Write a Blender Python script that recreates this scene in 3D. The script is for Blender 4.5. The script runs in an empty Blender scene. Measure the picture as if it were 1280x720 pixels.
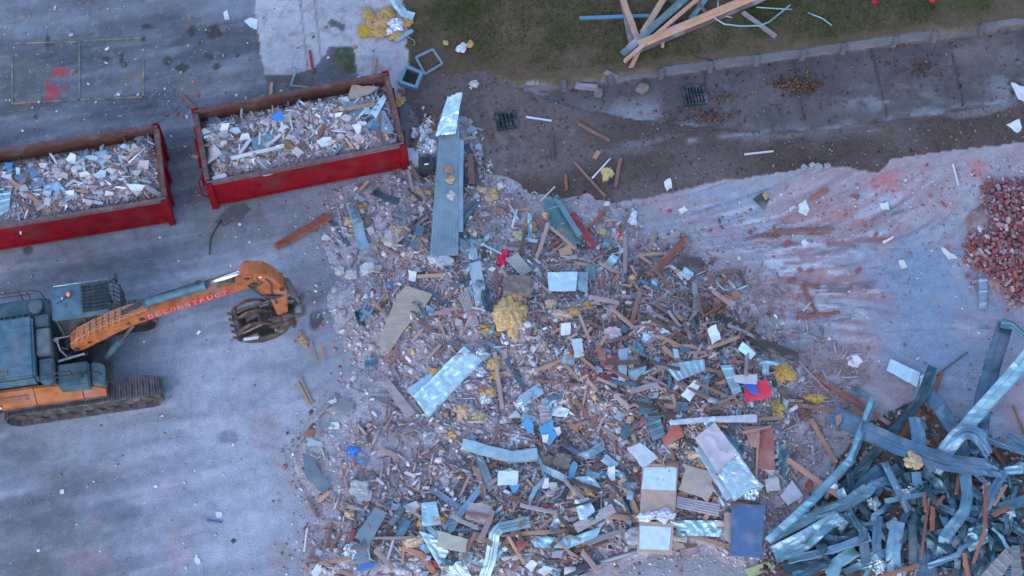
import bpy, bmesh, math, random
import numpy as np
from mathutils import Vector, Matrix, noise as mnoise
R = random.Random(7)
NR = np.random.default_rng(11)
scene = bpy.context.scene
col = scene.collection
rad = math.radians

# ------------------------------------------------------------------ camera (drone, 41.5 m up, long lens, tilted 26 deg off the vertical)
CAM_H, TILT, FPX = 41.5, rad(26), 2200.0
ct, st = math.cos(TILT), math.sin(TILT)
cam_d = bpy.data.cameras.new('camera'); cam = bpy.data.objects.new('camera', cam_d); col.objects.link(cam)
cam.location = (0, 0, CAM_H); cam.rotation_euler = (TILT, 0, 0)
cam_d.sensor_width = 36; cam_d.lens = 36 * FPX / 1280
cam_d.clip_end = 2000; cam_d.clip_start = 0.1
scene.camera = cam

def P(px, py, z=0.0):
    """survey point: place in the yard, at height z, measured in the 1280x720 photograph"""
    x = (px - 640) / FPX; y = (360 - py) / FPX
    dy = y * ct + st; dz = y * st - ct
    s = (CAM_H - z) / -dz
    return Vector((x * s, dy * s, z))

def Q(x, y, z):
    zz = z - CAM_H
    yc = y * ct + zz * st; dp = y * st - zz * ct
    return 640 + x / dp * FPX, 360 - yc / dp * FPX

# ------------------------------------------------------------------ numpy noise
def vnoise(x, y, seed=0):
    xi = np.floor(x).astype(np.int64); yi = np.floor(y).astype(np.int64)
    xf = x - xi; yf = y - yi
    u = xf * xf * (3 - 2 * xf); v = yf * yf * (3 - 2 * yf)
    def h(a, b):
        n = (a * 374761393 + b * 668265263 + seed * 974711 + 12345) & 0x7fffffff
        n = ((n ^ (n >> 13)) * 1274126177) & 0x7fffffff
        n = n ^ (n >> 16)
        return (n & 0xffff) / 65535.0
    return (h(xi, yi) * (1 - u) + h(xi + 1, yi) * u) * (1 - v) + (h(xi, yi + 1) * (1 - u) + h(xi + 1, yi + 1) * u) * v

def fbm(x, y, seed=0, oct=4, gain=.5):
    a, s, t = 1.0, 0.0, 0.0
    for k in range(oct):
        s = s + a * vnoise(x * 2 ** k + 17.3 * k, y * 2 ** k + 9.1 * k, seed + k * 31); t += a; a *= gain
    return s / t

def sstep(a, b, x):
    t = np.clip((x - a) / (b - a), 0, 1); return t * t * (3 - 2 * t)

def polysd(px, py, poly):
    """signed distance (positive inside) to a polygon, in the polygon's units"""
    d = np.full(px.shape, 1e9); ins = np.zeros(px.shape, bool)
    n = len(poly)
    for i in range(n):
        ax, ay = poly[i]; bx, by = poly[(i + 1) % n]
        ex, ey = bx - ax, by - ay; wx, wy = px - ax, py - ay
        t = np.clip((wx * ex + wy * ey) / (ex * ex + ey * ey + 1e-9), 0, 1)
        d = np.minimum(d, (wx - ex * t) ** 2 + (wy - ey * t) ** 2)
        c = ((ay > py) != (by > py)) & (px < (bx - ax) * (py - ay) / ((by - ay) if by != ay else 1e-9) + ax)
        ins ^= c
    d = np.sqrt(d)
    return np.where(ins, d, -d)

# ------------------------------------------------------------------ materials
def newmat(name):
    m = bpy.data.materials.new(name); m.use_nodes = True
    nt = m.node_tree; nt.nodes.clear()
    o = nt.nodes.new('ShaderNodeOutputMaterial'); b = nt.nodes.new('ShaderNodeBsdfPrincipled')
    nt.links.new(b.outputs[0], o.inputs[0])
    return m, nt, b
def node(nt, t, **kw):
    n = nt.nodes.new(t)
    for k, v in kw.items():
        if k in n.inputs: n.inputs[k].default_value = v
        else: setattr(n, k, v)
    return n
def noise_fac(nt, scale, detail=4, stretch=(1, 1, 1), lo=.35, hi=.65, coord='Object', dist=0.0):
    tc = node(nt, 'ShaderNodeTexCoord'); mp = node(nt, 'ShaderNodeMapping')
    mp.inputs['Scale'].default_value = stretch
    nt.links.new(tc.outputs[coord], mp.inputs[0])
    n = node(nt, 'ShaderNodeTexNoise'); n.inputs['Scale'].default_value = scale; n.inputs['Detail'].default_value = detail
    n.inputs['Distortion'].default_value = dist
    nt.links.new(mp.outputs[0], n.inputs['Vector'])
    r = node(nt, 'ShaderNodeMapRange'); r.inputs['From Min'].default_value = lo; r.inputs['From Max'].default_value = hi
    nt.links.new(n.outputs[0], r.inputs['Value'])
    return r.outputs[0], n.outputs[0]
def mixc(nt, fac, a, b, mode='MIX'):
    m = node(nt, 'ShaderNodeMix', data_type='RGBA', blend_type=mode)
    for s, v in ((0, fac), (6, a), (7, b)):
        if hasattr(v, 'is_linked') or hasattr(v, 'links'): nt.links.new(v, m.inputs[s])
        elif s == 0: m.inputs[0].default_value = v
        else: m.inputs[s].default_value = (*v, 1) if len(v) == 3 else v
    return m.outputs[2]
def bump(nt, b, h, strength=.4, dist=.02):
    bp = node(nt, 'ShaderNodeBump'); bp.inputs['Strength'].default_value = strength; bp.inputs['Distance'].default_value = dist
    nt.links.new(h, bp.inputs['Height']); nt.links.new(bp.outputs[0], b.inputs['Normal'])

DUST = (.36, .325, .345)
def family(name, rough=.7, metal=0.0, grain=None, grime=.45, dust=.35, gscale=6, bumpd=.006, spec=.3, dark=.45, dustc=DUST):
    """debris material: the object's own colour, mottled, with grime and demolition dust"""
    m, nt, b = newmat(name)
    oi = node(nt, 'ShaderNodeObjectInfo')
    c = oi.outputs['Color']
    f, raw = noise_fac(nt, gscale, 5)
    d = mixc(nt, 1.0, c, (dark,) * 3, 'MULTIPLY')
    g1 = node(nt, 'ShaderNodeMath', operation='MULTIPLY'); g1.inputs[1].default_value = grime; nt.links.new(f, g1.inputs[0])
    c1 = mixc(nt, g1.outputs[0], c, d)
    if grain:
        gf, graw = noise_fac(nt, grain, 3, (.06, 1, 1), .3, .7)
        g2 = node(nt, 'ShaderNodeMath', operation='MULTIPLY'); g2.inputs[1].default_value = .5; nt.links.new(gf, g2.inputs[0])
        c1 = mixc(nt, g2.outputs[0], c1, mixc(nt, 1.0, c1, (.5, .45, .42), 'MULTIPLY'))
        raw = graw
    f3, _ = noise_fac(nt, gscale * .45, 6, (1, 1, 1), .5, .72)
    g3 = node(nt, 'ShaderNodeMath', operation='MULTIPLY'); g3.inputs[1].default_value = dust; nt.links.new(f3, g3.inputs[0])
    c1 = mixc(nt, g3.outputs[0], c1, dustc)
    nt.links.new(c1, b.inputs['Base Color'])
    b.inputs['Roughness'].default_value = rough; b.inputs['Metallic'].default_value = metal
    b.inputs['Specular IOR Level'].default_value = spec
    if metal > 0:
        rr = node(nt, 'ShaderNodeMapRange'); rr.inputs['To Min'].default_value = rough; rr.inputs['To Max'].default_value = min(1, rough + .35)
        nt.links.new(f3, rr.inputs['Value']); nt.links.new(rr.outputs[0], b.inputs['Roughness'])
        mm = node(nt, 'ShaderNodeMapRange'); mm.inputs['To Min'].default_value = metal; mm.inputs['To Max'].default_value = metal * (1 - dust)
        nt.links.new(f3, mm.inputs['Value']); nt.links.new(mm.outputs[0], b.inputs['Metallic'])
    bump(nt, b, raw, .5, bumpd)
    return m
M = {}
M['timber'] = family('timber', .8, 0, grain=26, grime=.3, dust=.62, gscale=3.5, dark=.55, dustc=(.41, .355, .375))
M['decking'] = family('decking', .8, 0, grain=26, grime=.35, dust=.35, gscale=3)
M['board'] = family('board', .75, 0, grime=.3, dust=.35, gscale=5, bumpd=.004)
M['cladding'] = family('cladding', .34, .5, grime=.55, dust=.2, gscale=2.2, bumpd=.004, spec=.6)
M['galv'] = family('galvanised_sheet', .36, .5, grime=.4, dust=.3, gscale=4.5, bumpd=.01, spec=.6, dark=.6)
M['foil'] = family('foil', .3, .6, grime=.2, dust=.1, gscale=9, bumpd=.03, spec=.6)
M['wool'] = family('insulation_wool', .95, 0, grime=.65, dust=.3, gscale=16, bumpd=.10, spec=.05)
M['stone'] = family('stone', .9, 0, grime=.4, dust=.4, gscale=8, bumpd=.03, spec=.1)
M['plastic'] = family('plastic', .4, 0, grime=.25, dust=.15, gscale=5, spec=.5)
M['rust'] = family('rusted_steel', .8, .15, grime=.6, dust=.2, gscale=7, bumpd=.01)
M['brick'] = family('clay_brick', .9, 0, grime=.4, dust=.65, gscale=11, bumpd=.008, spec=.1, dustc=(.34, .28, .30))
M['fabric'] = family('fabric', .95, 0, grime=.4, dust=.2, gscale=9, bumpd=.02, spec=.05)
# machine paint
M['skip'] = family('skip_paint', .6, 0, grime=.75, dust=.5, gscale=3.2, bumpd=.004, spec=.12, dark=.5, dustc=(.12, .04, .035))
M['paint'] = family('machine_paint', .5, 0, grime=.65, dust=.5, gscale=4.2, bumpd=.002, spec=.2, dark=.45, dustc=(.17, .15, .15))
M['steel'] = family('worn_steel', .5, .5, grime=.6, dust=.45, gscale=9, bumpd=.006, spec=.5, dustc=(.26, .23, .23))
M['rubber'] = family('rubber', .7, 0, grime=.3, dust=.3, gscale=8, spec=.3, dustc=(.2, .18, .18))
M['chrome'] = family('chrome_rod', .12, .95, grime=.05, dust=.03, gscale=3, spec=.6)
def glass_mat():
    m, nt, b = newmat('cab_glass')
    f, _ = noise_fac(nt, 2.0, 4)
    nt.links.new(mixc(nt, f, (.02, .03, .035), (.06, .065, .07)), b.inputs['Base Color'])
    b.inputs['Roughness'].default_value = .12; b.inputs['Specular IOR Level'].default_value = .6
    return m
M['glass'] = glass_mat()

def attr_mat(name, rough=.9, fine=60, amt=.35, bumpd=.01, mid=8.0, midamt=.3, spec=.15):
    m, nt, b = newmat(name)
    at = node(nt, 'ShaderNodeAttribute', attribute_name='Col')
    f, raw = noise_fac(nt, fine, 4, lo=.3, hi=.7)
    lo = 1 - amt
    c = mixc(nt, f, (lo, lo, lo), (1 + amt * .7,) * 3)
    c = mixc(nt, 1.0, at.outputs['Color'], c, 'MULTIPLY')
    f2, raw2 = noise_fac(nt, mid, 6, lo=.3, hi=.7, dist=.6)
    c2 = mixc(nt, f2, (1 - midamt, 1 - midamt, 1 - midamt * .9), (1 + midamt * .6, 1 + midamt * .55, 1 + midamt * .55))
    c = mixc(nt, 1.0, c, c2, 'MULTIPLY')
    nt.links.new(c, b.inputs['Base Color'])
    b.inputs['Roughness'].default_value = rough; b.inputs['Specular IOR Level'].default_value = spec
    bump(nt, b, raw, .5, bumpd)
    return m
M['ground'] = attr_mat('ground_surface', .85, 30, .3, .006, 4.0, .13, .2)
M['chips'] = attr_mat('rubble_chips', .9, 50, .2, .003, 12, .12, .1)
M['mound'] = attr_mat('rubble_dust', .95, 40, .35, .012, 10, .28, .05)
M['blades'] = attr_mat('grass_blades', .8, 20, .1, .001, 4, .15, .1)
M['shred'] = attr_mat('metal_shreds', .35, 30, .2, .002, 8, .1, .6)

# ------------------------------------------------------------------ mesh helpers
class MB:
    def __init__(s): s.v = []; s.f = []
    def add(s, vs, fs, mat=None):
        n = len(s.v)
        if mat is not None: vs = [mat @ Vector(v) for v in vs]
        s.v += [tuple(v) for v in vs]; s.f += [tuple(i + n for i in f) for f in fs]; return s
    def box(s, c, d, rot=None, bev=0.0, taper=1.0):
        x, y, z = d[0] / 2, d[1] / 2, d[2] / 2
        if bev > 0:
            bm = bmesh.new(); bmesh.ops.create_cube(bm, size=1)
            for v in bm.verts: v.co = Vector((v.co.x * d[0] * (taper if v.co.z > 0 else 1), v.co.y * d[1] * (taper if v.co.z > 0 else 1), v.co.z * d[2]))
            bmesh.ops.bevel(bm, geom=list(bm.edges), offset=bev, segments=2, affect='EDGES')
            vs = [v.co.copy() for v in bm.verts]; bm.verts.index_update(); fs = [[v.index for v in f.verts] for f in bm.faces]; bm.free()
        else:
            vs = [(-x, -y, -z), (x, -y, -z), (x, y, -z), (-x, y, -z), (-x * taper, -y * taper, z), (x * taper, -y * taper, z), (x * taper, y * taper, z), (-x * taper, y * taper, z)]
            fs = [(3, 2, 1, 0), (4, 5, 6, 7), (0, 1, 5, 4), (1, 2, 6, 5), (2, 3, 7, 6), (3, 0, 4, 7)]
        m = Matrix.Translation(Vector(c)) @ (rot.to_4x4() if rot is not None else Matrix.Identity(4))
        return s.add(vs, fs, m)
    def prism(s, prof, y0, y1, bev=0.0, taper=None):
        """profile in XZ extruded along Y"""
        n = len(prof)
        bm = bmesh.new()
        a = [bm.verts.new((p[0], y0, p[1])) for p in prof]; b = [bm.verts.new((p[0], y1, p[1])) for p in prof]
        bm.faces.new(a); bm.faces.new(b[::-1])
        for i in range(n): bm.faces.new((a[i], b[i], b[(i + 1) % n], a[(i + 1) % n]))
        bmesh.ops.recalc_face_normals(bm, faces=bm.faces)
        if bev: bmesh.ops.bevel(bm, geom=list(bm.edges), offset=bev, segments=2, affect='EDGES')
        bm.verts.index_update()
        s.add([v.co.copy() for v in bm.verts], [[v.index for v in f.verts] for f in bm.faces]); bm.free(); return s
    def tube(s, pts, r, n=8, cap=True, r2=None):
        pts = [Vector(p) for p in pts]; base = len(s.v); k = len(pts)
        up = Vector((0, 0, 1))
        for i, p in enumerate(pts):
            t = (pts[min(i + 1, k - 1)] - pts[max(i - 1, 0)]).normalized()
            a = t.cross(up)
            if a.length < .05: a = t.cross(Vector((1, 0, 0)))
            a.normalize(); b = a.cross(t)
            rr = r if r2 is None else r + (r2 - r) * i / (k - 1)
            for j in range(n):
                q = 2 * math.pi * j / n
                s.v.append(tuple(p + a * math.cos(q) * rr + b * math.sin(q) * rr))
        for i in range(k - 1):
            for j in range(n):
                j2 = (j + 1) % n
                s.f.append((base + i * n + j, base + i * n + j2, base + (i + 1) * n + j2, base + (i + 1) * n + j))
        if cap:
            s.f.append(tuple(base + j for j in range(n))[::-1]); s.f.append(tuple(base + (k - 1) * n + j for j in range(n)))
        return s
    def build(s, name, mat, parent=None, color=(.5, .5, .5), smooth=False, center=False, loc=None, rot=None, solid=None):
        me = bpy.data.meshes.new(name)
        vs = s.v
        if center:
            c = sum((Vector(v) for v in vs), Vector()) / len(vs)
            vs = [tuple(Vector(v) - c) for v in vs]
        me.from_pydata(vs, [], s.f); me.update()
        if not solid:
            bm = bmesh.new(); bm.from_mesh(me); bmesh.ops.recalc_face_normals(bm, faces=bm.faces); bm.to_mesh(me); bm.free()
        if smooth: me.polygons.foreach_set('use_smooth', [True] * len(me.polygons))
        me.materials.append(M[mat] if isinstance(mat, str) else mat)
        o = bpy.data.objects.new(name, me); col.objects.link(o)
        if center: o.location = c
        if loc is not None: o.location = loc
        if rot is not None: o.rotation_euler = rot
        if parent is not None: o.parent = parent
        o.color = (*color, 1)
        if solid:
            md = o.modifiers.new('thickness', 'SOLIDIFY'); md.thickness = solid; md.offset = 0
        return o

def npmesh(name, verts, faces, colors, mat, n=4):
    me = bpy.data.meshes.new(name)
    verts = np.asarray(verts, np.float32); faces = np.asarray(faces, np.int32)
    me.vertices.add(len(verts)); me.vertices.foreach_set('co', verts.ravel())
    me.loops.add(faces.size); me.loops.foreach_set('vertex_index', faces.ravel())
    me.polygons.add(len(faces))
    me.polygons.foreach_set('loop_start', np.arange(0, faces.size, faces.shape[1], dtype=np.int32))
    me.update(calc_edges=True); me.validate()
    if colors is not None:
        a = me.color_attributes.new('Col', 'FLOAT_COLOR', 'POINT')
        c = np.ones((len(verts), 4), np.float32); c[:, :3] = colors
        a.data.foreach_set('color', c.ravel())
    me.materials.append(M[mat])
    o = bpy.data.objects.new(name, me); col.objects.link(o)
    return o

def tag(o, label=None, cat=None, group=None, kind=None):
    if label: o['label'] = label
    if cat: o['category'] = cat
    if group: o['group'] = group
    if kind: o['kind'] = kind
    return o
def empty(name, loc, rz=0.0):
    o = bpy.data.objects.new(name, None); col.objects.link(o)
    o.location = loc; o.rotation_euler = (0, 0, rz); o.empty_display_size = .3
    return o

CUBE_V = np.array([(-1, -1, -1), (1, -1, -1), (1, 1, -1), (-1, 1, -1), (-1, -1, 1), (1, -1, 1), (1, 1, 1), (-1, 1, 1)], float)
CUBE_F = np.array([(3, 2, 1, 0), (4, 5, 6, 7), (0, 1, 5, 4), (1, 2, 6, 5), (2, 3, 7, 6), (3, 0, 4, 7)])
def rotmats(n, tiltsd=.6):
    yaw = NR.uniform(0, 2 * np.pi, n); a = NR.normal(0, tiltsd, n); b = NR.normal(0, tiltsd, n)
    cz, sz, cx, sx, cy, sy = np.cos(yaw), np.sin(yaw), np.cos(a), np.sin(a), np.cos(b), np.sin(b)
    O = np.zeros(n); I = np.ones(n)
    Rz = np.stack([np.stack([cz, -sz, O], 1), np.stack([sz, cz, O], 1), np.stack([O, O, I], 1)], 1)
    Rx = np.stack([np.stack([I, O, O], 1), np.stack([O, cx, -sx], 1), np.stack([O, sx, cx], 1)], 1)
    Ry = np.stack([np.stack([cy, O, sy], 1), np.stack([O, I, O], 1), np.stack([-sy, O, cy], 1)], 1)
    return Rz @ Ry @ Rx
def chips(cent, half, colors, jit=.35, tiltsd=.6):
    n = len(cent)
    v = CUBE_V[None] * (1 + NR.uniform(-jit, jit, (n, 8, 3)))
    v = v * half[:, None, :]
    v = np.einsum('nij,nkj->nki', rotmats(n, tiltsd), v) + cent[:, None, :]
    f = CUBE_F[None] + (np.arange(n) * 8)[:, None, None]
    c = np.repeat(colors[:, None, :], 8, 1)
    return v.reshape(-1, 3), f.reshape(-1, 4), c.reshape(-1, 3)
def pick(pal, w, n, var=.18):
    pal = np.array(pal); w = np.array(w, float); w /= w.sum()
    i = NR.choice(len(pal), n, p=w)
    return pal[i] * (1 + NR.normal(0, var, (n, 1))).clip(.4, 1.6)
EXPO = 1.64
# ------------------------------------------------------------------ the site: heights and ground colours
GX0, GX1, GY0, GY1, GS = -18.0, 18.0, 10.0, 34.6, 0.055
gx = np.arange(GX0, GX1 + GS / 2, GS); gy = np.arange(GY0, GY1 + GS / 2, GS)
X, Y = np.meshgrid(gx, gy)
PX, PY = Q(X, Y, 0.0)
wob = lambda s, sc, sd: (fbm(X * sc, Y * sc, sd) - .5) * s

RUB = [(400, 262), (430, 240), (515, 195), (540, 140), (592, 160), (612, 215), (650, 240), (720, 246), (790, 262), (808, 300), (870, 318), (905, 345), (932, 380), (965, 425),
       (1000, 470), (1012, 520), (1000, 590), (965, 640), (955, 700), (880, 692), (800, 695), (740, 712), (690, 760), (385, 760), (388, 690), (400, 640), (376, 590), (385, 540),
       (420, 500), (455, 460), (432, 420), (415, 380), (432, 330), (405, 300)]
MET = [(952, 690), (1000, 640), (1050, 570), (1090, 530), (1150, 500), (1215, 530), (1262, 560), (1320, 570), (1320, 790), (945, 790)]
sdR = polysd(PX + wob(40, .9, 3), PY + wob(40, .9, 4), RUB)
sdM = polysd(PX + wob(30, .9, 5), PY + wob(30, .9, 6), MET)
gauss = lambda cx, cy, rx, ry: np.exp(-((PX - cx) / rx) ** 2 - ((PY - cy) / ry) ** 2)
lump = fbm(X * .7, Y * .7, 21, 4); fineh = fbm(X * 2.6, Y * 2.6, 22, 4)
flat = 1 - .75 * gauss(450, 560, 90, 80) - .5 * gauss(700, 290, 120, 40) - .5 * gauss(440, 330, 40, 90)
HR = sstep(-8, 90, sdR) * (.10 + .55 * lump + .45 * gauss(800, 450, 130, 90) + .3 * gauss(860, 560, 110, 70) + .25 * gauss(640, 400, 90, 70) + .2 * gauss(560, 650, 130, 50)) * flat
HR = HR + sstep(-4, 25, sdR) * (.05 + .15 * (fineh - .35))
HM = sstep(-5, 130, sdM) * (.25 + .45 * lump)
HBR = .36 * np.clip(1 - ((PX + wob(30, 1.3, 7) - 1280) / 70) ** 2 - ((PY + wob(30, 1.3, 8) - 302) / 76) ** 2, 0, 1) ** .8
HH = np.maximum(np.maximum(HR, HM), HBR)
HH = np.where((sdR > -12) | (sdM > -8) | (HBR > 0), HH, 0)
def rz(x, y):
    i = min(max((x - GX0) / GS, 0), len(gx) - 1.001); j = min(max((y - GY0) / GS, 0), len(gy) - 1.001)
    a, b = int(i), int(j); u, v = i - a, j - b
    return float((HH[b, a] * (1 - u) + HH[b, a + 1] * u) * (1 - v) + (HH[b + 1, a] * (1 - u) + HH[b + 1, a + 1] * u) * v)
def rzv(x, y):
    i = np.clip(((x - GX0) / GS).astype(int), 0, len(gx) - 1); j = np.clip(((y - GY0) / GS).astype(int), 0, len(gy) - 1)
    return HH[j, i]
LAWN = [(515, -200), (508, 15), (514, 82), (560, 97), (605, 88), (650, 107), (705, 108), (764, 101), (826, 92), (888, 85), (945, 77), (1003, 69), (1054, 62), (1117, 53), (1168, 47), (1227, 39), (1400, 16), (1400, -200)]
def PG(px, py, lift=0.0):
    """point on whatever surface lies there"""
    z = 0.0
    for _ in range(5):
        p = P(px, py, z + lift); z = gz(p.x, p.y)
    return P(px, py, z + lift)

APRON = [(316, -200), (320, 30), (331, 93), (366, 92), (392, 86), (412, 58), (442, 60), (446, 92), (500, 130), (512, 80), (506, 15), (515, -200)]
DRIVE = [(648, 109), (705, 104), (764, 97), (826, 87), (945, 72), (1054, 57), (1168, 42), (1227, 34), (1420, 8), (1420, 110), (1290, 124), (1200, 138), (1120, 150), (1050, 160), (960, 168), (880, 160), (790, 150), (740, 138), (690, 128)]
DIRT = [(505, 120), (515, 80), (560, 93), (605, 86), (650, 107), (690, 128), (790, 150), (880, 160), (1050, 160), (1200, 138), (1420, 105), (1420, 158), (1290, 177), (1215, 186), (1112, 199), (1098, 216), (1075, 213), (1051, 208), (1004, 211), (952, 220), (885, 229), (817, 246), (760, 256), (715, 258), (640, 250), (580, 215), (540, 180)]
SLAB = [(700, 255), (760, 252), (817, 242), (885, 226), (952, 217), (1004, 208), (1102, 205), (1112, 196), (1215, 183), (1290, 172), (1420, 150), (1420, 900), (560, 900), (590, 640), (600, 420), (640, 300)]
e1, e2 = wob(16, 1.6, 31) + wob(7, 5, 33), wob(16, 1.6, 32) + wob(7, 5, 34)
sdA = polysd(PX + e1 * .25, PY + e2 * .25, APRON); sdL = polysd(PX + e1 * .8, PY + e2 * .35, LAWN)
sdD = polysd(PX + e1 * .3, PY + e2 * .4, DRIVE); sdS = polysd(PX + e1 * .2, PY + e2 * .12, SLAB); sdT = polysd(PX + e1 * .6, PY + e2 * .28, DIRT)
zone = np.zeros(X.shape, int)
zone[sdS > 0] = 5; zone[sdT > 0] = 4; zone[sdD > 0] = 3; zone[sdA > 0] = 1; zone[sdL > 0] = 2
lawnz = .26 * sstep(0, 5, polysd(PX, PY - 3, LAWN)) * sstep(600, 690, PX)
GZ = lawnz + .02 * (fbm(X * .5, Y * .5, 41) - .5) + np.where(zone == 4, .03 * fbm(X * 3, Y * 3, 42), 0) + np.where(zone == 2, .05 * fbm(X * 2, Y * 2, 43), 0) - .02 * (zone == 3)
def gz(x, y):
    i = int(min(max((x - GX0) / GS, 0), len(gx) - 1)); j = int(min(max((y - GY0) / GS, 0), len(gy) - 1))
    return max(float(GZ[j, i]), rz(x, y))

def C3(r, g, b): return np.array([r, g, b])[None, None, :]
def lay(base, c, w): return base * (1 - w[..., None]) + c * w[..., None]
n_big = fbm(X * .22, Y * .22, 51, 5); n_mid = fbm(X * 1.1, Y * 1.1, 52, 5); n_f = fbm(X * 5, Y * 5, 53, 4)
# yard: stained asphalt far up, ever more demolition dust toward the rubble
ang = rad(12); ur, vr = X * math.cos(ang) + Y * math.sin(ang), -X * math.sin(ang) + Y * math.cos(ang)
swirl = fbm(ur * .35 + 1.2 * fbm(X * .4, Y * .4, 55), vr * 1.6, 54, 5)
t = np.clip((PY - 250) / 220, 0, 1) * .55 + np.clip((PX - 80) / 320, 0, 1) * np.clip((PY - 120) / 200, 0, 1) * .35 + (n_big - .5) * 1.1 + (swirl - .5) * .9 + .05
t = np.clip(t, 0, 1)
C = lay(C3(.080, .086, .104) * np.ones(X.shape + (1,)), C3(.312, .335, .388), t)
C = lay(C, C3(.125, .108, .10), sstep(.52, .68, fbm(X * .6, Y * .6, 57)) * .45 * (1 - t))
C = lay(C, C3(.40, .39, .44), sstep(.58, .72, fbm(ur * .5, vr * 3.2, 58, 5)) * .45 * np.clip(t + .1, 0, 1))
C = lay(C, C3(.17, .185, .235), sstep(.55, .75, fbm(ur * .4 + 9, vr * 1.9, 59, 5)) * .35 * t)
C = lay(C, C3(.17, .13, .105), .6 * gauss(300, 285, 60, 22) * sstep(.35, .6, n_mid)); C = lay(C, C3(.16, .12, .10), .5 * gauss(60, 320, 60, 16) * sstep(.35, .6, n_mid))
def blot(cx, cy, rx, ry, colr, w=.9, thr=.42, soft=.14, sc=2.2, seed=70):
    global C
    g = gauss(cx, cy, rx, ry)
    C = lay(C, C3(*colr), w * sstep(thr, thr + soft, g * (.45 + 1.1 * fbm(X * sc, Y * sc, seed + int(cx)))))
for b in [(75, 90, 12, 7), (60, 101, 4, 3), (66, 113, 12, 8), (62, 121, 9, 6), (82, 109, 5, 3)]: blot(*b, (.34, .05, .06), .85, .35, .25, 4)
for b in [(240, 38, 6, 9), (267, 40, 12, 10), (210, 76, 7, 8), (228, 85, 9, 7), (132, 73, 6, 4), (152, 73, 4, 8), (262, 71, 7, 4), (270, 83, 6, 5), (178, 49, 5, 4), (60, 54, 3, 12), (395, 400, 9, 14), (35, 312, 9, 8), (45, 146, 4, 4), (183, 33, 9, 3)]:
    blot(*b, (.045, .04, .032), .85, .38, .2, 5)
for b in [(165, 97, 20, 10), (232, 113, 12, 14), (30, 127, 16, 6)]: blot(*b, (.2, .16, .13), .5, .4, .3, 5)
for b in [(110, 700, 42, 22), (222, 690, 24, 40), (215, 605, 16, 14), (120, 652, 12, 8), (345, 690, 16, 26), (330, 540, 24, 40), (380, 350, 30, 18)]: blot(*b, (.32, .21, .235), .38, .3, .5, 1.4)
for b in [(85, 612, 26, 16), (30, 560, 40, 20), (150, 640, 50, 18), (40, 640, 60, 22), (285, 546, 16, 10), (200, 480, 30, 12)]: blot(*b, (.10, .11, .14), .5, .35, .35, 1.2)
# apron
A = C3(.36, .355, .385) * (.8 + .4 * n_mid)[..., None]
A = lay(A, C3(.2, .18, .175), sstep(.55, .75, n_f) * .6)
for q in (380, 398): A = lay(A, C3(.12, .11, .11), .7 * np.exp(-((PX - q - (PY - 45) * .11) / 1.3) ** 2))
for cx in (418, 425, 415, 428): A = lay(A, C3(.09, .09, .09), .9 * sstep(.4, .55, gauss(cx, 30 + (cx - 418) * .4, 5, 5) * (.5 + n_f)))
ring = np.abs(np.hypot((PX - 482) / 15, (PY - 66) / 20) - 1)
A = lay(A, C3(.36, .12, .13), .55 * np.exp(-(ring / .14) ** 2) * sstep(.3, .5, n_f) * (PY > 50))
notch = gauss(428, 76, 20, 22) + gauss(350, 100, 60, 9)
C = lay(C, C3(.085, .070, .055), .8 * np.clip(notch * 1.3, 0, 1) * sstep(.3, .5, n_mid + .1) * (zone != 1)); C = lay(C, C3(.045, .062, .02), .85 * sstep(.45, .6, gauss(430, 66, 16, 9) + gauss(437, 84, 10, 9) + .5 * (n_f - .5)) * (zone != 1))
C = np.where((zone == 1)[..., None], A, C)
# lawn soil
Lc = lay(C3(.046, .050, .018) * np.ones(X.shape + (1,)), C3(.092, .066, .042), sstep(.40, .62, fbm(X * .55, Y * .55, 61, 5) + .12 * sstep(90, 40, np.abs(PX - 620)) + .16 * np.exp(-(sdL / 25) ** 2) - .22 * gauss(625, 22, 80, 42) - .16 * gauss(1120, 16, 110, 30) - .10 * gauss(820, 50, 60, 30) + .12 * gauss(730, 70, 40, 20) + .12 * gauss(1020, 30, 60, 30) + .10 * gauss(550, 60, 30, 40)))
Lc = lay(Lc, C3(.14, .10, .075), sstep(.62, .8, n_mid) * .5)
C = np.where((zone == 2)[..., None], Lc, C)
# driveway
Dc = C3(.088, .080, .082) * (.72 + .55 * n_mid)[..., None]
edge_dr = np.exp(-(sdD / 7) ** 2)
pale = np.clip(edge_dr * (PY > 100) * sstep(.42, .62, fbm(X * 1.3, Y * 3, 63)) + gauss(800, 140, 60, 14) * .9 * sstep(.4, .6, n_mid) + gauss(1265, 105, 30, 30) * sstep(.45, .6, fbm(X * 2, Y * 2, 64)) + .8 * gauss(1110, 125, 60, 16) * sstep(.48, .62, fbm(X * 2, Y * 4, 65)), 0, 1)
Dc = lay(Dc, C3(.26, .265, .30), pale * .6)
Dc = lay(Dc, C3(.17, .14, .125), .6 * gauss(1215, 60, 40, 18) * sstep(.3, .6, n_mid))
for (xa, ya, xb, yb) in [(883, 84, 880, 108), (991, 73, 1006, 150), (1089, 58, 1109, 145), (1187, 53, 1205, 131)]:
    tt = np.clip(((PX - xa) * (xb - xa) + (PY - ya) * (yb - ya)) / ((xb - xa) ** 2 + (yb - ya) ** 2), 0, 1)
    dd = np.hypot(PX - xa - tt * (xb - xa), PY - ya - tt * (yb - ya))
    Dc = lay(Dc, C3(.03, .028, .03), .8 * np.exp(-(dd / 1.4) ** 2))
Dc = lay(Dc, C3(.055, .042, .038), .8 * sstep(.55, .7, fbm(X * 3, Y * 3, 66)) * np.clip(gauss(1160, 85, 40, 14) + gauss(900, 110, 200, 50) * .4, 0, 1))
C = np.where((zone == 3)[..., None], Dc, C)
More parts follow.
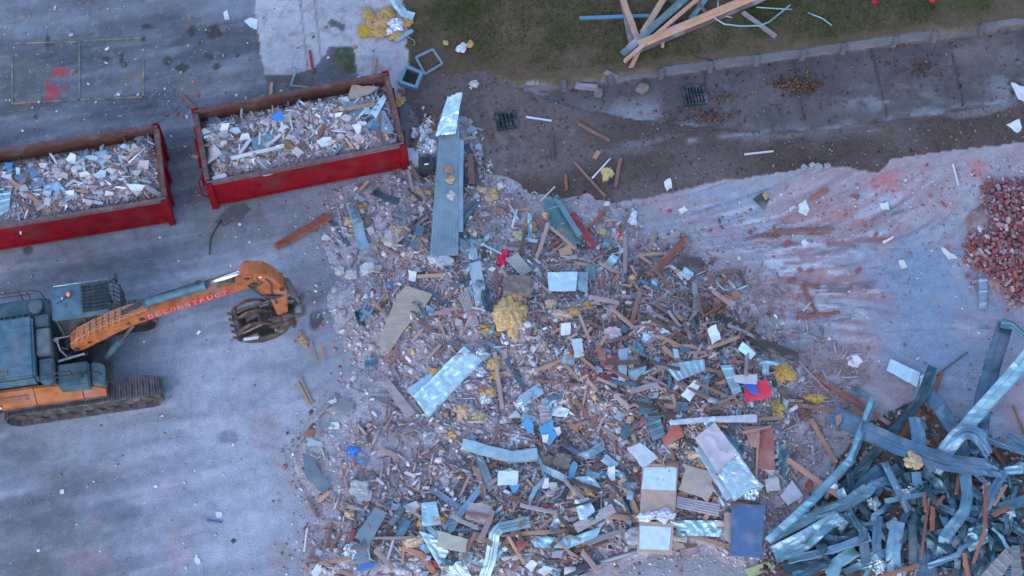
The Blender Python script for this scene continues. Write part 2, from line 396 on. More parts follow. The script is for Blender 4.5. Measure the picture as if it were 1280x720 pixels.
# dirt track
Tc = C3(.072, .054, .047) * (.65 + .7 * n_mid)[..., None]
Tc = lay(Tc, C3(.125, .10, .095), .8 * sstep(.45, .65, n_big + .5 * gauss(640, 185, 90, 40)) )
rut = .5 + .5 * np.sin((PX * .28 - PY * .05 + 12 * n_mid)); Tc = lay(Tc, C3(.17, .15, .15), .6 * gauss(620, 185, 40, 45) * sstep(.5, .9, rut))
Tc = lay(Tc, C3(.17, .16, .17), .65 * sstep(.5, .7, fbm(ur * .5, vr * 2.5, 67, 4)) * np.exp(-((PY - 178 + (PX - 800) * .09) / 14) ** 2))
Tc = lay(Tc, C3(.21, .20, .225), .8 * np.exp(-((PY - 168 + (PX - 930) * .12) / 3.2) ** 2) * (PX > 860) * sstep(.35, .6, n_mid))
C = np.where((zone == 4)[..., None], Tc, C)
# building slab: dust, soft blue-tinted patches and fans of smeared brick
S = lay(C3(.275, .28, .312) * np.ones(X.shape + (1,)), C3(.25, .275, .33), sstep(.40, .60, n_big))
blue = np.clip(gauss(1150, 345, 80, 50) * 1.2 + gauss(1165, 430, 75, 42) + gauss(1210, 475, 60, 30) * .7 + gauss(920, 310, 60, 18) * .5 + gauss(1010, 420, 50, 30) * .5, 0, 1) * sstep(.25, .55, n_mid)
bend = 24 * np.sin((PX - 850) / 130.0)
aa = PY - 300 + (PX - 850) * np.clip(.30 - (PY - 230) / 420, -.1, .33)
streak = fbm(PX / 95.0 + .6 * n_mid, aa / 5.2, 68, 5); streak2 = fbm(PX / 60.0 + .6 * n_mid, aa / 3.4, 69, 5)
wst = np.clip(gauss(1000, 350, 170, 95) * 1.4 + .22, 0, 1)
S = lay(S, C3(.46, .46, .51), .75 * sstep(.50, .62, streak + .22 * (n_f - .5)) * wst)
S = lay(S, C3(.25, .115, .11), .75 * sstep(.53, .64, streak2 + .3 * (n_f - .5)) * wst)
S = lay(S, C3(.085, .09, .115), .7 * sstep(.58, .67, fbm(PX / 80.0, aa / 3.0, 71, 5) + .25 * (n_f - .5)) * wst)
S = lay(S, C3(.40, .125, .125), .75 * np.clip(gauss(1120, 225, 42, 12) * 1.2 + gauss(1150, 213, 26, 8) + gauss(1220, 210, 14, 14) + gauss(1060, 265, 40, 12) + gauss(1240, 400, 40, 60) * .25, 0, 1) * sstep(.3, .55, n_mid))
S = lay(S, C3(.30, .195, .205), .55 * sstep(.48, .66, fbm(X * .7, Y * .7, 72, 5)))
for b in [(1000, 290, 40, 5), (960, 295, 22, 4), (1050, 305, 22, 4), (990, 305, 20, 4), (1090, 300, 30, 4)]: 
    g = gauss(*b); S = lay(S, C3(.20, .075, .06), .8 * sstep(.35, .6, g * (.5 + n_f)))
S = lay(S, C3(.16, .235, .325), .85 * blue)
S = lay(S, C3(.15, .105, .095), .7 * np.clip(gauss(985, 440, 45, 30) + gauss(1040, 470, 60, 20) + gauss(930, 370, 30, 30) + gauss(1070, 540, 60, 30) * .8 + gauss(1250, 480, 40, 40) * .6, 0, 1) * sstep(.42, .62, fbm(X * 1.8, Y * 1.8, 74, 5)))
for (xa, ya, xb, yb) in [(1010, 310, 1140, 312), (1120, 413, 1240, 410), (880, 262, 960, 236), (1180, 250, 1090, 275), (1030, 330, 1110, 336)]:
    tt = np.clip(((PX - xa) * (xb - xa) + (PY - ya) * (yb - ya)) / ((xb - xa) ** 2 + (yb - ya) ** 2), 0, 1)
    S = lay(S, C3(.08, .08, .10), .6 * np.exp(-((np.hypot(PX - xa - tt * (xb - xa), PY - ya - tt * (yb - ya)) + 5 * (n_mid - .5)) / 1.2) ** 2) * sstep(.35, .5, n_f))
arc = np.abs(np.hypot((PX - 1075) / 1.0, (PY - 440) / 1.0) - 30)
S = lay(S, C3(.36, .37, .41), .5 * np.exp(-(np.abs(np.hypot(PX - 1040, (PY - 560) * 1.1) - 95) / 5) ** 2) * (PX > 1020) * (PY < 520))
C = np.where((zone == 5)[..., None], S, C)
# smooth the dust line between yard and slab and round the rubble
around = np.exp(-(np.maximum(-sdR, 0) / 35) ** 2) * (zone != 2) * (zone != 4)
C = lay(C, C3(.27, .24, .255), .6 * around * sstep(.35, .6, n_mid + .1))
# tyre and track marks, scratches and hairline cracks on the yard
tr = np.zeros(X.shape)
for (cx_, cy_, r_) in [(250, 830, 300), (250, 830, 327), (60, 900, 330), (60, 900, 352), (330, 250, 150), (330, 250, 168), (700, 1000, 620), (700, 1000, 648)]:
    tr = np.maximum(tr, np.exp(-((np.hypot(PX - cx_, (PY - cy_) * 1.05) - r_ + 4 * (n_mid - .5)) / 4.5) ** 2))
C = lay(C, C3(.13, .135, .165), .30 * tr * sstep(.40, .62, fbm(X * .8, Y * .8, 76)) * (zone == 0))
scr = sstep(.66, .78, fbm(ur * .9 + n_mid, vr * 9, 77, 3)); C = lay(C, C3(.42, .41, .45), .10 * scr * (zone == 0))
scr = sstep(.66, .78, fbm(vr * 1.1 + n_mid, ur * 10, 78, 3)); C = lay(C, C3(.10, .10, .12), .16 * scr * ((zone == 0) | (zone == 1)))
C = lay(C, C3(.30, .285, .315), (.22 * sstep(.70, .80, fbm(X * 9, Y * 9, 79, 2)) * (zone == 0)))
C *= (.86 + .28 * n_f)[..., None]
C = np.clip(C, .01, .8)

names = ['yard_ground', 'concrete_apron', 'lawn', 'driveway', 'dirt_track', 'building_slab']
ny, nx = X.shape
idx = np.arange(nx * ny).reshape(ny, nx)
quads = np.stack([idx[:-1, :-1], idx[:-1, 1:], idx[1:, 1:], idx[1:, :-1]], -1).reshape(-1, 4)
zq = zone[:-1, :-1].reshape(-1)
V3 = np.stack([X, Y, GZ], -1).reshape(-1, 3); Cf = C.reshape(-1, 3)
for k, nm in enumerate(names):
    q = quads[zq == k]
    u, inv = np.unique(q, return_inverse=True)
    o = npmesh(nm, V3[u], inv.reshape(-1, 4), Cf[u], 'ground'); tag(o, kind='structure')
    o.data.polygons.foreach_set('use_smooth', [True] * len(o.data.polygons))
far = npmesh('surrounding_ground', [(-400, -400, -.06), (400, -400, -.06), (400, 400, -.06), (-400, 400, -.06)], [(0, 1, 2, 3)], np.array([[.24, .25, .29]] * 4), 'ground'); tag(far, kind='structure')

# worn yellow bay lines
ml, nt, b = newmat('worn_yellow_paint')
f, _ = noise_fac(nt, 4, 5, lo=.42, hi=.68)
nt.links.new(mixc(nt, f, (.10, .10, .105), (.25, .205, .115)), b.inputs['Base Color']); b.inputs['Roughness'].default_value = .9
M['line'] = ml
mb = MB()
for (xa, ya, xb, yb) in [(15, 68, 15, 130), (99, 52, 99, 125), (179, 72, 179, 123), (15, 130, 52, 126), (18, 54, 97, 52), (103, 51, 178, 47), (52, 127, 180, 121)]:
    a, c = P(xa, ya, .022), P(xb, yb, .022); d = (c - a).normalized(); n = Vector((-d.y, d.x, 0)) * .03
    a = a + d * .04
    mb.add([a - n, c - n, c + n, a + n], [(0, 1, 2, 3)])
tag(mb.build('parking_line', 'line'), kind='structure')

# ------------------------------------------------------------------ rubble mound (dust + uncountable chips), both heaps
def mound(name, sd, cut, pal):
    mask = (sd > cut)
    rows = np.where(mask.any(1))[0]; cols = np.where(mask.any(0))[0]
    r0, r1, c0, c1 = rows[0], rows[-1] + 1, cols[0], cols[-1] + 1
    sub = idx[r0:r1, c0:c1]
    q = np.stack([sub[:-1, :-1], sub[:-1, 1:], sub[1:, 1:], sub[1:, :-1]], -1).reshape(-1, 4)
    q = q[mask.reshape(-1)[q].all(1)]
    u, inv = np.unique(q, return_inverse=True)
    Z = HH + .035 * (fbm(X * 7, Y * 7, 81, 3) - .5) * sstep(-5, 20, sd) - .05 * (1 - sstep(cut, cut + 12, sd))
    V = np.stack([X, Y, Z + .012], -1).reshape(-1, 3)[u]
    k1 = fbm(X * 1.5, Y * 1.5, 82, 4); k2 = fbm(X * 3.5, Y * 3.5, 83, 4)
    c = lay(np.ones(X.shape + (1,)) * C3(*pal[0]), C3(*pal[1]), sstep(.4, .62, k1)); c = lay(c, C3(*pal[2]), .7 * sstep(.5, .68, k2))
    c = lay(c, C3(.37, .345, .385), np.clip(.9 * gauss(450, 560, 80, 70) + .6 * gauss(590, 270, 160, 60) + .5 * gauss(430, 340, 40, 100) + .6 * gauss(560, 470, 80, 50), 0, 1) * sstep(.3, .5, k1))
    return V, inv.reshape(-1, 4), c.reshape(-1, 3)[u]
def sample(n, poly, dens=None, margin=6, box=None):
    xs = [p[0] for p in poly]; ys = [p[1] for p in poly]
    out = np.zeros((0, 2))
    while len(out) < n:
        p = np.stack([NR.uniform(min(xs), max(xs), n * 3), NR.uniform(min(ys), max(ys), n * 3)], 1)
        sd = polysd(p[:, 0], p[:, 1], poly)
        k = sd > margin
        if dens is not None: k &= NR.uniform(0, 1, len(p)) < dens(p[:, 0], p[:, 1], sd)
        out = np.concatenate([out, p[k]])
    return out[:n]
def px2w(pp):
    x = (pp[:, 0] - 640) / FPX; y = (360 - pp[:, 1]) / FPX
    dy = y * ct + st; dz = y * st - ct
    z = np.zeros(len(pp))
    for _ in range(4):
        s = (CAM_H - z) / -dz
        z = rzv(x * s, dy * s)
    return np.stack([x * s, dy * s, z], 1)
PALC = [(.48, .45, .475), (.39, .36, .385), (.29, .265, .28), (.36, .20, .175), (.20, .125, .09), (.25, .31, .34), (.54, .53, .56), (.11, .105, .115), (.42, .31, .23), (.42, .42, .48)]
PALW = [22, 24, 20, 8, 8, 4, 6, 6, 5, 8]
vs, fs, cs = mound('r', sdR, -14, [(.30, .265, .285), (.38, .35, .385), (.21, .175, .18)])
densR = lambda x, y, sd: np.clip(.35 + sd / 60, 0, 1) * (1 - .45 * np.exp(-((x - 450) / 70) ** 2 - ((y - 560) / 60) ** 2) - .6 * np.exp(-((x - 690) / 90) ** 2 - ((y - 270) / 25) ** 2))
N1 = 23000
pp = sample(N1, RUB, densR, -6); w = px2w(pp)
half = np.exp(NR.normal(math.log(.0155), .6, N1)).clip(.006, .065)
clus = fbm(w[:, 0] * .9, w[:, 1] * .9, 85, 3); half *= (.6 + .8 * clus); lf = np.exp(-((pp[:, 0] - 455) / 95) ** 2 - ((pp[:, 1] - 560) / 95) ** 2); half *= 1 - .42 * lf
dims = half[:, None] * np.stack([NR.uniform(.8, 1.9, N1), NR.uniform(.6, 1.2, N1), NR.uniform(.3, .8, N1)], 1)
w[:, 2] += dims[:, 2] * (.45 - .35 * lf) + .008
pc = pick(PALC, PALW, N1); pc = pc * .6 + .4 * np.array([.385, .355, .40])[None]
pc = pc * (1 - .4 * lf[:, None]) + .4 * lf[:, None] * np.array([.36, .335, .375])[None]
a, b_, c_ = chips(w, dims, pc, .38, .45)
o = npmesh('rubble', np.concatenate([vs, a]), np.concatenate([fs, b_ + len(vs)]), np.concatenate([cs, c_]), 'mound')
o.data.materials.append(M['chips']); mi = np.zeros(len(o.data.polygons), np.int32); mi[len(fs):] = 1; o.data.polygons.foreach_set('material_index', mi)
tag(o, 'grey and lavender heap of broken plaster, mortar and dust from the demolished building', 'rubble', kind='stuff')
# rubble under the steel
vs, fs, cs = mound('m', sdM, -6, [(.10, .075, .065), (.16, .11, .095), (.06, .05, .05)])
N2 = 2200; pp = sample(N2, MET, None, -4); w = px2w(pp)
half = np.exp(NR.normal(math.log(.026), .55, N2)).clip(.01, .1)
dims = half[:, None] * np.stack([NR.uniform(.8, 2.2, N2), NR.uniform(.5, 1.1, N2), NR.uniform(.3, .7, N2)], 1); w[:, 2] += dims[:, 2] * .6 + .015
a, b_, c_ = chips(w, dims, pick([(.22, .12, .09), (.3, .25, .25), (.15, .2, .23), (.4, .38, .4), (.08, .07, .07)], [4, 3, 3, 1, 2], N2), .38, .5)
o = npmesh('steel_heap_rubble', np.concatenate([vs, a]), np.concatenate([fs, b_ + len(vs)]), np.concatenate([cs, c_]), 'mound')
o.data.materials.append(M['chips']); mi = np.zeros(len(o.data.polygons), np.int32); mi[len(fs):] = 1; o.data.polygons.foreach_set('material_index', mi)
tag(o, 'dark brown dirt and crumbs under the tangle of steel cladding', 'rubble', kind='stuff')
# splinters, metal shreds, insulation shreds: uncountable
def slivers(name, n, L, W, pal, pw, mat, label, cat, poly=RUB, dens=None, tilt=.22, lift=.03, seedw=.72, margin=-2, zadd=None, jit=.25):
    pp = sample(n, poly, dens, margin); w = px2w(pp)
    l = np.exp(NR.normal(math.log(L), .5, n)).clip(L * .3, L * 3); ww = np.exp(NR.normal(math.log(W), .4, n))
    dims = np.stack([l / 2, ww / 2, ww * NR.uniform(.15, .45, n)], 1)
    w[:, 2] += lift + NR.uniform(0, .05, n)
    pc = pick(pal, pw, n); pc = pc * seedw + (1 - seedw) * np.array([.36, .325, .35])[None]
    a, b, c = chips(w, dims, pc, jit, tilt)
    return tag(npmesh(name, a, b, c, mat), label, cat, kind='stuff')
dW = lambda x, y, sd: np.clip(.25 + sd / 80, 0, 1) * np.clip(.15 + np.exp(-((x - 830) / 150) ** 2 - ((y - 450) / 130) ** 2) + .8 * np.exp(-((x - 640) / 180) ** 2 - ((y - 640) / 60) ** 2) + .4 * np.exp(-((x - 540) / 60) ** 2 - ((y - 320) / 100) ** 2), 0, 1)
slivers('wood_splinters', 5200, .27, .03, [(.31, .19, .155), (.37, .27, .235), (.21, .125, .10), (.35, .30, .305), (.12, .085, .075), (.41, .365, .37)], [4, 3, 4, 3, 3, 2], 'chips', 'countless small brown and grey wood splinters strewn through the rubble', 'splinters', dens=dW)
slivers('slab_splinters', 420, .16, .022, [(.26, .13, .10), (.2, .12, .10), (.36, .29, .27), (.45, .43, .45), (.12, .09, .08)], [4, 4, 3, 2, 2], 'chips', 'small splinters and dirt strewn over the slab beside the rubble', 'splinters', poly=[(880, 340), (960, 330), (1090, 460), (1060, 540), (1000, 610), (960, 690), (950, 640), (1010, 520), (960, 430)], tilt=.08, lift=.004, margin=0)
slivers('metal_shreds', 650, .17, .05, [(.40, .55, .62), (.18, .30, .38), (.6, .7, .75), (.10, .17, .22)], [3, 4, 1, 2], 'shred', 'countless thin shreds of torn pale blue sheet metal in the rubble', 'metal shreds', dens=dW, tilt=.5)
slivers('plaster_flakes', 700, .10, .07, [(.60, .59, .61), (.50, .47, .49), (.45, .5, .56)], [2, 3, 1], 'chips', 'countless flat flakes of white plaster scattered over the rubble', 'plaster flakes', dens=densR, tilt=.4, jit=.4)
slivers('insulation_shreds', 420, .085, .06, [(.50, .30, .09), (.56, .38, .16), (.40, .24, .08)], [2, 2, 1], 'chips', 'small torn tufts of yellow insulation wool through the rubble', 'insulation shreds', dens=dW, tilt=.6, jit=.5)
slivers('brick_crumbs', 500, .09, .05, [(.36, .10, .08), (.42, .17, .15), (.3, .13, .12)], [2, 2, 1], 'chips', 'small broken crumbs of red brick through the rubble', 'brick crumbs', tilt=.6, jit=.4, dens=dW)
# crumbs on the open ground, gravel on the dirt
def crumbs(name, n, poly, size, pal, pw, label, cat, dens=None, margin=2):
    pp = sample(n, poly, dens, margin)
    w = px2w(pp); w[:, 2] = np.array([gz(x, y) for x, y in w[:, :2]])
    h = np.exp(NR.normal(math.log(size), .55, n)).clip(size * .35, size * 3.4)
    dims = h[:, None] * np.stack([NR.uniform(.8, 1.7, n), NR.uniform(.6, 1.2, n), NR.uniform(.35, .7, n)], 1)
    w[:, 2] += dims[:, 2] * .5
    a, b, c = chips(w, dims, pick(pal, pw, n), .38, .4)
    return tag(npmesh(name, a, b, c, 'chips'), label, cat, kind='stuff')
ALL = [(0, 0), (500, 0), (505, 110), (700, 265), (1280, 180), (1280, 720), (0, 720)]
def dY(x, y, sd):
    d = -polysd(x, y, RUB)
    d2 = np.hypot((x - 230) / 60, (y - 150) / 40)
    return np.clip(.05 + .9 * np.exp(-(np.maximum(d, 0) / 26) ** 2) + .35 * np.exp(-d2 ** 2) + .1 * (y < 300) * (x < 330), 0, 1) * (d > -4)
crumbs('ground_crumbs', 2600, ALL, .013, [(.55, .53, .54), (.34, .31, .32), (.36, .13, .11), (.12, .10, .10), (.3, .2, .14)], [4, 4, 3, 2, 2], 'tiny crumbs of plaster, brick and grit lying on the open concrete', 'crumbs', dY)
dS = lambda x, y, sd: np.clip(.12 + np.exp(-((y - 300 + (x - 900) * .25) / 26) ** 2) + .8 * np.exp(-((x - 1080) / 40) ** 2 - ((y - 290) / 25) ** 2) + .8 * np.exp(-((x - 1130) / 40) ** 2 - ((y - 340) / 20) ** 2) + .5 * np.exp(-((x - 1250) / 60) ** 2 - ((y - 300) / 90) ** 2) + .6 * np.exp(-((x - 1060) / 60) ** 2 - ((y - 455) / 16) ** 2), 0, 1)
crumbs('brick_grit', 1300, [(800, 275), (940, 228), (1100, 222), (1280, 190), (1280, 560), (1150, 490), (1000, 470), (920, 360), (860, 315)], .0105, [(.38, .12, .10), (.30, .15, .13), (.5, .46, .47), (.2, .13, .12)], [4, 3, 2, 2], 'red brick grit and crumbs smeared across the pale slab', 'grit', dS)
crumbs('gravel', 3000, DIRT, .0095, [(.12, .09, .08), (.18, .15, .145), (.07, .05, .045), (.34, .32, .33), (.18, .125, .065), (.15, .075, .05)], [5, 3, 6, .35, 1.6, 2], 'brown gravel and grit over the muddy track beside the driveway', 'gravel', lambda x, y, sd: np.where(x > 1290, 0, 1), 0)
dL = lambda x, y, sd: np.clip(np.exp(-((x - 1003) / 17) ** 2 - ((y - 106) / 9) ** 2) + .8 * np.exp(-((x - 975) / 10) ** 2 - ((y - 104) / 6) ** 2) + .4 * np.exp(-((x - 903) / 14) ** 2 - ((y - 121) / 4) ** 2) + .3 * np.exp(-((x - 880) / 40) ** 2 - ((y - 145) / 8) ** 2) + .10 * np.exp(-((x - 1150) / 30) ** 2 - ((y - 86) / 14) ** 2) + .012, 0, 1)
slv = sample(900, DRIVE, lambda x, y, sd: dL(x, y, sd) * (x < 1290), 2); w = px2w(slv); w[:, 2] = np.array([gz(x, y) for x, y in w[:, :2]]) + NR.uniform(.005, .03, 900)
a, b_, c_ = chips(w, np.stack([NR.uniform(.02, .045, 900), NR.uniform(.012, .025, 900), np.full(900, .002)], 1), pick([(.14, .065, .045), (.09, .05, .04), (.18, .095, .06), (.2, .13, .06)], [4, 4, 2, .6], 900), .4, .5)
tag(npmesh('dead_leaves', a, b_, c_, 'chips'), 'brown dead leaves drifted into patches on the driveway', 'leaves', kind='stuff')
# grass
NG = 30000
lp = sample(NG, [(512, -30), (512, 82), (560, 94), (605, 84), (650, 102), (826, 82), (1054, 53), (1310, 17), (1310, -40)], None, 1)
w = px2w(lp); ii = ((w[:, 0] - GX0) / GS).astype(int).clip(0, nx - 1); jj = ((w[:, 1] - GY0) / GS).astype(int).clip(0, ny - 1)
green = sstep(.38, .56, fbm(w[:, 0] * .55 + 3, w[:, 1] * .55 + 8, 91, 4) + .06 * np.sin(lp[:, 0] / 70.0) - .2 * np.exp(-((lp[:, 0] - 580) / 70) ** 2) - .1 * np.exp(-((lp[:, 0] - 900) / 70) ** 2) + .32 * np.exp(-((lp[:, 0] - 625) / 80) ** 2 - ((lp[:, 1] - 22) / 42) ** 2) + .16 * np.exp(-((lp[:, 0] - 1120) / 110) ** 2 - ((lp[:, 1] - 16) / 30) ** 2) - .12 * np.exp(-((lp[:, 0] - 1020) / 60) ** 2 - ((lp[:, 1] - 30) / 30) ** 2) - .12 * np.exp(-((lp[:, 0] - 730) / 40) ** 2 - ((lp[:, 1] - 70) / 20) ** 2))
keep = NR.uniform(0, 1, NG) < (.35 + .65 * green); w, ii, jj, green = w[keep], ii[keep], jj[keep], green[keep]; n = len(w)
w[:, 2] = GZ[jj, ii]
hgt = NR.uniform(.025, .07, n) * (.6 + .6 * green); th = NR.uniform(0, 6.283, n); ln = NR.uniform(.02, .06, n); wd = NR.uniform(.006, .012, n)
bx, by = np.cos(th) * wd, np.sin(th) * wd; tx, ty = -np.sin(th) * ln, np.cos(th) * ln
v0 = np.stack([w[:, 0] - bx, w[:, 1] - by, w[:, 2] - .005], 1); v1 = np.stack([w[:, 0] + bx, w[:, 1] + by, w[:, 2] - .005], 1)
v2 = np.stack([w[:, 0] + tx + bx * .3, w[:, 1] + ty + by * .3, w[:, 2] + hgt], 1); v3 = np.stack([w[:, 0] + tx - bx * .3, w[:, 1] + ty - by * .3, w[:, 2] + hgt], 1)
vv = np.stack([v0, v1, v2, v3], 1).reshape(-1, 3); ff = (np.arange(n) * 4)[:, None] + np.array([0, 1, 2, 3])[None]
gc = np.array([.046, .068, .014])[None] * green[:, None] + np.array([.105, .072, .042])[None] * (1 - green[:, None]); gc = gc * NR.uniform(.6, 1.35, (n, 1))
tag(npmesh('grass', vv, ff, np.repeat(gc, 4, 0), 'blades'), 'thin patchy green and brown grass on the bank above the retaining wall', 'grass', kind='stuff')
# ------------------------------------------------------------------ builders for separate pieces of debris
TC = {'tan': (.40, .245, .175), 'brown': (.215, .12, .095), 'grey': (.29, .265, .285), 'pink': (.34, .24, .235), 'dark': (.085, .068, .06), 'rust': (.25, .098, .068),
      'white': (.52, .51, .54), 'red': (.27, .05, .05), 'orange': (.46, .205, .115), 'teal': (.13, .235, .29), 'blue': (.10, .24, .42)}
TW = {'tan': 'pale tan', 'brown': 'brown', 'grey': 'weathered grey', 'pink': 'dusty pinkish', 'dark': 'dark', 'rust': 'rust brown', 'white': 'white', 'red': 'dark red', 'orange': 'orange toned', 'teal': 'dull teal', 'blue': 'blue'}
REG = []          # (object, adjectives, kind words, position) -> labelled at the end
def reg(o, adj, kindw, cat, group, pos, label=None):
    o['category'] = cat
    if group: o['group'] = group
    if label: o['label'] = label
    else: REG.append((o, adj, kindw, Vector(pos)))
    return o
def frame_x(d, roll=0.0):
    x = d.normalized(); z = Vector((0, 0, 1)); y = z.cross(x)
    y = Vector((0, 1, 0)) if y.length < 1e-4 else y.normalized()
    z = x.cross(y)
    m = Matrix((x, y, z)).transposed()
    return m @ Matrix.Rotation(roll, 3, 'X')
def jcol(c, s=.12):
    k = 1 + R.uniform(-s, s); return tuple(max(.01, v * k * (1 + R.uniform(-.05, .05))) for v in c)
def plank_mesh(L, w, t, rough=.5, bend=0.0):
    mb = MB(); n = 7
    e0 = [R.uniform(0, rough * w) for _ in range(4)]; e1 = [R.uniform(0, rough * w) for _ in range(4)]
    s = R.uniform(.0, 6)
    for i in range(n):
        u = i / (n - 1)
        for j, (yy, zz) in enumerate(((-1, -1), (1, -1), (1, 1), (-1, 1))):
            x = (u - .5) * L + (e0[j] if i == 0 else 0) - (e1[j] if i == n - 1 else 0)
            ww = w / 2 * (1 + .06 * math.sin(s + i * 2.1 + j))
            mb.v.append((x, yy * ww + bend * (1 - (2 * u - 1) ** 2), zz * t / 2))
    for i in range(n - 1):
        for j in range(4):
            a, b = i * 4 + j, i * 4 + (j + 1) % 4
            mb.f.append((a, b, b + 4, a + 4))
    mb.f.append((3, 2, 1, 0)); q = (n - 1) * 4; mb.f.append((q, q + 1, q + 2, q + 3))
    return mb
def sizeword(L): return 'short' if L < .55 else ('long' if L > 1.25 else 'medium length')
def plank(x1, y1, x2, y2, w=.09, c='tan', t=.04, z=(0, 0), label=None, name='timber_plank', mat='timber', rough=.5, kindw='timber plank', cat='plank', group='timber planks in the rubble', bend=0.0, roll=None):
    z = (z, z) if not isinstance(z, tuple) else z
    a = PG(x1, y1, t / 2 + .02 + z[0]); b = PG(x2, y2, t / 2 + .02 + z[1])
    m = (a + b) / 2; need = gz(m.x, m.y) + t / 2 + .015 - m.z
    if need > 0: a = a + Vector((0, 0, need * .8)); b = b + Vector((0, 0, need * .8))
    L = (b - a).length
    o = plank_mesh(L, w, t, rough, bend).build(name, mat, color=jcol(TC[c] if isinstance(c, str) else c))
    rot = frame_x(b - a, R.uniform(-.18, .18) if roll is None else roll)
    o.matrix_world = Matrix.Translation((a + b) / 2) @ rot.to_4x4()
    cw = TW[c] if isinstance(c, str) else 'coloured'
    reg(o, f'{sizeword(L)} {cw}', kindw, cat, group, (a + b) / 2, label)
    return o
def slab(pts, t=.02, lift=.02, c=(.6, .6, .6), mat='board', name='board_offcut', label=None, adj='', kindw='board', cat='board', group=None, tilt=(0, 0), jag=0.0, zabs=None):
    cx = sum(p[0] for p in pts) / len(pts); cy = sum(p[1] for p in pts) / len(pts)
    if zabs is None:
        q = PG(cx, cy); hs = [gz(*PG(px, py)[:2]) for px, py in pts] + [q.z]
        z = .7 * max(hs) + .3 * sum(hs) / len(hs) + lift + (.03 if max(hs) > .12 else 0)
    else: z = zabs
    w = [P(px, py, z) for px, py in pts]; c0 = sum(w, Vector()) / len(w)
    if jag:
        ww = []
        for i in range(len(w)):
            a, b = w[i], w[(i + 1) % len(w)]; k = max(2, int((b - a).length / .12)); nrm = Vector((-(b - a).y, (b - a).x, 0)).normalized()
            for j in range(k): ww.append(a.lerp(b, j / k) + nrm * (R.uniform(-jag, jag) if j else 0))
        w = ww
    loc = [p - c0 for p in w]
    mb = MB(); n = len(loc)
    for p in loc: mb.v.append((p.x, p.y, p.x * tilt[0] + p.y * tilt[1] - t / 2))
    for p in loc: mb.v.append((p.x, p.y, p.x * tilt[0] + p.y * tilt[1] + t / 2))
    mb.f.append(tuple(range(n))[::-1]); mb.f.append(tuple(range(n, 2 * n)))
    for i in range(n): mb.f.append((i, (i + 1) % n, n + (i + 1) % n, n + i))
    o = mb.build(name, mat, color=jcol(c, .05), loc=c0)
    reg(o, adj, kindw, cat, group, c0, label); return o
def ridged(x, y, s):
    return 1 - 2 * abs(mnoise.noise(Vector((x, y, s))))
def sheet(q, lift=.03, ribs=0, ribh=.02, crumple=.0, cs=3.0, c=(.5, .55, .6), mat='galv', name='metal_sheet', label=None, adj='', kindw='metal sheet', cat='metal sheet', group=None, zs=None, nu=None, solid=.004, ribdir='v', flange=0.0, sag=0.0, torn=0.0, smooth=False):
    hz = []
    for i, (px, py) in enumerate(q):
        p = PG(px, py, lift); hz.append(p.z if zs is None else zs[i])
    if zs is None:
        m = sum(hz) / 4; hz = [m + (h - m) * .6 for h in hz]
    if zs is None:
        de = []
        for a in (.1, .3, .5, .7, .9):
            for b in (.1, .3, .5, .7, .9):
                zz = hz[0] * (1 - a) * (1 - b) + hz[1] * a * (1 - b) + hz[2] * a * b + hz[3] * (1 - a) * b
                X0 = [q[0][k] * (1 - a) * (1 - b) + q[1][k] * a * (1 - b) + q[2][k] * a * b + q[3][k] * (1 - a) * b for k in (0, 1)]
                pp_ = P(X0[0], X0[1], zz); de.append(gz(pp_.x, pp_.y) + .045 - zz)
        de.sort(); up = max(0, de[21]); hz = [h + up for h in hz]
    w = [P(px, py, h) for (px, py), h in zip(q, hz)]
    c0 = sum(w, Vector()) / 4
    Lu = (w[1] - w[0]).length; Lv = (w[3] - w[0]).length
    nu = nu or max(6, min(60, int(Lu / .045))); nv = max(6, min(60, int(Lv / .045)))
    if ribs: nv = max(nv, ribs * 6 + 1); 
    nrm = ((w[1] - w[0]).cross(w[3] - w[0])).normalized()
    if nrm.z < 0: nrm = -nrm
    sd = R.uniform(0, 50)
    mb = MB()
    for j in range(nv + 1):
        v = j / nv
        for i in range(nu + 1):
            u = i / nu
            p = w[0] * (1 - u) * (1 - v) + w[1] * u * (1 - v) + w[2] * u * v + w[3] * (1 - u) * v
            d = 0
            if ribs:
                ph = (v * ribs) % 1.0; d += ribh * (1 if .38 < ph < .62 else 0)
            if crumple and mat == 'galv' and i: d += crumple * .9 * abs(mnoise.noise(Vector((u * Lu * 5.5 + sd, v * Lv * 5.5, sd * 2))))
            if crumple: d += crumple * (ridged(u * Lu * cs, v * Lv * cs, sd) * .7 + .6 * mnoise.noise(Vector((u * Lu * cs * .4, v * Lv * cs * .4, sd + 9)))) 
            if flange and (j == 0 or j == nv): d += flange
            d -= sag * (1 - (2 * u - 1) ** 2)
            e = Vector((0, 0, 0))
            if torn and (i == 0 or i == nu): e = (w[1] - w[0]).normalized() * R.uniform(-torn, torn)
            mb.v.append(tuple(p - c0 + nrm * d + e))
    for j in range(nv):
        for i in range(nu):
            a = j * (nu + 1) + i; mb.f.append((a, a + 1, a + nu + 2, a + nu + 1))
    o = mb.build(name, mat, color=jcol(c, .06), loc=c0, solid=solid, smooth=smooth)
    reg(o, adj, kindw, cat, group, c0, label); return o
PROF = {'tray': [(-.5, .10), (-.49, 0), (-.05, 0), (-.035, .07), (.035, .07), (.05, 0), (.49, 0), (.5, .10)],
        'chan': [(-.5, .3), (-.5, 0), (.5, 0), (.5, .3)],
        'flat': [(-.5, .03), (-.48, 0), (.48, 0), (.5, .03)],
        'angle': [(-.5, .45), (-.42, 0), (.5, .04)],
        'tri': [(-.5, .1), (-.5, 0), (-.2, 0), (-.17, .1), (-.11, .1), (-.08, 0), (.08, 0), (.11, .1), (.17, .1), (.2, 0), (.5, 0), (.5, .1)]}
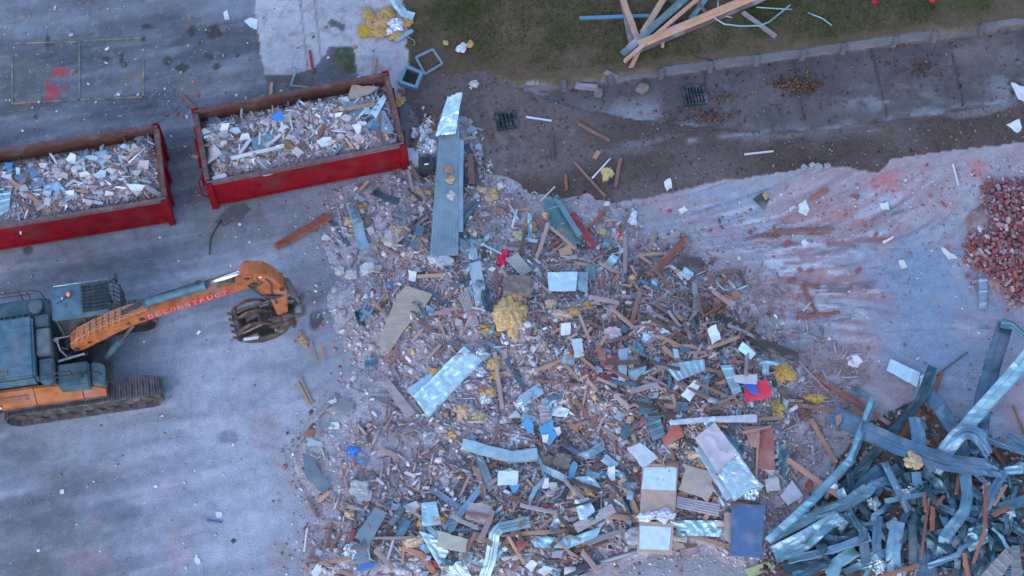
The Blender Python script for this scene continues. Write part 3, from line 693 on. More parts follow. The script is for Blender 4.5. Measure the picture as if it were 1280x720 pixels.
def strip(path, w, prof='tray', c=(.20, .33, .42), mat='cladding', name='cladding_strip', label=None, adj='', kindw='cladding strip', cat='cladding', group=None, twist=None, crum=.008, curve=False, ground=False, solid=.005, flip=False):
    pts = [PG(p[0], p[1], p[2]) if ground else P(*p) for p in path]
    n = len(pts)
    tw = twist or [0] * n
    if len(tw) < n: tw = [tw[0] + (tw[-1] - tw[0]) * i / (n - 1) for i in range(n)]
    fine = []; ft = []
    for i in range(n - 1):
        k = max(3, int((pts[i + 1] - pts[i]).length / .14))
        for j in range(k):
            u = j / k
            if curve:
                p0, p1, p2, p3 = pts[max(i - 1, 0)], pts[i], pts[i + 1], pts[min(i + 2, n - 1)]
                q = .5 * ((2 * p1) + (p2 - p0) * u + (2 * p0 - 5 * p1 + 4 * p2 - p3) * u * u + (3 * p1 - p0 - 3 * p2 + p3) * u ** 3)
            else: q = pts[i].lerp(pts[i + 1], u)
            fine.append(q); ft.append(tw[i] + (tw[i + 1] - tw[i]) * u)
    fine.append(pts[-1]); ft.append(tw[-1])
    c0 = sum(fine, Vector()) / len(fine); pr = PROF[prof]; m = len(pr); mb = MB(); K = len(fine); sd = R.uniform(0, 60)
    for i, p in enumerate(fine):
        t = (fine[min(i + 1, K - 1)] - fine[max(i - 1, 0)]).normalized()
        s = t.cross(Vector((0, 0, 1)))
        if s.length < .08: s = t.cross(Vector((.3, 1, 0)))
        s.normalize(); u = s.cross(t)
        cq, sq = math.cos(ft[i]), math.sin(ft[i]); s2 = s * cq + u * sq; u2 = u * cq - s * sq
        for (a, b) in pr:
            nz = mnoise.noise(Vector((i * .45, a * 2.5, sd))) * crum * 2.2 + abs(mnoise.noise(Vector((i * .8, a * 1.2, sd + 30)))) * crum * 1.6
            mb.v.append(tuple(p - c0 + s2 * a * w + u2 * ((-b if flip else b) * w + nz)))
    for i in range(K - 1):
        for j in range(m - 1):
            a = i * m + j; mb.f.append((a, a + 1, a + m + 1, a + m))
    o = mb.build(name, mat, color=jcol(c, .1), loc=c0, solid=solid)
    reg(o, adj, kindw, cat, group, c0, label); return o
def rag_mesh(name, r, mat, amp):
    nr, ns = 11, 40; sd = R.uniform(0, 90); mb = MB(); ph = R.uniform(0, 6.3)
    crease = 2.6 if mat in ('foil', 'plastic') else 1.7
    mb.v.append((0, 0, r[2] * .8))
    for i in range(1, nr + 1):
        for k in range(ns):
            th = 6.28318 * k / ns; c, s_ = math.cos(th), math.sin(th); rho = i / nr
            e = 1 + .55 * mnoise.noise(Vector((c * 1.3, s_ * 1.3, sd))) + .30 * mnoise.noise(Vector((c * 4, s_ * 4, sd + 5))) + (.22 * mnoise.noise(Vector((c * 11, s_ * 11, sd + 9))) if mat == 'wool' else 0)
            x, y = c * rho * e, s_ * rho * e
            f = ridged(x * crease + sd, y * crease, sd); f2 = mnoise.noise(Vector((x * 5 + sd, y * 5, sd)))
            z = r[2] * ((1 - rho * rho) * .65 + (.55 if mat != 'wool' else .4) * f * (1 - .45 * rho) + .22 * f2)
            mb.v.append((x * r[0] + f2 * .02, y * r[1] + f * .02, max(z, -.02)))
    for k in range(ns): mb.f.append((0, 1 + k, 1 + (k + 1) % ns))
    for i in range(nr - 1):
        for k in range(ns):
            a = 1 + i * ns + k; b = 1 + i * ns + (k + 1) % ns; mb.f.append((a, a + ns, b + ns, b))
    return mb
def lump(px, py, r, c, mat='stone', amp=.3, fs=2.0, sub=3, lift=-.25, name='concrete_lump', label=None, adj='', kindw='lump', cat='rubble lump', group=None, flat=False, rot=None):
    p = PG(px, py)
    rot = R.uniform(0, 6.3) if rot is None else rot
    if mat in ('wool', 'foil', 'fabric', 'plastic'):
        p = p + Vector((0, 0, .035))
        o = rag_mesh(name, r, mat, amp).build(name, mat, color=jcol(c, .08), loc=p, rot=(0, 0, rot), solid=.025 if mat == 'wool' else .006, smooth=(mat == 'wool'))
        reg(o, adj, kindw, cat, group, p, label); return o
    p = p + Vector((0, 0, r[2] * (1 + lift)))
    bm = bmesh.new(); bmesh.ops.create_icosphere(bm, subdivisions=sub, radius=1); sd = R.uniform(0, 90)
    for v in bm.verts:
        n = mnoise.fractal(v.co * fs + Vector((sd, sd * .7, 0)), 1.0, 2.0, 4)
        q = v.co.copy(); q = Vector([max(-.72, min(.72, t)) for t in q]) * 1.2
        v.co = q * (1 + amp * n)
        v.co = Vector((v.co.x * r[0], v.co.y * r[1], max(v.co.z, -.55) * r[2]))
    me = bpy.data.meshes.new(name); bm.to_mesh(me); bm.free(); me.materials.append(M[mat])
    o = bpy.data.objects.new(name, me); col.objects.link(o); o.location = p; o.rotation_euler = (0, 0, rot); o.color = (*jcol(c, .08), 1)
    reg(o, adj, kindw, cat, group, p, label); return o
def wire(path, r, c, mat='plastic', name='loose_pipe', label=None, adj='', kindw='thin pipe', cat='pipe', group=None, n=7):
    pts = [PG(p[0], p[1], (p[2] if len(p) > 2 else 0) + r + .01) for p in path]
    fine = []
    for i in range(len(pts) - 1):
        k = max(2, int((pts[i + 1] - pts[i]).length / .15))
        for j in range(k): fine.append(pts[i].lerp(pts[i + 1], j / k))
    fine.append(pts[-1])
    fine = [f if i in (0, len(fine) - 1) else Vector((f.x, f.y, max(f.z, gz(f.x, f.y) + r))) for i, f in enumerate(fine)]
    o = MB().tube(fine, r, n).build(name, mat, color=jcol(c, .06), center=True, smooth=True)
    reg(o, adj, kindw, cat, group, sum(pts, Vector()) / len(pts), label); return o
WOOL = (.56, .36, .12); GREY = (.33, .30, .31); CY = (.66, .74, .77); TEAL = (.17, .29, .36); WHITE = (.66, .66, .67)

# ------------------------------------------------------------------ excavator
def L2(o, label): o['label'] = label; return o
ORANGE = (.36, .112, .038); SLATE = (.06, .112, .138); DKG = (.05, .055, .06); MUD = (.13, .105, .095)
hd = rad(9.16); EX = empty('excavator', (-10.92, 17.90, 0.005), hd)
tag(EX, 'orange and slate blue crawler excavator parked at the edge of the rubble', 'excavator')
def stadium(x0, x1, r, n=9):
    pts = []
    for i in range(n): a = -math.pi / 2 + math.pi * i / (n - 1); pts.append((x1 + r * math.cos(a), r + r * math.sin(a)))
    for i in range(n): a = math.pi / 2 + math.pi * i / (n - 1); pts.append((x0 + r * math.cos(a), r + r * math.sin(a)))
    return pts
for sgn in (-1, 1):
    yc = sgn * 1.08 + .06; wdt = .57
    mb = MB(); x0, x1, r = -1.60, 1.56, .37
    per = 2 * (x1 - x0) + 2 * math.pi * r; ns = 62
    for k in range(ns):
        s = k / ns * per
        if s < x1 - x0: p = (x0 + s, 2 * r); a = 0
        elif s < x1 - x0 + math.pi * r: q = (s - (x1 - x0)) / r; p = (x1 + r * math.sin(q), r + r * math.cos(q)); a = q
        elif s < 2 * (x1 - x0) + math.pi * r: p = (x1 - (s - (x1 - x0) - math.pi * r), 0); a = math.pi
        else: q = (s - 2 * (x1 - x0) - math.pi * r) / r; p = (x0 - r * math.sin(q), r - r * math.cos(q)); a = math.pi + q
        rot = Matrix.Rotation(a, 3, 'Y')
        mb.box((p[0], yc, p[1] + .012), (.124, wdt, .026), rot)
        for off in (-.035, .03): 
            c = Vector((p[0], yc, p[1] + .012)) + rot @ Vector((off, 0, .026)); mb.box(c, (.022, wdt * .98, .032), rot)
        for off in (-.09, .09):
            c = Vector((p[0], yc + off, p[1] + .012)) + rot @ Vector((0, 0, -.05)); mb.box(c, (.11, .04, .06), rot)
    t = mb.build('track', 'steel', EX, (.16, .14, .145))
    prof = [(x, z) for x, z in stadium(x0 + .12, x1 - .12, .24)]; prof = [(x, z + .13) for x, z in prof]
    MB().prism(prof, yc - .17, yc + .17, .01).build('track_frame', 'steel', t, (.10, .085, .08))
    for xx, nm in ((x0, 'sprocket'), (x1, 'idler')):
        m2 = MB(); m2.prism([(xx + .29 * math.cos(i * math.pi / 10), .37 + .29 * math.sin(i * math.pi / 10)) for i in range(20)], yc - .12, yc + .12)
        m2.prism([(xx + .12 * math.cos(i * math.pi / 6), .37 + .12 * math.sin(i * math.pi / 6)) for i in range(12)], yc - .2, yc + .2); m2.build(nm, 'steel', t, (.12, .10, .095))
    m3 = MB()
    for k in range(7): m3.prism([(x0 + .4 + k * .36 + .1 * math.cos(i * math.pi / 6), .11 + .1 * math.sin(i * math.pi / 6)) for i in range(12)], yc - .2, yc + .2)
    m3.build('track_roller', 'steel', t, (.11, .095, .09))
MB().box((0, 0, .5), (1.5, 1.4, .34), bev=.03).box((0, 0, .76), (1.05, 1.05, .22), bev=.03).build('undercarriage', 'steel', EX, MUD)
MB().box((-.45, -.02, .94), (3.3, 2.14, .16), bev=.02).build('turntable_deck', 'paint', EX, DKG)
MB().prism([(-2.1, .9), (-1.45, .9), (-1.45, 1.95), (-1.8, 1.95), (-2.1, 1.6)], -1.2, 1.2, .05).build('counterweight', 'paint', EX, SLATE)
hood = MB().box((-1.02, -.1, 1.55), (1.36, 1.5, 1.16), bev=.06).build('engine_hood', 'paint', EX, (.085, .16, .205))
m = MB()
for k in range(3): m.box((-1.02, -.62 + k * .48, 2.138), (1.2, .035, .018), bev=.006)
m.build('hood_rib', 'paint', hood, (.10, .18, .23)); MB().box((-1.1, -.69, 2.14), (.24, .10, .03), bev=.01).build('hood_latch', 'rust', hood, (.16, .12, .1))
MB().box((-.95, .925, 1.42), (1.75, .5, .95), bev=.04).build('radiator_housing', 'paint', EX, SLATE)
m = MB()
for k in range(8): m.box((-1.62 + k * .155, .73, 1.905), (.10, .11, .02))
m.build('air_vent', 'rubber', EX, (.015, .017, .02))
fc = MB().tube([(-.25, .86, 1.86), (-.25, .86, 2.08)], .15, 20).tube([(-.25, .86, 2.08), (-.25, .86, 2.12)], .17, 20).build('air_filter_cap', 'paint', EX, (.07, .12, .15))
MB().box((-.14, .55, 1.5), (.38, .30, 1.0), bev=.03).box((-.14, .9, 1.4), (.40, .5, .9), bev=.03).build('battery_box', 'paint', EX, (.075, .12, .145))
MB().box((-.13, .03, 1.48), (.36, .66, .98), bev=.03).build('hydraulic_tank', 'paint', EX, (.15, .175, .20))
fk = MB().box((.50, -.78, 1.36), (.76, .56, .72), bev=.04).build('fuel_tank', 'paint', EX, SLATE)
MB().tube([(.66, -.88, 1.70), (.66, -.88, 1.76)], .07, 14).build('filler_cap', 'rubber', fk, (.04, .04, .045))
tb = MB().box((-.10, -.64, 1.44), (.36, .54, .9), bev=.03).build('tool_locker', 'paint', EX, SLATE)
MB().tube([(-.08, -.62, 1.87), (-.08, -.62, 1.92)], .115, 18).build('locker_cap', 'paint', tb, (.07, .11, .13))
MB().prism([(.9, 1.02), (1.2, 1.02), (1.2, 1.35), (1.05, 1.52), (.9, 1.52)], -1.0, -.48, .03).build('step_box', 'paint', EX, (.09, .14, .17))
m = MB(); 
for k in range(5): m.box((1.22 + k * .055, -.72, 1.2), (.015, .36, .02))
for yy in (-.9, -.54): m.box((1.33, yy, 1.2), (.26, .02, .03))
m.build('foot_step', 'steel', EX, (.08, .07, .065))
for (x0, x1, nm) in ((-1.9, -.52, 'rear_side_panel'), (-.50, .62, 'side_panel'), (.64, 1.18, 'front_side_panel')):
    zt = 1.62 if x0 < .6 else 1.45
    mb = MB(); pr = [(-1.22, 1.02), (-1.24, 1.30), (-1.0, zt), (-.94, zt), (-.94, 1.02)]
    z2 = 1.62 if x0 < -.6 else (1.58 if x0 < 0 else 1.18)
    z1 = zt
    vs = []; 
    for xx, zz in ((x0, zt if x0 < .6 else 1.42), (x1, zt if x1 < .3 else (1.46 if x1 < .7 else 1.22))):
        for (yy, z_) in ((-1.10, 1.02), (-1.13, 1.02 + (zz - 1.02) * .35), (-.92 - (0 if zz > 1.4 else .1), zz), (-.86, zz), (-.86, 1.02)): vs.append((xx, yy, z_))
    fs = [(4, 3, 2, 1, 0), (5, 6, 7, 8, 9)] + [(i, (i + 1) % 5, 5 + (i + 1) % 5, 5 + i) for i in range(5)]
    sp = mb.add(vs, fs).build('side_panel', 'paint', EX, ORANGE)
    if nm == 'rear_side_panel':
        m2 = MB()
        pass
        m2.box((-1.0, -1.035, 1.44), (.64, .14, .01), Matrix.Rotation(1.06, 3, 'X')).build('louvre', 'rubber', sp, (.20, .085, .05))
        MB().box((-1.42, -1.13, 1.27), (.10, .02, .10)).build('side_lamp', 'plastic', sp, (.7, .62, .5))
# handrails
def rail(pts, parent, r=.018, nm='handrail', mat='rubber', c=(.03, .032, .035)): return MB().tube(pts, r, 7).build(nm, mat, parent, c)
rail([(-2.0, 1.2, 2.28), (-.35, 1.2, 2.28), (-.1, 1.14, 2.28), (.02, 1.02, 1.9), (.02, 1.0, 1.55)], EX)
rail([(-2.0, 1.2, 2.08), (-.35, 1.2, 2.08)], EX, .013); rail([(-.6, 1.2, 1.85), (-.6, 1.2, 2.28)], EX, .014); rail([(-.42, 1.2, 1.85), (-.42, 1.2, 2.28)], EX, .014)
rail([(-1.9, -.86, 2.0), (-.2, -.86, 2.0), (.15, -.84, 2.02), (.5, -.84, 2.02), (.52, -.84, 1.72)], EX)
rail([(-.05, -.95, 1.62), (.1, -.90, 1.92), (.68, -.88, 1.92), (1.1, -.78, 1.62), (1.16, -.76, 1.2)], EX)
rail([(-.3, -.2, 1.99), (-.3, .7, 1.99), (-.3, .95, 1.97)], EX, .012, 'cable')
# cab
cab = MB().box((.84, .61, 1.30), (.98, .80, .6), bev=.04).build('cab', 'paint', EX, DKG)
m = MB()
for (xx, yy) in ((.36, .22), (.36, 1.0), (1.55, .22), (1.55, 1.0), (1.0, 1.0), (1.0, .22)): m.box((xx, yy, 2.14), (.07, .06, 1.1))
m.box((.95, .22, 1.62), (1.2, .05, .06)); m.box((.95, 1.0, 1.62), (1.2, .05, .06)); m.build('cab_pillar', 'paint', cab, DKG)
for (c, d) in (((.96, .222, 2.12), (1.14, .012, .98)), ((.96, .998, 2.12), (1.14, .012, .98)), ((1.54, .61, 2.12), (.012, .74, .98)), ((.365, .61, 2.12), (.012, .74, .9))):
    MB().box(c, d).build('cab_window', 'glass', cab)
roof = MB().box((.98, .61, 2.70), (1.40, .90, .12), bev=.035).build('cab_roof', 'paint', cab, (.08, .15, .195))
MB().box((1.34, .61, 2.768), (.60, .72, .012)).build('roof_window', 'glass', roof)
m = MB()
for k in range(8): m.box((1.34, .28 + k * .094, 2.80), (.68, .016, .03))
for k in range(5): m.box((1.05 + k * .145, .61, 2.80), (.016, .76, .024))
m.build('roof_guard', 'rubber', roof, (.03, .04, .045))
m = MB()
for k in range(7):
    yy = .26 + k * .117
    m.tube([(1.66, yy, 2.80), (1.82, yy, 2.72), (1.92, yy, 2.5), (1.93, yy, 2.1), (1.88, yy, 1.6)], .014, 6)
for (xx, zz) in ((1.80, 2.74), (1.92, 2.52), (1.93, 2.25), (1.925, 2.0), (1.9, 1.7)): m.tube([(xx, .22, zz), (xx, 1.0, zz)], .013, 6)
m.build('front_guard', 'rubber', cab, (.025, .028, .03))
bc = MB().tube([(.72, .76, 2.76), (.72, .76, 2.80)], .065, 14).build('beacon_base', 'rubber', cab, (.03, .03, .03))
MB().tube([(.72, .76, 2.80), (.72, .76, 2.86), (.72, .76, 2.90)], .06, 14, r2=.035).build('beacon', 'plastic', cab, (.75, .18, .06), smooth=True)
MB().tube([(.66, .74, 2.77), (.5, .62, 2.775), (.33, .55, 2.74), (.30, .5, 2.5)], .011, 6).build('beacon_cable', 'rubber', cab, (.02, .02, .02))
MB().box((.55, .70, 2.766), (.035, .07, .012)).build('roof_sticker', 'plastic', roof, (.7, .7, .7))
MB().tube([(.62, .5, 2.765), (.62, .5, 2.785)], .045, 14).build('roof_vent', 'rubber', roof, (.06, .1, .12))
MB().tube([(1.62, 1.02, 2.60), (1.8, 1.12, 2.62), (1.84, 1.14, 2.62)], .018, 7).box((1.84, 1.16, 2.56), (.06, .16, .22), bev=.015).build('mirror', 'rubber', cab, (.03, .03, .03))
MB().tube([(.36, 1.06, 2.78), (1.68, 1.06, 2.78)], .014, 6).build('roof_rail', 'chrome', cab, (.4, .45, .5))
# engine bay between cab and tank
MB().box((.42, -.13, 1.06), (.86, .6, .08)).build('bay_floor', 'rubber', EX, (.02, .02, .022))
m = MB(); rr = random.Random(3)
for k in range(9):
    a = Vector((.08 + rr.uniform(0, .2), rr.uniform(-.38, .12), 1.2 + rr.uniform(0, .25))); b = a + Vector((rr.uniform(.2, .6), rr.uniform(-.12, .12), rr.uniform(0, .3)))
    m.tube([a, (a + b) / 2 + Vector((0, 0, rr.uniform(.05, .25))), b], .022, 6)
m.build('hydraulic_hose', 'rubber', EX, (.05, .05, .052))
m = MB().tube([(.06, .12, 1.75), (.16, .06, 1.72), (.2, -.1, 1.6), (.4, -.32, 1.5)], .028, 7).tube([(.1, .12, 1.78), (.75, .2, 1.7)], .02, 6).tube([(.15, -.4, 1.66), (.8, -.3, 1.66)], .03, 7).box((.16, .1, 1.76), (.1, .1, .1), bev=.02)
m.build('steel_pipe', 'steel', EX, (.32, .33, .35))
# boom
top = [(0, 1.83), (.10, 1.98), (.7, 2.46), (1.2, 2.76), (1.6, 2.94), (2.1, 3.10), (4.76, 4.04), (4.92, 3.98)]
bot = [(4.92, 3.80), (4.76, 3.70), (2.2, 2.76), (1.7, 2.56), (1.05, 2.14), (.25, 1.58), (.04, 1.58)]
def topz(x):
    for (xa, za), (xb, zb) in zip(top[:-1], top[1:]):
        if xa <= x <= xb: return za + (zb - za) * (x - xa) / (xb - xa)
    return 4.0
boom = MB().prism(top + bot, -.20, .20, .018).build('boom', 'paint', EX, ORANGE)
MB().box((3.5, 0, topz(3.5) + .004), (1.0, .32, .012), Matrix.Rotation(-.34, 3, 'Y')).build('boom_wear_plate', 'paint', boom, (.30, .15, .09))
m = MB().box((4.15, .03, topz(4.15) + .03), (.40, .24, .08), Matrix.Rotation(-.34, 3, 'Y'), bev=.02)
for k in range(6): m.tube([(3.9 + k * .05, -.1 + k * .03, topz(3.95) + .02), (4.05 + k * .04, -.08 + k * .03, topz(4.1) + .09), (4.35, -.12 + k * .05, topz(4.35) + .02)], .02, 6)
m.build('hose_manifold', 'rubber', boom, (.09, .07, .06))
m = MB()
for k in range(7):
    yy = -.14 + k * .048; o = .02 + .012 * (k % 2)
    m.tube([(.04 + .04 * k, yy, 1.92), (.25, yy, topz(.25) + .06), (.7, yy, topz(.7) + o), (1.2, yy, topz(1.2) + o), (1.6, yy, topz(1.6) + o), (2.15, yy * .8, topz(2.15) + .03)], .019, 7)
m.build('hose', 'rubber', boom, (.34, .15, .085))
m = MB()
for k in range(8):
    x = .28 + k * .17; z = topz(x)
    m.tube([(x, .19, z - .03), (x, .1, z + .06), (x - .02, -.12, z + .07), (x - .05, -.19, z - .02), (x - .12, -.2, z - .16)], .016, 6)
m.build('hose_clamp', 'paint', boom, (.40, .16, .08))
m = MB()
for k in range(3): m.tube([(1.5, -.05 + k * .05, topz(1.5) + .03), (1.9, -.02 + k * .06, topz(1.9) + .10), (2.4, .12 + k * .02, topz(2.4) + .06), (3.1, .14, topz(3.1) + .05), (3.7, .12, topz(3.7) + .05)], .022, 7)
m.build('hose', 'rubber', boom, (.04, .042, .045))
for x, z in ((.5, 2.0), (1.6, 2.72), (.14, 1.74), (1.95, 2.85)):
    MB().tube([(x, -.215, z), (x, .215, z)], .075 if x > 1.9 or x < .2 else .05, 14).build('pin', 'steel', boom, (.06, .06, .065))
for sgn in (-1, 1):
    bcy = MB().tube([(.75, sgn * .27, 1.20), (1.25, sgn * .26, 1.95)], .085, 14).build('boom_cylinder', 'paint', EX, (.06, .10, .12))
    MB().tube([(1.25, sgn * .26, 1.95), (1.68, sgn * .24, 2.6)], .045, 12).build('rod', 'chrome', bcy, (.5, .5, .52))
# lettering on the boom's side
def bz(x): return 2.76 + (x - 2.2) / 2.56 * .94
def tz(x): return 3.10 + (x - 2.1) / 2.66 * .94
def panel(x0, x1, f0, f1, y, nm, mat, colr, parent, th=.006):
    vs = []
    for yy in (y - th / 2, y + th / 2):
        for x, f in ((x0, f0), (x1, f0), (x1, f1), (x0, f1)): vs.append((x, yy, bz(x) + (tz(x) - bz(x)) * f))
    return MB().add(vs, [(0, 1, 2, 3), (7, 6, 5, 4), (0, 4, 5, 1), (1, 5, 6, 2), (2, 6, 7, 3), (3, 7, 4, 0)]).build(nm, mat, parent, colr)
sign = panel(2.04, 4.24, .10, .84, -.2035, 'lettering_panel', 'paint', (.50, .035, .06), boom)
def letters(txt, y, colr, dx, dz, nm):
    x = 2.10; adv = 2.08 / len(txt); mb = MB()
    for i, ch in enumerate(txt):
        cu = bpy.data.curves.new('t', 'FONT'); cu.body = ch; cu.size = 1; cu.offset = .018; tmp = bpy.data.objects.new('t', cu); col.objects.link(tmp)
        dg = bpy.context.evaluated_depsgraph_get(); me = bpy.data.meshes.new_from_object(tmp.evaluated_get(dg))
        xs = [v.co.x for v in me.vertices]; ys = [v.co.y for v in me.vertices]
        w = max(xs) - min(xs); h = max(ys) - min(ys); sc = adv * (1.06 - .012 * i)
        def mp(v):
            u = (v.co.x - min(xs)) / w; q = (v.co.y - min(ys)) / h
            X_ = x + adv * .1 + u * adv * .72 + dx; f = .2 + .58 * q
            return (X_, y, bz(X_) + (tz(X_) - bz(X_)) * f + dz)
        mb.add([mp(v) for v in me.vertices], [list(p.vertices) for p in me.polygons])
        bpy.data.objects.remove(tmp); bpy.data.curves.remove(cu); bpy.data.meshes.remove(me)
        x += adv
    return mb.build(nm, 'paint', sign, colr)
letters('DECONSTRUCT', -.2085, (.05, .03, .04), .018, -.014, 'letter_shadow'); letters('DECONSTRUCT', -.2105, (.62, .26, .17), 0, 0, 'lettering')
# arm cylinder, arm, bucket
ac = MB().tube([(2.16, .02, topz(2.16) + .12), (3.60, .02, 3.72)], .095, 18).tube([(3.54, .02, 3.70), (3.66, .02, 3.745)], .115, 18).box((2.14, .02, 3.18), (.2, .14, .18), bev=.03).build('arm_cylinder', 'paint', EX, (.06, .14, .18))
MB().tube([(3.62, .02, 3.73), (4.66, .02, 4.16)], .056, 14).build('rod', 'chrome', ac, (.72, .74, .76), smooth=True)
MB().box((3.5, .08, 3.80), (.14, .1, .08), bev=.02).tube([(2.25, .12, 3.32), (3.5, .10, 3.80)], .018, 6).build('cylinder_line', 'rubber', ac, (.03, .03, .033))
arm = MB().prism([(4.54, 4.24), (4.76, 4.36), (5.10, 4.28), (5.32, 3.9), (5.52, 3.25), (5.40, 1.9), (5.30, 1.76), (5.14, 1.80), (5.06, 3.0), (4.70, 3.62), (4.52, 3.95)], -.17, .17, .02).build('arm', 'paint', EX, (.36, .105, .038))
for sy in (-.185, .185): MB().prism([(4.56, 4.08), (4.66, 4.32), (4.80, 4.32), (4.78, 4.04)], sy - .02, sy + .02).build('arm_lug', 'paint', arm, ORANGE)
for x, z, rr in ((4.80, 3.85, .10), (4.68, 4.18, .07), (5.42, 3.35, .06), (5.27, 1.88, .08)):
    MB().tube([(x, -.22, z), (x, .22, z)], rr, 14).build('pin', 'steel', arm, (.06, .055, .055))
m = MB()
for k in range(3): m.tube([(4.66, -.19 - .02 * k, 3.75 + .05 * k), (4.9, -.23, 3.25), (5.15, -.24, 3.0 + k * .06), (5.38, -.2, 3.0), (5.5, -.1, 3.1)], .024, 7)
m.tube([(4.9, -.18, 4.12), (5.0, -.2, 3.8), (4.8, -.2, 3.6)], .016, 6).tube([(5.1, -.18, 4.0), (5.2, -.2, 3.7), (5.15, -.2, 3.3), (5.2, -.19, 2.6)], .018, 6)
m.build('hose', 'rubber', arm, (.05, .045, .045))
MB().box((4.98, -.176, 4.10), (.07, .008, .07)).build('arm_sticker', 'plastic', arm, (.6, .65, .7))
bcl = MB().tube([(5.54, 0, 3.38), (5.66, 0, 2.55)], .09, 12).build('bucket_cylinder', 'steel', EX, (.13, .115, .11))
MB().tube([(5.66, 0, 2.55), (5.70, 0, 2.0)], .045, 10).build('rod', 'chrome', bcl, (.5, .5, .5))
m = MB()
for sy in (-.24, .24): m.box((5.72, sy, 1.93), (.60, .05, .14), Matrix.Rotation(.15, 3, 'Y'), bev=.015).box((5.78, sy * .9, 1.68), (.12, .05, .5), Matrix.Rotation(.35, 3, 'Y'), bev=.015)
for x, z in ((5.98, 1.97), (5.5, 1.88), (5.68, 1.45)): m.tube([(x, -.3, z), (x, .3, z)], .06, 12)
m.build('bucket_link', 'steel', EX, MUD).location.x = -.18
hit = MB().box((5.42, .0, 1.52), (.56, .5, .16), Matrix.Rotation(.2, 3, 'Y'), bev=.03)
for sy in (-.22, .22): hit.prism([(5.12, 1.9), (5.4, 1.95), (5.75, 1.6), (5.72, 1.36), (5.2, 1.40)], sy - .03, sy + .03, .01)
for x, z in ((5.25, 1.45), (5.66, 1.42)): hit.tube([(x, -.32, z), (x, .32, z)], .055, 12)
hit.build('quick_hitch', 'steel', EX, (.09, .072, .065)).location.x = -.18
bk = [(5.62, 1.42), (5.60, 1.12), (5.42, .82), (5.10, .62), (4.7, .58), (4.34, .72), (4.06, .98)]
bucket = MB()
n = len(bk)
for sy in (-.5, .5):
    pr = bk + [(4.16, 1.10), (4.62, 1.16), (5.05, 1.34), (5.3, 1.44)]
    inner = [(5.48, 1.32), (5.46, 1.14), (5.32, .92), (5.05, .76), (4.72, .72), (4.45, .83), (4.32, .98), (4.66, 1.04), (5.08, 1.22)]
    bucket.prism(bk[2:] + [(4.16, 1.10), (4.62, 1.16), (4.72, .92), (5.1, .90)], sy - .025, sy + .025, .006)
    bucket.prism([(5.0, 1.36), (5.3, 1.46), (5.62, 1.42), (5.60, 1.12), (5.42, .82), (5.1, .90), (5.28, 1.14)], sy - .025, sy + .025, .006)
for i in range(n - 1):
    if i in (2,): 
        for yy in (-.36, -.12, .12, .36): 
            a, b = Vector((bk[i][0], yy, bk[i][1])), Vector((bk[i + 1][0], yy, bk[i + 1][1])); bucket.box((a + b) / 2, ((b - a).length + .04, .09, .04), frame_x(b - a))
    else:
        a, b = Vector((bk[i][0], 0, bk[i][1])), Vector((bk[i + 1][0], 0, bk[i + 1][1])); bucket.box((a + b) / 2, ((b - a).length + .03, .98, .03), frame_x(b - a))
bucket.box((4.10, 0, 1.02), (.20, 1.08, .06), Matrix.Rotation(.65, 3, 'Y'), bev=.012)
bucket = bucket.build('bucket', 'steel', EX, (.125, .085, .07)); bucket.location = (.56, -.42, .30); bucket.rotation_euler = (0, 0, .12); bucket.scale = (.86, .80, .95)
for k in range(5):
    MB().box((3.97, -.44 + k * .22, 1.12), (.17, .09, .06), Matrix.Rotation(.75, 3, 'Y'), bev=.012).build('tooth', 'steel', bucket, (.16, .14, .135))
m = MB()
for k in (0, 3): m.tube([(5.2, -.3 + k * .2, 1.5), (4.8, -.36 + k * .23, 1.40), (4.45, -.38 + k * .25, 1.28), (4.2, -.38 + k * .25, 1.18)], .045, 7)
m.box((4.62, .12, 1.30), (.5, .34, .03), Matrix.Rotation(-.32, 3, 'Y'), bev=.008)
m.box((4.78, 0, 1.37), (.09, .8, .07), bev=.01)
for yy in (-.42, 0, .42):
    pr = [(5.15, 1.42), (4.85, 1.66), (4.5, 1.70), (4.18, 1.52), (4.02, 1.2), (4.10, 1.16), (4.26, 1.44), (4.52, 1.58), (4.82, 1.54), (5.05, 1.34)]
    m.prism(pr, yy - .03, yy + .03, .01)
m.box((4.14, .0, 1.40), (.06, .9, .10), bev=.01)
m.build('upper_jaw', 'steel', bucket, (.135, .09, .07))
MB().box((4.4, -.53, 1.02), (.44, .012, .16), Matrix.Rotation(.25, 3, 'Y')).build('bright_wear_plate', 'galv', bucket, (.6, .7, .75))

for o in list(EX.children):   # the upper house sits back on the swing ring and spans the tracks
    n = o.name.split('.')[0]
    if n in ('turntable_deck', 'counterweight', 'engine_hood', 'radiator_housing', 'air_vent', 'air_filter_cap', 'battery_box', 'hydraulic_tank', 'fuel_tank', 'tool_locker', 'step_box', 'foot_step', 'handrail', 'cable', 'bay_floor', 'hydraulic_hose', 'steel_pipe', 'side_panel'):
        o.location.x = -.50; o.scale.y = 1.14 if n in ('side_panel', 'turntable_deck', 'counterweight') else 1.09
    if n == 'cab': o.location.x = -.50
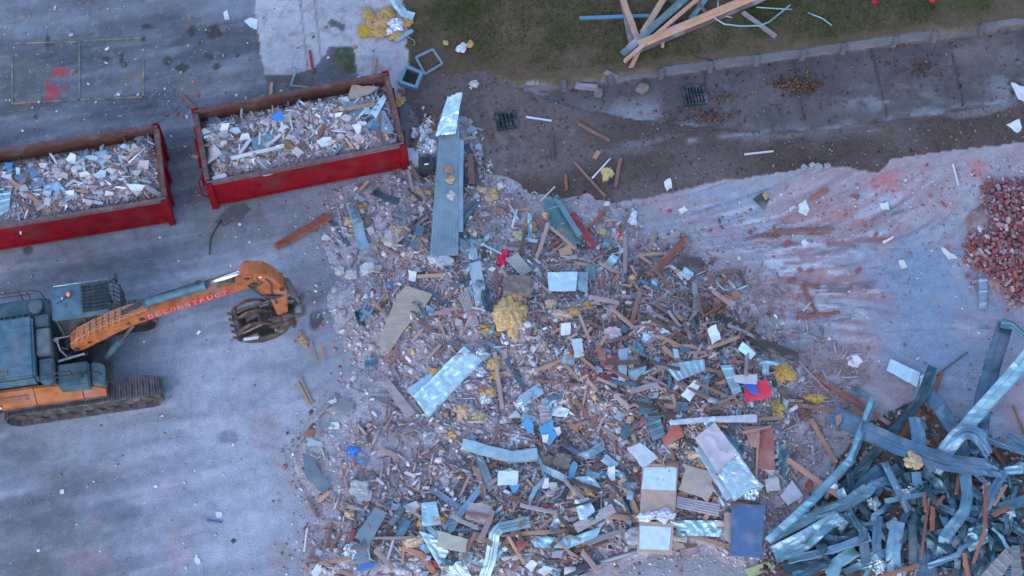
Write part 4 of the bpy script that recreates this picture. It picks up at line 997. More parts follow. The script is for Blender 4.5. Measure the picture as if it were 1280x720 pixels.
# ------------------------------------------------------------------ the two roll-off skips and their loads
RED = (.215, .006, .013); RIM = (.13, .062, .055); BH = 1.3
SK = []
def skip(A, B, label, doorleft):
    a, b = P(*A, BH), P(*B, BH); d = (b - a); d.z = 0; L = 5.30; W = 2.34; h = math.atan2(d.y, d.x)
    u = Vector((math.cos(h), math.sin(h), 0)); v = Vector((-u.y, u.x, 0))
    c = (b - u * (L / 2) + v * (W / 2)); c.z = 0.01
    e = empty('skip_bin', c, h); tag(e, label, 'skip bin')
    MB().box((0, 0, .17), (L - .1, W - .1, .08)).build('floor_plate', 'rust', e, RIM)
    for sy in (-1, 1):
        w = MB().box((0, sy * (W / 2 - .03), .70), (L - .16, .06, 1.04)).build('side_wall', 'skip' if sy < 0 else 'rust', e, RED if sy < 0 else (.15, .065, .05))
        MB().box((0, sy * (W / 2 - .04), BH - .05), (L, .13, .10), bev=.02).build('top_rail', 'rust', w, (.17, .10, .105) if sy < 0 else RIM)
        if sy < 0: MB().box((0, -W / 2 - .012, .20), (L - .3, .05, .1), bev=.01).build('bottom_rail', 'skip', w, RED)
        else: MB().box((0, W / 2 + .004, .70), (L - .16, .012, 1.0)).build('outer_skin', 'skip', w, RED)
    for sx in (-1, 1):
        w = MB().box((sx * (L / 2 - .03), 0, .70), (.06, W - .16, 1.04)).build('end_wall', 'rust', e, (.15, .065, .05))
        MB().box((sx * (L / 2 - .05), 0, BH - .048), (.15, W - .24, .105), bev=.02).build('top_rail', 'rust', w, RIM)
        MB().box((sx * (L / 2 + .008), 0, .70), (.016, W - .2, 1.0)).build('outer_skin', 'skip', w, RED)
        for k in range(3): MB().box((sx * (L / 2 + .05), -.7 + k * .7, .66), (.07, .1, .95), bev=.01).build('rib', 'skip', w, RED)
    for sx in (-1, 1):
        for sy in (-1, 1): MB().box((sx * (L / 2 - .055), sy * (W / 2 + .012), .655), (.19, .10, 1.29), bev=.015).build('corner_post', 'skip', e, RED)
    if doorleft:
        for k in range(3): MB().box((-L / 2 - .10, .35 - k * .5, .85 - .1 * k), (.08, .32, .09), bev=.01).build('door_hinge', 'skip', e, RED)
        MB().tube([(-L / 2 - .05, -.8, 1.1), (-L / 2 - .2, -.85, 1.0), (-L / 2 - .2, -1.05, .6), (-L / 2 - .05, -1.1, .5)], .025, 7).build('door_latch', 'skip', e, RED)
    for sx in (-1, 1):
        for sy in (-.6, .6): MB().tube([(sx * (L / 2 - .5), sy - .08, .09), (sx * (L / 2 - .5), sy + .08, .09)], .09, 12).build('roller', 'rust', e, (.08, .06, .055))
    return (c, h, L, W, e)
b2 = skip((251, 232), (506, 181), 'red skip bin heaped with rubble, its whole rim in view, nearer the long wall panel', True)
b1 = skip((0, 284), (208, 250), 'red skip bin of rubble cut off by the picture edge above the excavator', False)
def load(binn, seed, npieces, label):
    c, h, L, W, e = binn; ch, sh = math.cos(h), math.sin(h)
    nxs, nys = 110, 48; lx = np.linspace(-L / 2 + .06, L / 2 - .06, nxs); ly = np.linspace(-W / 2 + .06, W / 2 - .06, nys); LX, LY = np.meshgrid(lx, ly)
    ed = np.minimum(L / 2 - np.abs(LX), W / 2 - np.abs(LY))
    Z = .98 + .22 * sstep(0, .6, ed) + .52 * (fbm(LX * .9, LY * .9, seed, 4) - .45) * sstep(0, .4, ed) + .05 * (fbm(LX * 6, LY * 6, seed + 1, 3) - .5) - .26 * sstep(.35, 1.1, LY)
    WX, WY = c.x + LX * ch - LY * sh, c.y + LX * sh + LY * ch
    k = fbm(LX * 2, LY * 2, seed + 2, 4); cc = lay(np.ones(LX.shape + (1,)) * C3(.26, .225, .235), C3(.36, .32, .34), sstep(.4, .6, k))
    ix = np.arange(nxs * nys).reshape(nys, nxs); q = np.stack([ix[:-1, :-1], ix[:-1, 1:], ix[1:, 1:], ix[1:, :-1]], -1).reshape(-1, 4)
    V = np.stack([WX, WY, Z], -1).reshape(-1, 3)
    def at(x, y):
        dx, dy = x - c.x, y - c.y; u, v = dx * ch + dy * sh, -dx * sh + dy * ch
        if abs(u) > L / 2 - .07 or abs(v) > W / 2 - .07: return None
        return float(Z[min(nys - 1, max(0, int(round((v - ly[0]) / (ly[1] - ly[0]))))), min(nxs - 1, max(0, int(round((u - lx[0]) / (lx[1] - lx[0])))))])
    n = npieces; uu = NR.uniform(-L / 2 + .12, L / 2 - .12, n); vv_ = NR.uniform(-W / 2 + .12, W / 2 - .12, n)
    wx, wy = c.x + uu * ch - vv_ * sh, c.y + uu * sh + vv_ * ch; wz = np.array([at(x, y) or .8 for x, y in zip(wx, wy)])
    half = np.exp(NR.normal(math.log(.016), .6, n)).clip(.006, .06); dims = half[:, None] * np.stack([NR.uniform(.8, 2, n), NR.uniform(.6, 1.2, n), NR.uniform(.3, .8, n)], 1)
    a, b, c2 = chips(np.stack([wx, wy, wz + dims[:, 2] * .5], 1), dims, .45 * np.array([.42, .37, .395])[None] + .55 * pick(PALC, [34, 24, 18, 7, 4, 4, 7, 3, 4, 12], n), .38, .5)
    m_ = 260; uu = NR.uniform(-L / 2 + .25, L / 2 - .25, m_); vv_ = NR.uniform(-W / 2 + .25, W / 2 - .25, m_); wx, wy = c.x + uu * ch - vv_ * sh, c.y + uu * sh + vv_ * ch
    wz = np.array([at(x, y) or .8 for x, y in zip(wx, wy)]) + .04
    l = np.exp(NR.normal(math.log(.15), .45, m_)); dims = np.stack([l, NR.uniform(.012, .03, m_), NR.uniform(.006, .012, m_)], 1)
    a2, b2_, c3 = chips(np.stack([wx, wy, wz], 1), dims, pick([(.36, .24, .17), (.24, .15, .11), (.42, .38, .38), (.42, .55, .62), (.62, .62, .64), (.12, .2, .25)], [3, 3, 4, 3, 3, 2], m_), .2, .22)
    o = npmesh('rubble_load', np.concatenate([V, a, a2]), np.concatenate([q, b + len(V), b2_ + len(V) + len(a)]), np.concatenate([cc.reshape(-1, 3), c2, c3]), 'mound')
    o.data.materials.append(M['chips']); mi = np.ones(len(o.data.polygons), np.int32); mi[:len(q)] = 0; o.data.polygons.foreach_set('material_index', mi)
    tag(o, label, 'rubble', kind='stuff')
    return at
LOADS = [load(b2, 201, 4200, 'pale plaster rubble filling the skip bin beside the long wall panel'), load(b1, 231, 4200, 'pale plaster rubble filling the skip bin above the excavator')]
gz0 = gz
def gz(x, y):
    for f in LOADS:
        z = f(x, y)
        if z is not None: return z
    return gz0(x, y)
def PG(px, py, lift=0.0):
    for f in LOADS:
        z = .95; ok = True
        for _ in range(4):
            p = P(px, py, z); q = f(p.x, p.y)
            if q is None: ok = False; break
            z = q
        if ok: return P(px, py, z + lift)
    z = 0.0
    for _ in range(5):
        p = P(px, py, z + lift); z = gz0(p.x, p.y)
    return P(px, py, z + lift)

# ------------------------------------------------------------------ retaining wall, grates, stones
ZW = .30
rw = empty('retaining_wall', P(970, 72, 0)); tag(rw, 'low grey timber sleeper retaining wall with short posts along the driveway', 'retaining wall')
def wallbox(xa, ya, xb, yb, h, t, z0, name, parent, c):
    a, b = P(xa, ya, z0 + h), P(xb, yb, z0 + h); a.z = b.z = z0 + h / 2
    o = plank_mesh((b - a).length + .02, t, h, .02).build(name, 'decking', color=jcol(c))
    o.matrix_world = Matrix.Translation((a + b) / 2 + Vector((0, 0, R.uniform(-.01, .01)))) @ frame_x(b - a, 0).to_4x4()
    if parent: o.parent = parent; o.matrix_parent_inverse = Matrix.Translation(-Vector(parent.location))
    return o
SL = (.145, .14, .165)
for (xa, ya, xb, yb) in [(828, 86, 888, 78.5), (889, 78.5, 947, 70.5), (948, 70.5, 1003, 63), (1004, 63, 1055, 55.5), (1056, 55.5, 1118, 46.5), (1119, 46.5, 1170, 39.5), (1228, 31, 1330, 16)]:
    wallbox(xa, ya, xb, yb, .30, .11, -.02, 'sleeper', rw, SL)
wallbox(776, 96, 822, 91, .18, .10, -.04, 'sleeper', rw, (.17, .16, .175)); wallbox(655, 111, 700, 106, .14, .10, -.04, 'sleeper', rw, (.18, .165, .175))
for (x, y) in [(705, 106), (764, 99), (826, 91), (888, 83), (946, 75), (1003, 68), (1054, 60), (1118, 51), (1168, 45), (1227, 36)]:
    p = P(x, y, .2); o = MB().box((0, 0, .14), (.17, .16, .42), bev=.025).build('post', 'decking', rw, jcol((.13, .12, .13)), rot=(R.uniform(-.06, .06), R.uniform(-.06, .06), rad(8)))
    o.location = Vector((p.x, p.y, 0)) - Vector(rw.location)
plank(718, 107, 747, 110, .16, (.20, .195, .22), .12, name='fallen_sleeper', mat='decking', cat='sleeper', group=None, label='short fallen grey sleeper lying in the gap of the retaining wall', rough=.2)
plank(755, 89, 772, 98, .13, (.20, .18, .19), .08, name='fallen_sleeper', mat='decking', cat='sleeper', group=None, label='broken grey sleeper end leaning by a post below the long timbers', rough=.5)
def grate(px, py, w, d, label, rot, c=(.035, .055, .055), nb=7):
    p = P(px, py, 0); e = empty('drain_grate', (p.x, p.y, gz0(p.x, p.y) + .01), rot); tag(e, label, 'drain grate')
    m = MB()
    for s in (-1, 1): m.box((s * w / 2, 0, .02), (.05, d, .06)).box((0, s * d / 2, .021), (w + .05, .05, .06))
    m.build('frame', 'steel', e, c); m = MB()
    for k in range(nb): m.box((-w / 2 + (k + .5) * w / nb, 0, .028), (w / nb * .42, d - .05, .035))
    m.box((0, 0, .03), (w - .05, .03, .03)).build('bars', 'steel', e, c); MB().box((0, 0, .003), (w - .05, d - .05, .006)).build('pit', 'rubber', e, (.012, .013, .014))
grate(868, 120, .62, .56, 'dark square storm drain grate set into the grey driveway', rad(8))
grate(633, 152, .55, .5, 'dark drain grate half buried in mud and yellow shreds beside the long wall panel', rad(10), (.03, .045, .04), 5)
for i, (x, y, r, c, lb) in enumerate([(748, 118, .17, (.17, .14, .115), 'brown rock lying below the gap in the retaining wall'), (803, 112, .19, (.16, .13, .10), 'flat brown rock near the broken end of the sleeper wall'),
    (592, 107, .16, (.42, .40, .42), 'crumpled grey rag of plastic lying on the mud above the long wall panel'),
    (1005, 210, .10, (.26, .26, .28), None), (1015, 207, .09, (.3, .3, .32), None), (1023, 209, .12, (.22, .22, .25), None), (1034, 208, .10, (.26, .26, .29), None)]):
    lump(x, y, (r, r * .8, r * .55), c, 'stone' if i != 2 else 'foil', .25, 1.6, 2, name='rock' if i != 2 else 'plastic_rag', cat='rock' if i != 2 else 'rag', adj='grey', kindw='edge stone', group='stones at the slab edge' if i > 2 else None, label=lb)

# ------------------------------------------------------------------ timbers and pipes on the bank
G = 'timbers on the grass bank'
def bank(*a, label=None, **k): return plank(*a, label=label, group=G, cat='beam', **k)
bank(777, -10, 793, 66, .20, (.17, .16, .175), .09, label='wide grey beam underneath the other timbers on the bank', name='timber_beam')
bank(776, -8, 797, 49, .16, 'tan', .09, (.12, .08), label='steep tan timber crossing the grey beam on the bank', name='timber_beam', rough=.2)
bank(724, 23, 812, 20, .10, (.16, .33, .42), .08, label='straight pale blue steel post lying level on the bank grass', name='steel_post', mat='cladding', rough=.1, kindw='steel post')
bank(836, -12, 803, 42, .17, 'tan', .09, (.25, .2), label='tan timber leaning steeply behind the dark teal beam on the bank', name='timber_beam', rough=.2)
bank(868, -12, 778, 68, .20, (.11, .17, .19), .10, (.32, .14), label='dark teal painted beam resting on top of the bank timbers', name='timber_beam', rough=.1)
bank(880, -8, 780, 77, .10, 'tan', .09, (.33, .18), label='slim tan timber fixed along the dark teal beam on the bank', name='timber_beam', rough=.8)
bank(804, 52, 788, 86, .12, 'tan', .07, (.1, 0), label='short tan timber with a split tip poking out under the teal beam', name='timber_beam', rough=1.2)
bank(972, -12, 798, 60, .24, (.13, .12, .13), .14, (.05, .05), label='grey underside timber below the long orange beam on the bank', name='timber_beam', rough=.2)
bank(970, -16, 798, 56, .20, (.52, .28, .17), .12, (.20, .18), label='longest orange timber beam running from the bank grass out of frame', name='timber_beam', rough=.2)
bank(886, -6, 863, 25, .15, (.16, .30, .36), .10, (.05, .0), label='short blue steel channel ending beside the long orange beam', name='steel_channel', mat='cladding', rough=.1)
bank(830, 34, 828, 60, .09, 'tan', .05, (.1, .02), label='small tan batten standing out below the slim timber', name='timber_batten')
bank(842, 20, 842, 38, .09, 'brown', .05, (.1, .06), label='small brown batten between the two long beams on the bank', name='timber_batten')
bank(928, 15, 970, 46, .12, (.24, .21, .21), .08, label='weathered grey post crossing the bent pipe on the bank', name='timber_post', mat='decking')
bank(872, 2, 886, 21, .10, 'brown', .05, (.1, .05), label='brown batten hidden between the blue channel and the orange beam', name='timber_batten')
wire([(882, 15, .25), (905, 30, .1), (925, 32.5, .03), (950, 32, .05), (962, 27, .1), (988, 6, .2)], .025, (.24, .33, .38), 'cladding', 'bent_pipe', 'thin bent grey pipe curving over the bank grass', cat='pipe')
wire([(945, 9), (990, 12)], .022, (.30, .38, .42), 'cladding', 'straight_pipe', 'straight thin pale rod beside the bent pipe on the bank', cat='pipe')
wire([(1010, 16), (1028, 23), (1040, 32)], .016, (.3, .5, .62), 'cladding', 'thin_rod', 'thin pale blue rod lying alone on the bank grass', cat='pipe')
wire([(898, 0, .1), (897, 12, .2), (907, 20, .1), (915, 22, .1)], .014, (.45, .62, .68), 'cladding', 'twisted_wire', 'thin pale twisted wire by the blue steel channel', cat='wire')
wire([(868, 70), (878, 74), (891, 75), (893, 87)], .02, (.03, .03, .035), 'rubber', 'black_hose', 'black hose hanging over the retaining wall above the storm grate', cat='hose')
for (x, y, lb) in [(1165, 1, 'bright red scrap on the grass at the top edge by the wall'), (1092, 3, 'crumpled red brown scrap on the bank grass')]:
    lump(x, y, (.09, .07, .03), (.5, .03, .05), 'fabric', .4, 2, 2, name='red_scrap', cat='scrap', label=lb)

# ------------------------------------------------------------------ apron: insulation heap, frames, flashing
slab([(446, 32), (470, 30), (471, 46), (449, 47)], .07, .03, (.52, .33, .05), 'wool', 'insulation_batt', 'flat bright yellow insulation batt on the pale apron', cat='insulation', jag=.02)
k = 0
for (x, y, rx, ry, lb) in [(462, 22, .30, .2, 'ochre insulation wad above the bright yellow batt'), (478, 27, .34, .26, 'largest ochre insulation wad on the pale apron'), (487, 17, .22, .2, 'ochre insulation wad by the bent flashing on the apron'),
                        (476, 42, .2, .16, 'small ochre insulation wad against the yellow batt'), (494, 46, .22, .15, 'pale ochre insulation wad below the foil on the apron'), (510, 28, .17, .14, 'ochre insulation tuft at the end of the bent flashing')]:
    lump(x, y, (rx, ry, .12), (.50, .31, .12), 'wool', .5, 2.0, 4, -.4, 'insulation_wad', lb, cat='insulation', group='insulation wads on the apron')
lump(496, 31, (.24, .3, .13), (.6, .64, .7), 'foil', .5, 2.6, 3, name='foil_wad', label='crumpled silver foil wad in the insulation on the apron', cat='foil', flat=True)
lump(486, 41, (.13, .12, .08), (.7, .72, .75), 'foil', .5, 2.6, 3, name='foil_wad', label='small white foil wad among the ochre insulation', cat='foil', flat=True)
strip([(487, -6, .25), (497, 10, .2), (505, 18, .15), (517, 22, .1)], .22, 'chan', (.42, .56, .62), 'galv', 'bent_flashing', 'bent bright steel flashing leading into the apron insulation', cat='flashing', twist=[.3, .5, .2, 0], crum=.02)
plank(494, 52, 516, 38, .11, (.33, .44, .5), .06, label='pale steel offcut pointing at the bent flashing on the apron', name='steel_offcut', mat='galv', cat='steel offcut', group=None, rough=.1)
def frame(q, w, h, c, name, label, mat='cladding', mesh=False):
    cx = sum(p[0] for p in q) / 4; cy = sum(p[1] for p in q) / 4; o = empty(name, PG(cx, cy)); tag(o, label, name.replace('_', ' '))
    pts = [PG(x, y, h / 2 + .01) for x, y in q]
    for i in range(4):
        a, b = pts[i], pts[(i + 1) % 4]; d = (b - a).normalized()
        e = plank_mesh((b - a).length + (w * .5 if i % 2 else -w * .5), w, h, 0).build('frame_bar', mat, color=jcol(c), parent=o)
        e.matrix_basis = Matrix.Translation((a + b) / 2 - Vector(o.location)) @ frame_x(b - a).to_4x4()
    if mesh:
        c0 = Vector(o.location); m = MB(); nn = 9
        for i in range(nn):
            for (p0, p1, p2, p3) in ((0, 1, 3, 2), (1, 2, 0, 3)):
                a = pts[p0].lerp(pts[p1], (i + .5) / nn); b = pts[p2].lerp(pts[p3], (i + .5) / nn); m.tube([a - c0, b - c0], .008, 5)
        m.build('wire_mesh', 'rubber', o, (.05, .05, .055))
        z = Vector((0, 0, -h / 2 + .012)); MB().add([p - c0 + z for p in pts], [(0, 1, 2, 3)]).build('back_panel', 'rubber', o, (.025, .025, .028))
    return o
frame([(520, 72), (541, 62), (553, 80), (531, 93)], .065, .06, (.24, .30, .35), 'window_frame', 'empty grey aluminium window frame lying on mud and grass', 'galv')
frame([(508, 85), (527, 93), (520, 111), (500, 104)], .09, .2, (.20, .29, .36), 'vent_box', 'blue grey vent box with dark mesh beside the empty window frame', 'cladding', True)
wire([(367, 84, .2), (369, 92, .1), (363, 107, .02), (388, 110, .02)], .035, (.22, .32, .38), 'cladding', 'bent_pipe', 'bent blue grey pipe standing behind the heaped skip bin', cat='pipe')
wire([(507, 45), (517, 50), (519, 55), (516, 57)], .008, (.5, .48, .35), 'plastic', 'loop_of_wire', 'thin pale loop of wire at the grass edge by the apron', cat='wire')
slab([(305, 26), (313, 22), (322, 24), (321, 37), (313, 34)], .02, .01, (.5, .58, .66), 'board', 'plaster_shard', 'pale blue shard at the border between asphalt and apron', cat='shard')
slab([(279, 16), (284, 12), (287, 24), (281, 25)], .02, .01, (.5, .58, .66), 'board', 'plaster_shard', 'small pale blue shard alone on the dark asphalt', cat='shard')
lump(577, 60, (.16, .13, .09), (.66, .7, .74), 'foil', .5, 2.6, 3, name='foil_wad', label='silver foil wad on the grass by the window frame', cat='foil', flat=True)
for (x, y, r, lb) in [(588, 57, .12, 'yellow insulation tuft beside the foil wad on the grass'), (557, 55, .09, 'small yellow insulation tuft on the grass by the window frame'), (500, 128, .2, 'ochre insulation tuft at the corner of the heaped skip bin'), (1, 1, 0, '')][:3]:
    lump(x, y, (r, r * .8, .06), (.52, .32, .12), 'wool', .5, 2, 3, name='insulation_tuft', label=lb, cat='insulation')
SC = 'scattered sticks on open ground'
def stick(*a, label=None, **k): k.setdefault('group', SC); return plank(*a, label=label, cat='stick', name='wooden_stick', rough=.6, **k)
stick(340, 103, 338, 121, .09, 'tan', .04, label='tan stick on the asphalt right behind the heaped skip bin'); stick(387, 62, 392, 92, .07, 'red', .04, label='dark red stick in the joint of the pale apron')
stick(470, 72, 467, 92, .06, 'tan', .03, label='tan stick standing at the rim of the heaped skip bin on the apron'); stick(227, 119, 247, 138, .09, 'brown', .05, label='brown stick between the two skip bins on the asphalt')
stick(722, 154, 763, 176, .08, 'brown', .04, label='brown stick on the mud directly below the fallen sleepers'); stick(742, 199, 750, 187, .12, 'orange', .05, label='short orange stick on the muddy track')
stick(717, 202, 757, 246, .07, 'brown', .04, label='long brown stick on the mud pointing toward the dark teal door'); wire([(740, 223), (763, 198)], .022, (.6, .6, .62), 'plastic', 'white_rod', 'white rod crossing beside the brown sticks on mud', cat='rod')
stick(776, 196, 769, 234, .10, 'brown', .05, label='upright brown stick beside the yellow scrap on the mud'); stick(707, 217, 708, 239, .08, 'rust', .03, label='rust red stick on the mud above the dark teal door')
stick(690, 165, 691, 200, .11, 'dark', .05, label='dark rotten stick on the mud near the half buried grate'); stick(664, 262, 641, 262, .09, 'tan', .03)
stick(930, 193, 967, 189, .05, 'white', .02, label='thin white lath on the dark muddy track'); stick(657, 146, 690, 151, .05, (.5, .6, .68), .02, label='pale blue lath on the mud near the half buried grate')
stick(675, 252, 694, 233, .035, 'white', .02, label='thin white lath at the mud edge above the dark teal door')
stick(1191, 205, 1198, 232, .05, 'white', .03, label='thin white lath above the loose bricks on the slab')
stick(1002, 356, 1022, 394, .08, 'rust', .04, label='rust brown stick leading down to the crossing stick on the slab'); stick(996, 397, 1051, 390, .09, 'rust', .04, label='rust brown stick lying crosswise below the hooked one on the slab'); stick(1003, 355, 1025, 360, .08, 'rust', .03, label='short rust brown stick atop the hooked pair on the slab')
stick(960, 290, 1040, 287, .13, 'brown', .05, label='long brown splintered board pressed flat into the slab'); stick(1012, 249, 1036, 236, .12, 'rust', .04, label='rust brown stick near the white lump on the slab')
stick(985, 264, 994, 258, .09, 'white', .03, label='small white offcut beside the white lump on slab'); 
for (q, lb) in [([(998, 256), (1007, 250), (1012, 262), (1008, 270), (998, 265)], 'jagged white plaster lump on the slab'), ([(1001, 303), (1006, 299), (1011, 304), (1006, 310)], 'white shard below the splintered brown board on slab'), ([(1058, 447), (1071, 443), (1078, 452), (1072, 460), (1060, 456)], 'rounded white shard alone above the steel tangle'),
    ([(1176, 309), (1183, 312), (1197, 323), (1186, 324)], 'pointed white shard between the slab smears and loose bricks'), ([(1123, 326), (1130, 325), (1134, 334), (1128, 336)], 'small white shard in the red grit patch'), ([(1099, 255), (1110, 252), (1112, 262), (1103, 262)], 'pale shard in the grit below the pink smear'), ([(1103, 302), (1118, 294), (1117, 297), (1106, 304)], 'thin white sliver in the streaked grit'),
    ([(1258, 156), (1274, 149), (1277, 160), (1272, 166)], 'pale blue board shard on the mud by the picture edge'), ([(1264, 103), (1280, 108), (1282, 128), (1273, 124)], 'blue white board shard on the driveway edge'), ([(830, 228), (838, 223), (840, 235), (834, 239)], 'crumpled cyan shard on the mud over the slab edge'),
    ([(848, 262), (856, 257), (860, 263), (852, 268)], 'small white shard near the smeared slab corner'), ([(75, 614), (80, 612), (80, 617), (76, 618)], 'tiny white shard alone on the dusty yard'), ([(269, 641), (277, 640), (277, 647), (271, 647)], 'small cream shard on the yard beside a blue stick'), ([(243, 699), (246, 696), (251, 704), (247, 706)], 'small white shard at the lower yard')]:
    slab(q, .05, .01, (.56, .56, .58), 'board', 'plaster_shard', lb, cat='shard', tilt=(R.uniform(-.1, .1), R.uniform(-.1, .1)), jag=.028)
stick(258, 650, 278, 653, .05, (.08, .13, .3), .03, label='dark blue stick beside the cream shard on the yard')
slab([(941, 249), (952, 241), (962, 249), (955, 262)], .03, .02, (.045, .06, .065), 'board', 'dark_tile', 'dark square tile lying on the slab', cat='tile'); slab([(953, 243), (957, 240), (961, 247), (957, 250)], .04, .06, (.5, .32, .1), 'wool', 'insulation_tuft', 'yellow tuft on the corner of the dark tile', cat='insulation')
slab([(847, 322), (878, 322), (877, 342), (849, 341)], .03, .05, (.075, .062, .055), 'board', 'dark_board', 'dark brown square board at the slab side of the rubble', cat='board')
slab([(750, 213), (760, 210), (768, 218), (766, 226), (753, 227)], .05, .02, (.56, .42, .16), 'wool', 'insulation_scrap', 'pale yellow insulation scrap on the muddy track', cat='insulation', jag=.05); slab([(761, 222), (768, 224), (766, 236), (761, 235)], .03, .05, (.02, .02, .022), 'plastic', 'black_scrap', 'black scrap under the pale yellow scrap', cat='scrap')
# bent frame at the slab edge
stick(888, 344, 923, 338, .10, 'brown', .05, label='brown frame stick lying at the top of the bent pipe frame'); stick(923, 338, 932, 357, .08, 'dark', .04, label='dark frame stick joining the bent pipe at the slab edge')
wire([(893, 350, .05), (905, 363), (920, 363), (934, 357)], .03, (.42, .56, .65), 'cladding', 'bent_pipe', 'pale blue bent pipe under the brown frame stick', cat='pipe')
# loose pale sticks left of the rubble
stick(375, 470, 390, 504, .06, 'tan', .03); stick(372, 478, 388, 507, .05, 'tan', .03); stick(388, 426, 396, 452, .05, 'tan', .02)
lump(379, 427, (.22, .1, .03), (.46, .28, .15), 'wool', .5, 4, 3, name='straw_clump', label='clump of tan wood shavings near the excavator bucket', cat='shavings')
wire([(262, 318), (263, 300), (267, 290), (277, 275)], .018, (.04, .045, .05), 'rubber', 'black_cable', 'black cable lying between the excavator boom and a skip bin', cat='cable')
slab([(268, 278), (282, 262), (304, 254), (314, 262), (300, 275), (280, 283)], .02, .01, (.10, .105, .12), 'fabric', 'torn_sheet', 'dark grey torn membrane on the ground below the heaped skip bin', cat='membrane', jag=.04)
strip([(345, 308, .12), (378, 288, .14), (412, 269, .18)], .20, 'chan', (.34, .10, .06), 'rust', 'rusty_channel', 'thick orange rusty steel channel by the heaped skip bin', cat='steel channel', ground=True, twist=[.2, .2, .3], flip=True, solid=.012)

# ------------------------------------------------------------------ loose bricks
BP = [(1204, 310), (1214, 292), (1240, 284), (1232, 262), (1226, 240), (1236, 222), (1262, 224), (1300, 226), (1300, 384), (1262, 380), (1250, 352), (1230, 340), (1212, 334)]
vs, fs, cs = mound('b', HBR * 100 - 3, 0, [(.20, .12, .11), (.26, .18, .17), (.30, .25, .25)])
o = npmesh('brick_heap_dust', vs, fs, cs, 'mound'); tag(o, 'pinkish mortar dust and crumbs under the loose bricks', 'rubble', kind='stuff')
bpts = sample(1500, BP, None, -3); bw = px2w(bpts); bh = np.exp(NR.normal(math.log(.017), .5, 1500)).clip(.008, .05)
bd = bh[:, None] * np.stack([NR.uniform(.8, 2, 1500), NR.uniform(.6, 1.2, 1500), NR.uniform(.4, .8, 1500)], 1); bw[:, 2] += NR.uniform(.01, .17, 1500) * np.clip(bw[:, 2] * 8, .1, 1)
a, b_, c_ = chips(bw, bd, pick([(.40, .34, .36), (.30, .22, .23), (.28, .10, .10), (.2, .12, .12)], [4, 3, 3, 1], 1500), .4, .6)
tag(npmesh('mortar_crumbs', a, b_, c_, 'chips'), 'pale mortar crumbs and brick chips between the loose bricks', 'crumbs', kind='stuff')
def brick_mesh():
    mb = MB().box((0, 0, 0), (.195, .092, .066), bev=.010)
    return mb
protos = [brick_mesh().build('brick', 'brick') for _ in range(1)]
def place_brick(x, y, z, yaw, tx, ty, label, first=[True], short=1.0, group='loose bricks in the heap'):
    o = protos[0] if first[0] else protos[0].copy()
    if not first[0]: col.objects.link(o)
    first[0] = False
    o.location = (x, y, z); o.rotation_euler = (tx, ty, yaw); o.scale = (short, 1, 1)
    c = R.choice([(.25, .075, .08), (.28, .085, .09), (.22, .085, .095), (.28, .13, .135), (.34, .10, .075), (.20, .07, .08), (.36, .25, .26), (.33, .22, .24), (.26, .12, .13)])
    o.color = (*jcol(c, .15), 1); o['category'] = 'brick'; o['group'] = group
    if label: o['label'] = label
    return o
acc = []
for layer, (cnt, dmin) in enumerate(((172, .145), (108, .17))):
    pts = []
    tries = 0
    while len(pts) < cnt and tries < 20000:
        tries += 1
        px, py = R.uniform(1198, 1290), R.uniform(215, 388)
        sd = float(polysd(np.array([px + 0.0]), np.array([py + 0.0]), BP)[0])
        if sd < (0 if layer == 0 else 10) or R.random() > min(1, .35 + sd / 22): continue
        p = P(px, py, 0)
        if any((p - q).length < dmin for q in pts): continue
        pts.append(p)
    for p in pts:
        z = float(rz(p.x, p.y)) + .05 + layer * .085 + R.uniform(0, .03)
        p2 = P(*Q(p.x, p.y, 0), z)
        place_brick(p2.x, p2.y, z, R.choice([R.uniform(0, 3.14), R.gauss(.2, .5), R.gauss(1.5, .5)]), R.gauss(0, .22) + R.choice([0, 0, 0, 1.57]), R.gauss(0, .22), 'loose red clay brick tumbled in the brick heap at the picture edge', short=R.choice([1, 1, 1, .8, .55, .45]))
for (x, y) in [(1210, 345), (1219, 352), (1216, 361), (1206, 326), (1000, 337), (1012, 338), (990, 350), (1073, 338), (500, 113), (505, 116), (892, 325), (880, 331), (1060, 341), (1120, 282), (1095, 293), (985, 303), (1070, 246), (938, 290)]:
    p = PG(x, y, .045); o = place_brick(p.x, p.y, p.z, R.uniform(0, 3.1), 0, 0, None, short=R.choice([1, .6, .8]), group='single bricks on open ground')
    REG.append((o, 'single red', 'brick', p))
o = sheet([(1223, 342), (1235, 342), (1233, 385), (1224, 386)], .03, 3, .025, 0, 3, (.30, .40, .48), 'cladding', 'ribbed_offcut', 'narrow ribbed steel offcut leaning at the foot of the loose bricks', cat='metal offcut', zs=[.12, .12, .04, .04], ribdir='v')

# ------------------------------------------------------------------ named pieces in the rubble
# long ribbed wall panel: ribs run along its length
sheet([(550, 152), (537, 320), (573, 320), (574, 152)], .10, 8, .007, .03, 1.2, (.25, .315, .355), 'cladding', 'ribbed_wall_panel', 'longest pale blue ribbed wall panel standing out beside the heaped skip bin', cat='wall panel', zs=[.62, .72, .72, .62])
sheet([(548, 160), (556, 130), (563, 119), (578, 117), (577, 135), (569, 162)], .0) if False else None
sheet([(545, 172), (560, 122), (578, 117), (570, 168)], .3, 0, 0, .11, 2.4, (.5, .66, .72), 'galv', 'crumpled_flashing', 'crumpled shiny cap at the top end of the long wall panel', cat='flashing', zs=[.66, .80, .86, .72], torn=.03)
strip([(577, 175, .62), (576, 230, .66), (576, 290, .70)], .12, 'chan', (.30, .42, .48), 'cladding', 'edge_channel', 'narrow blue edge channel along the long wall panel', cat='channel')
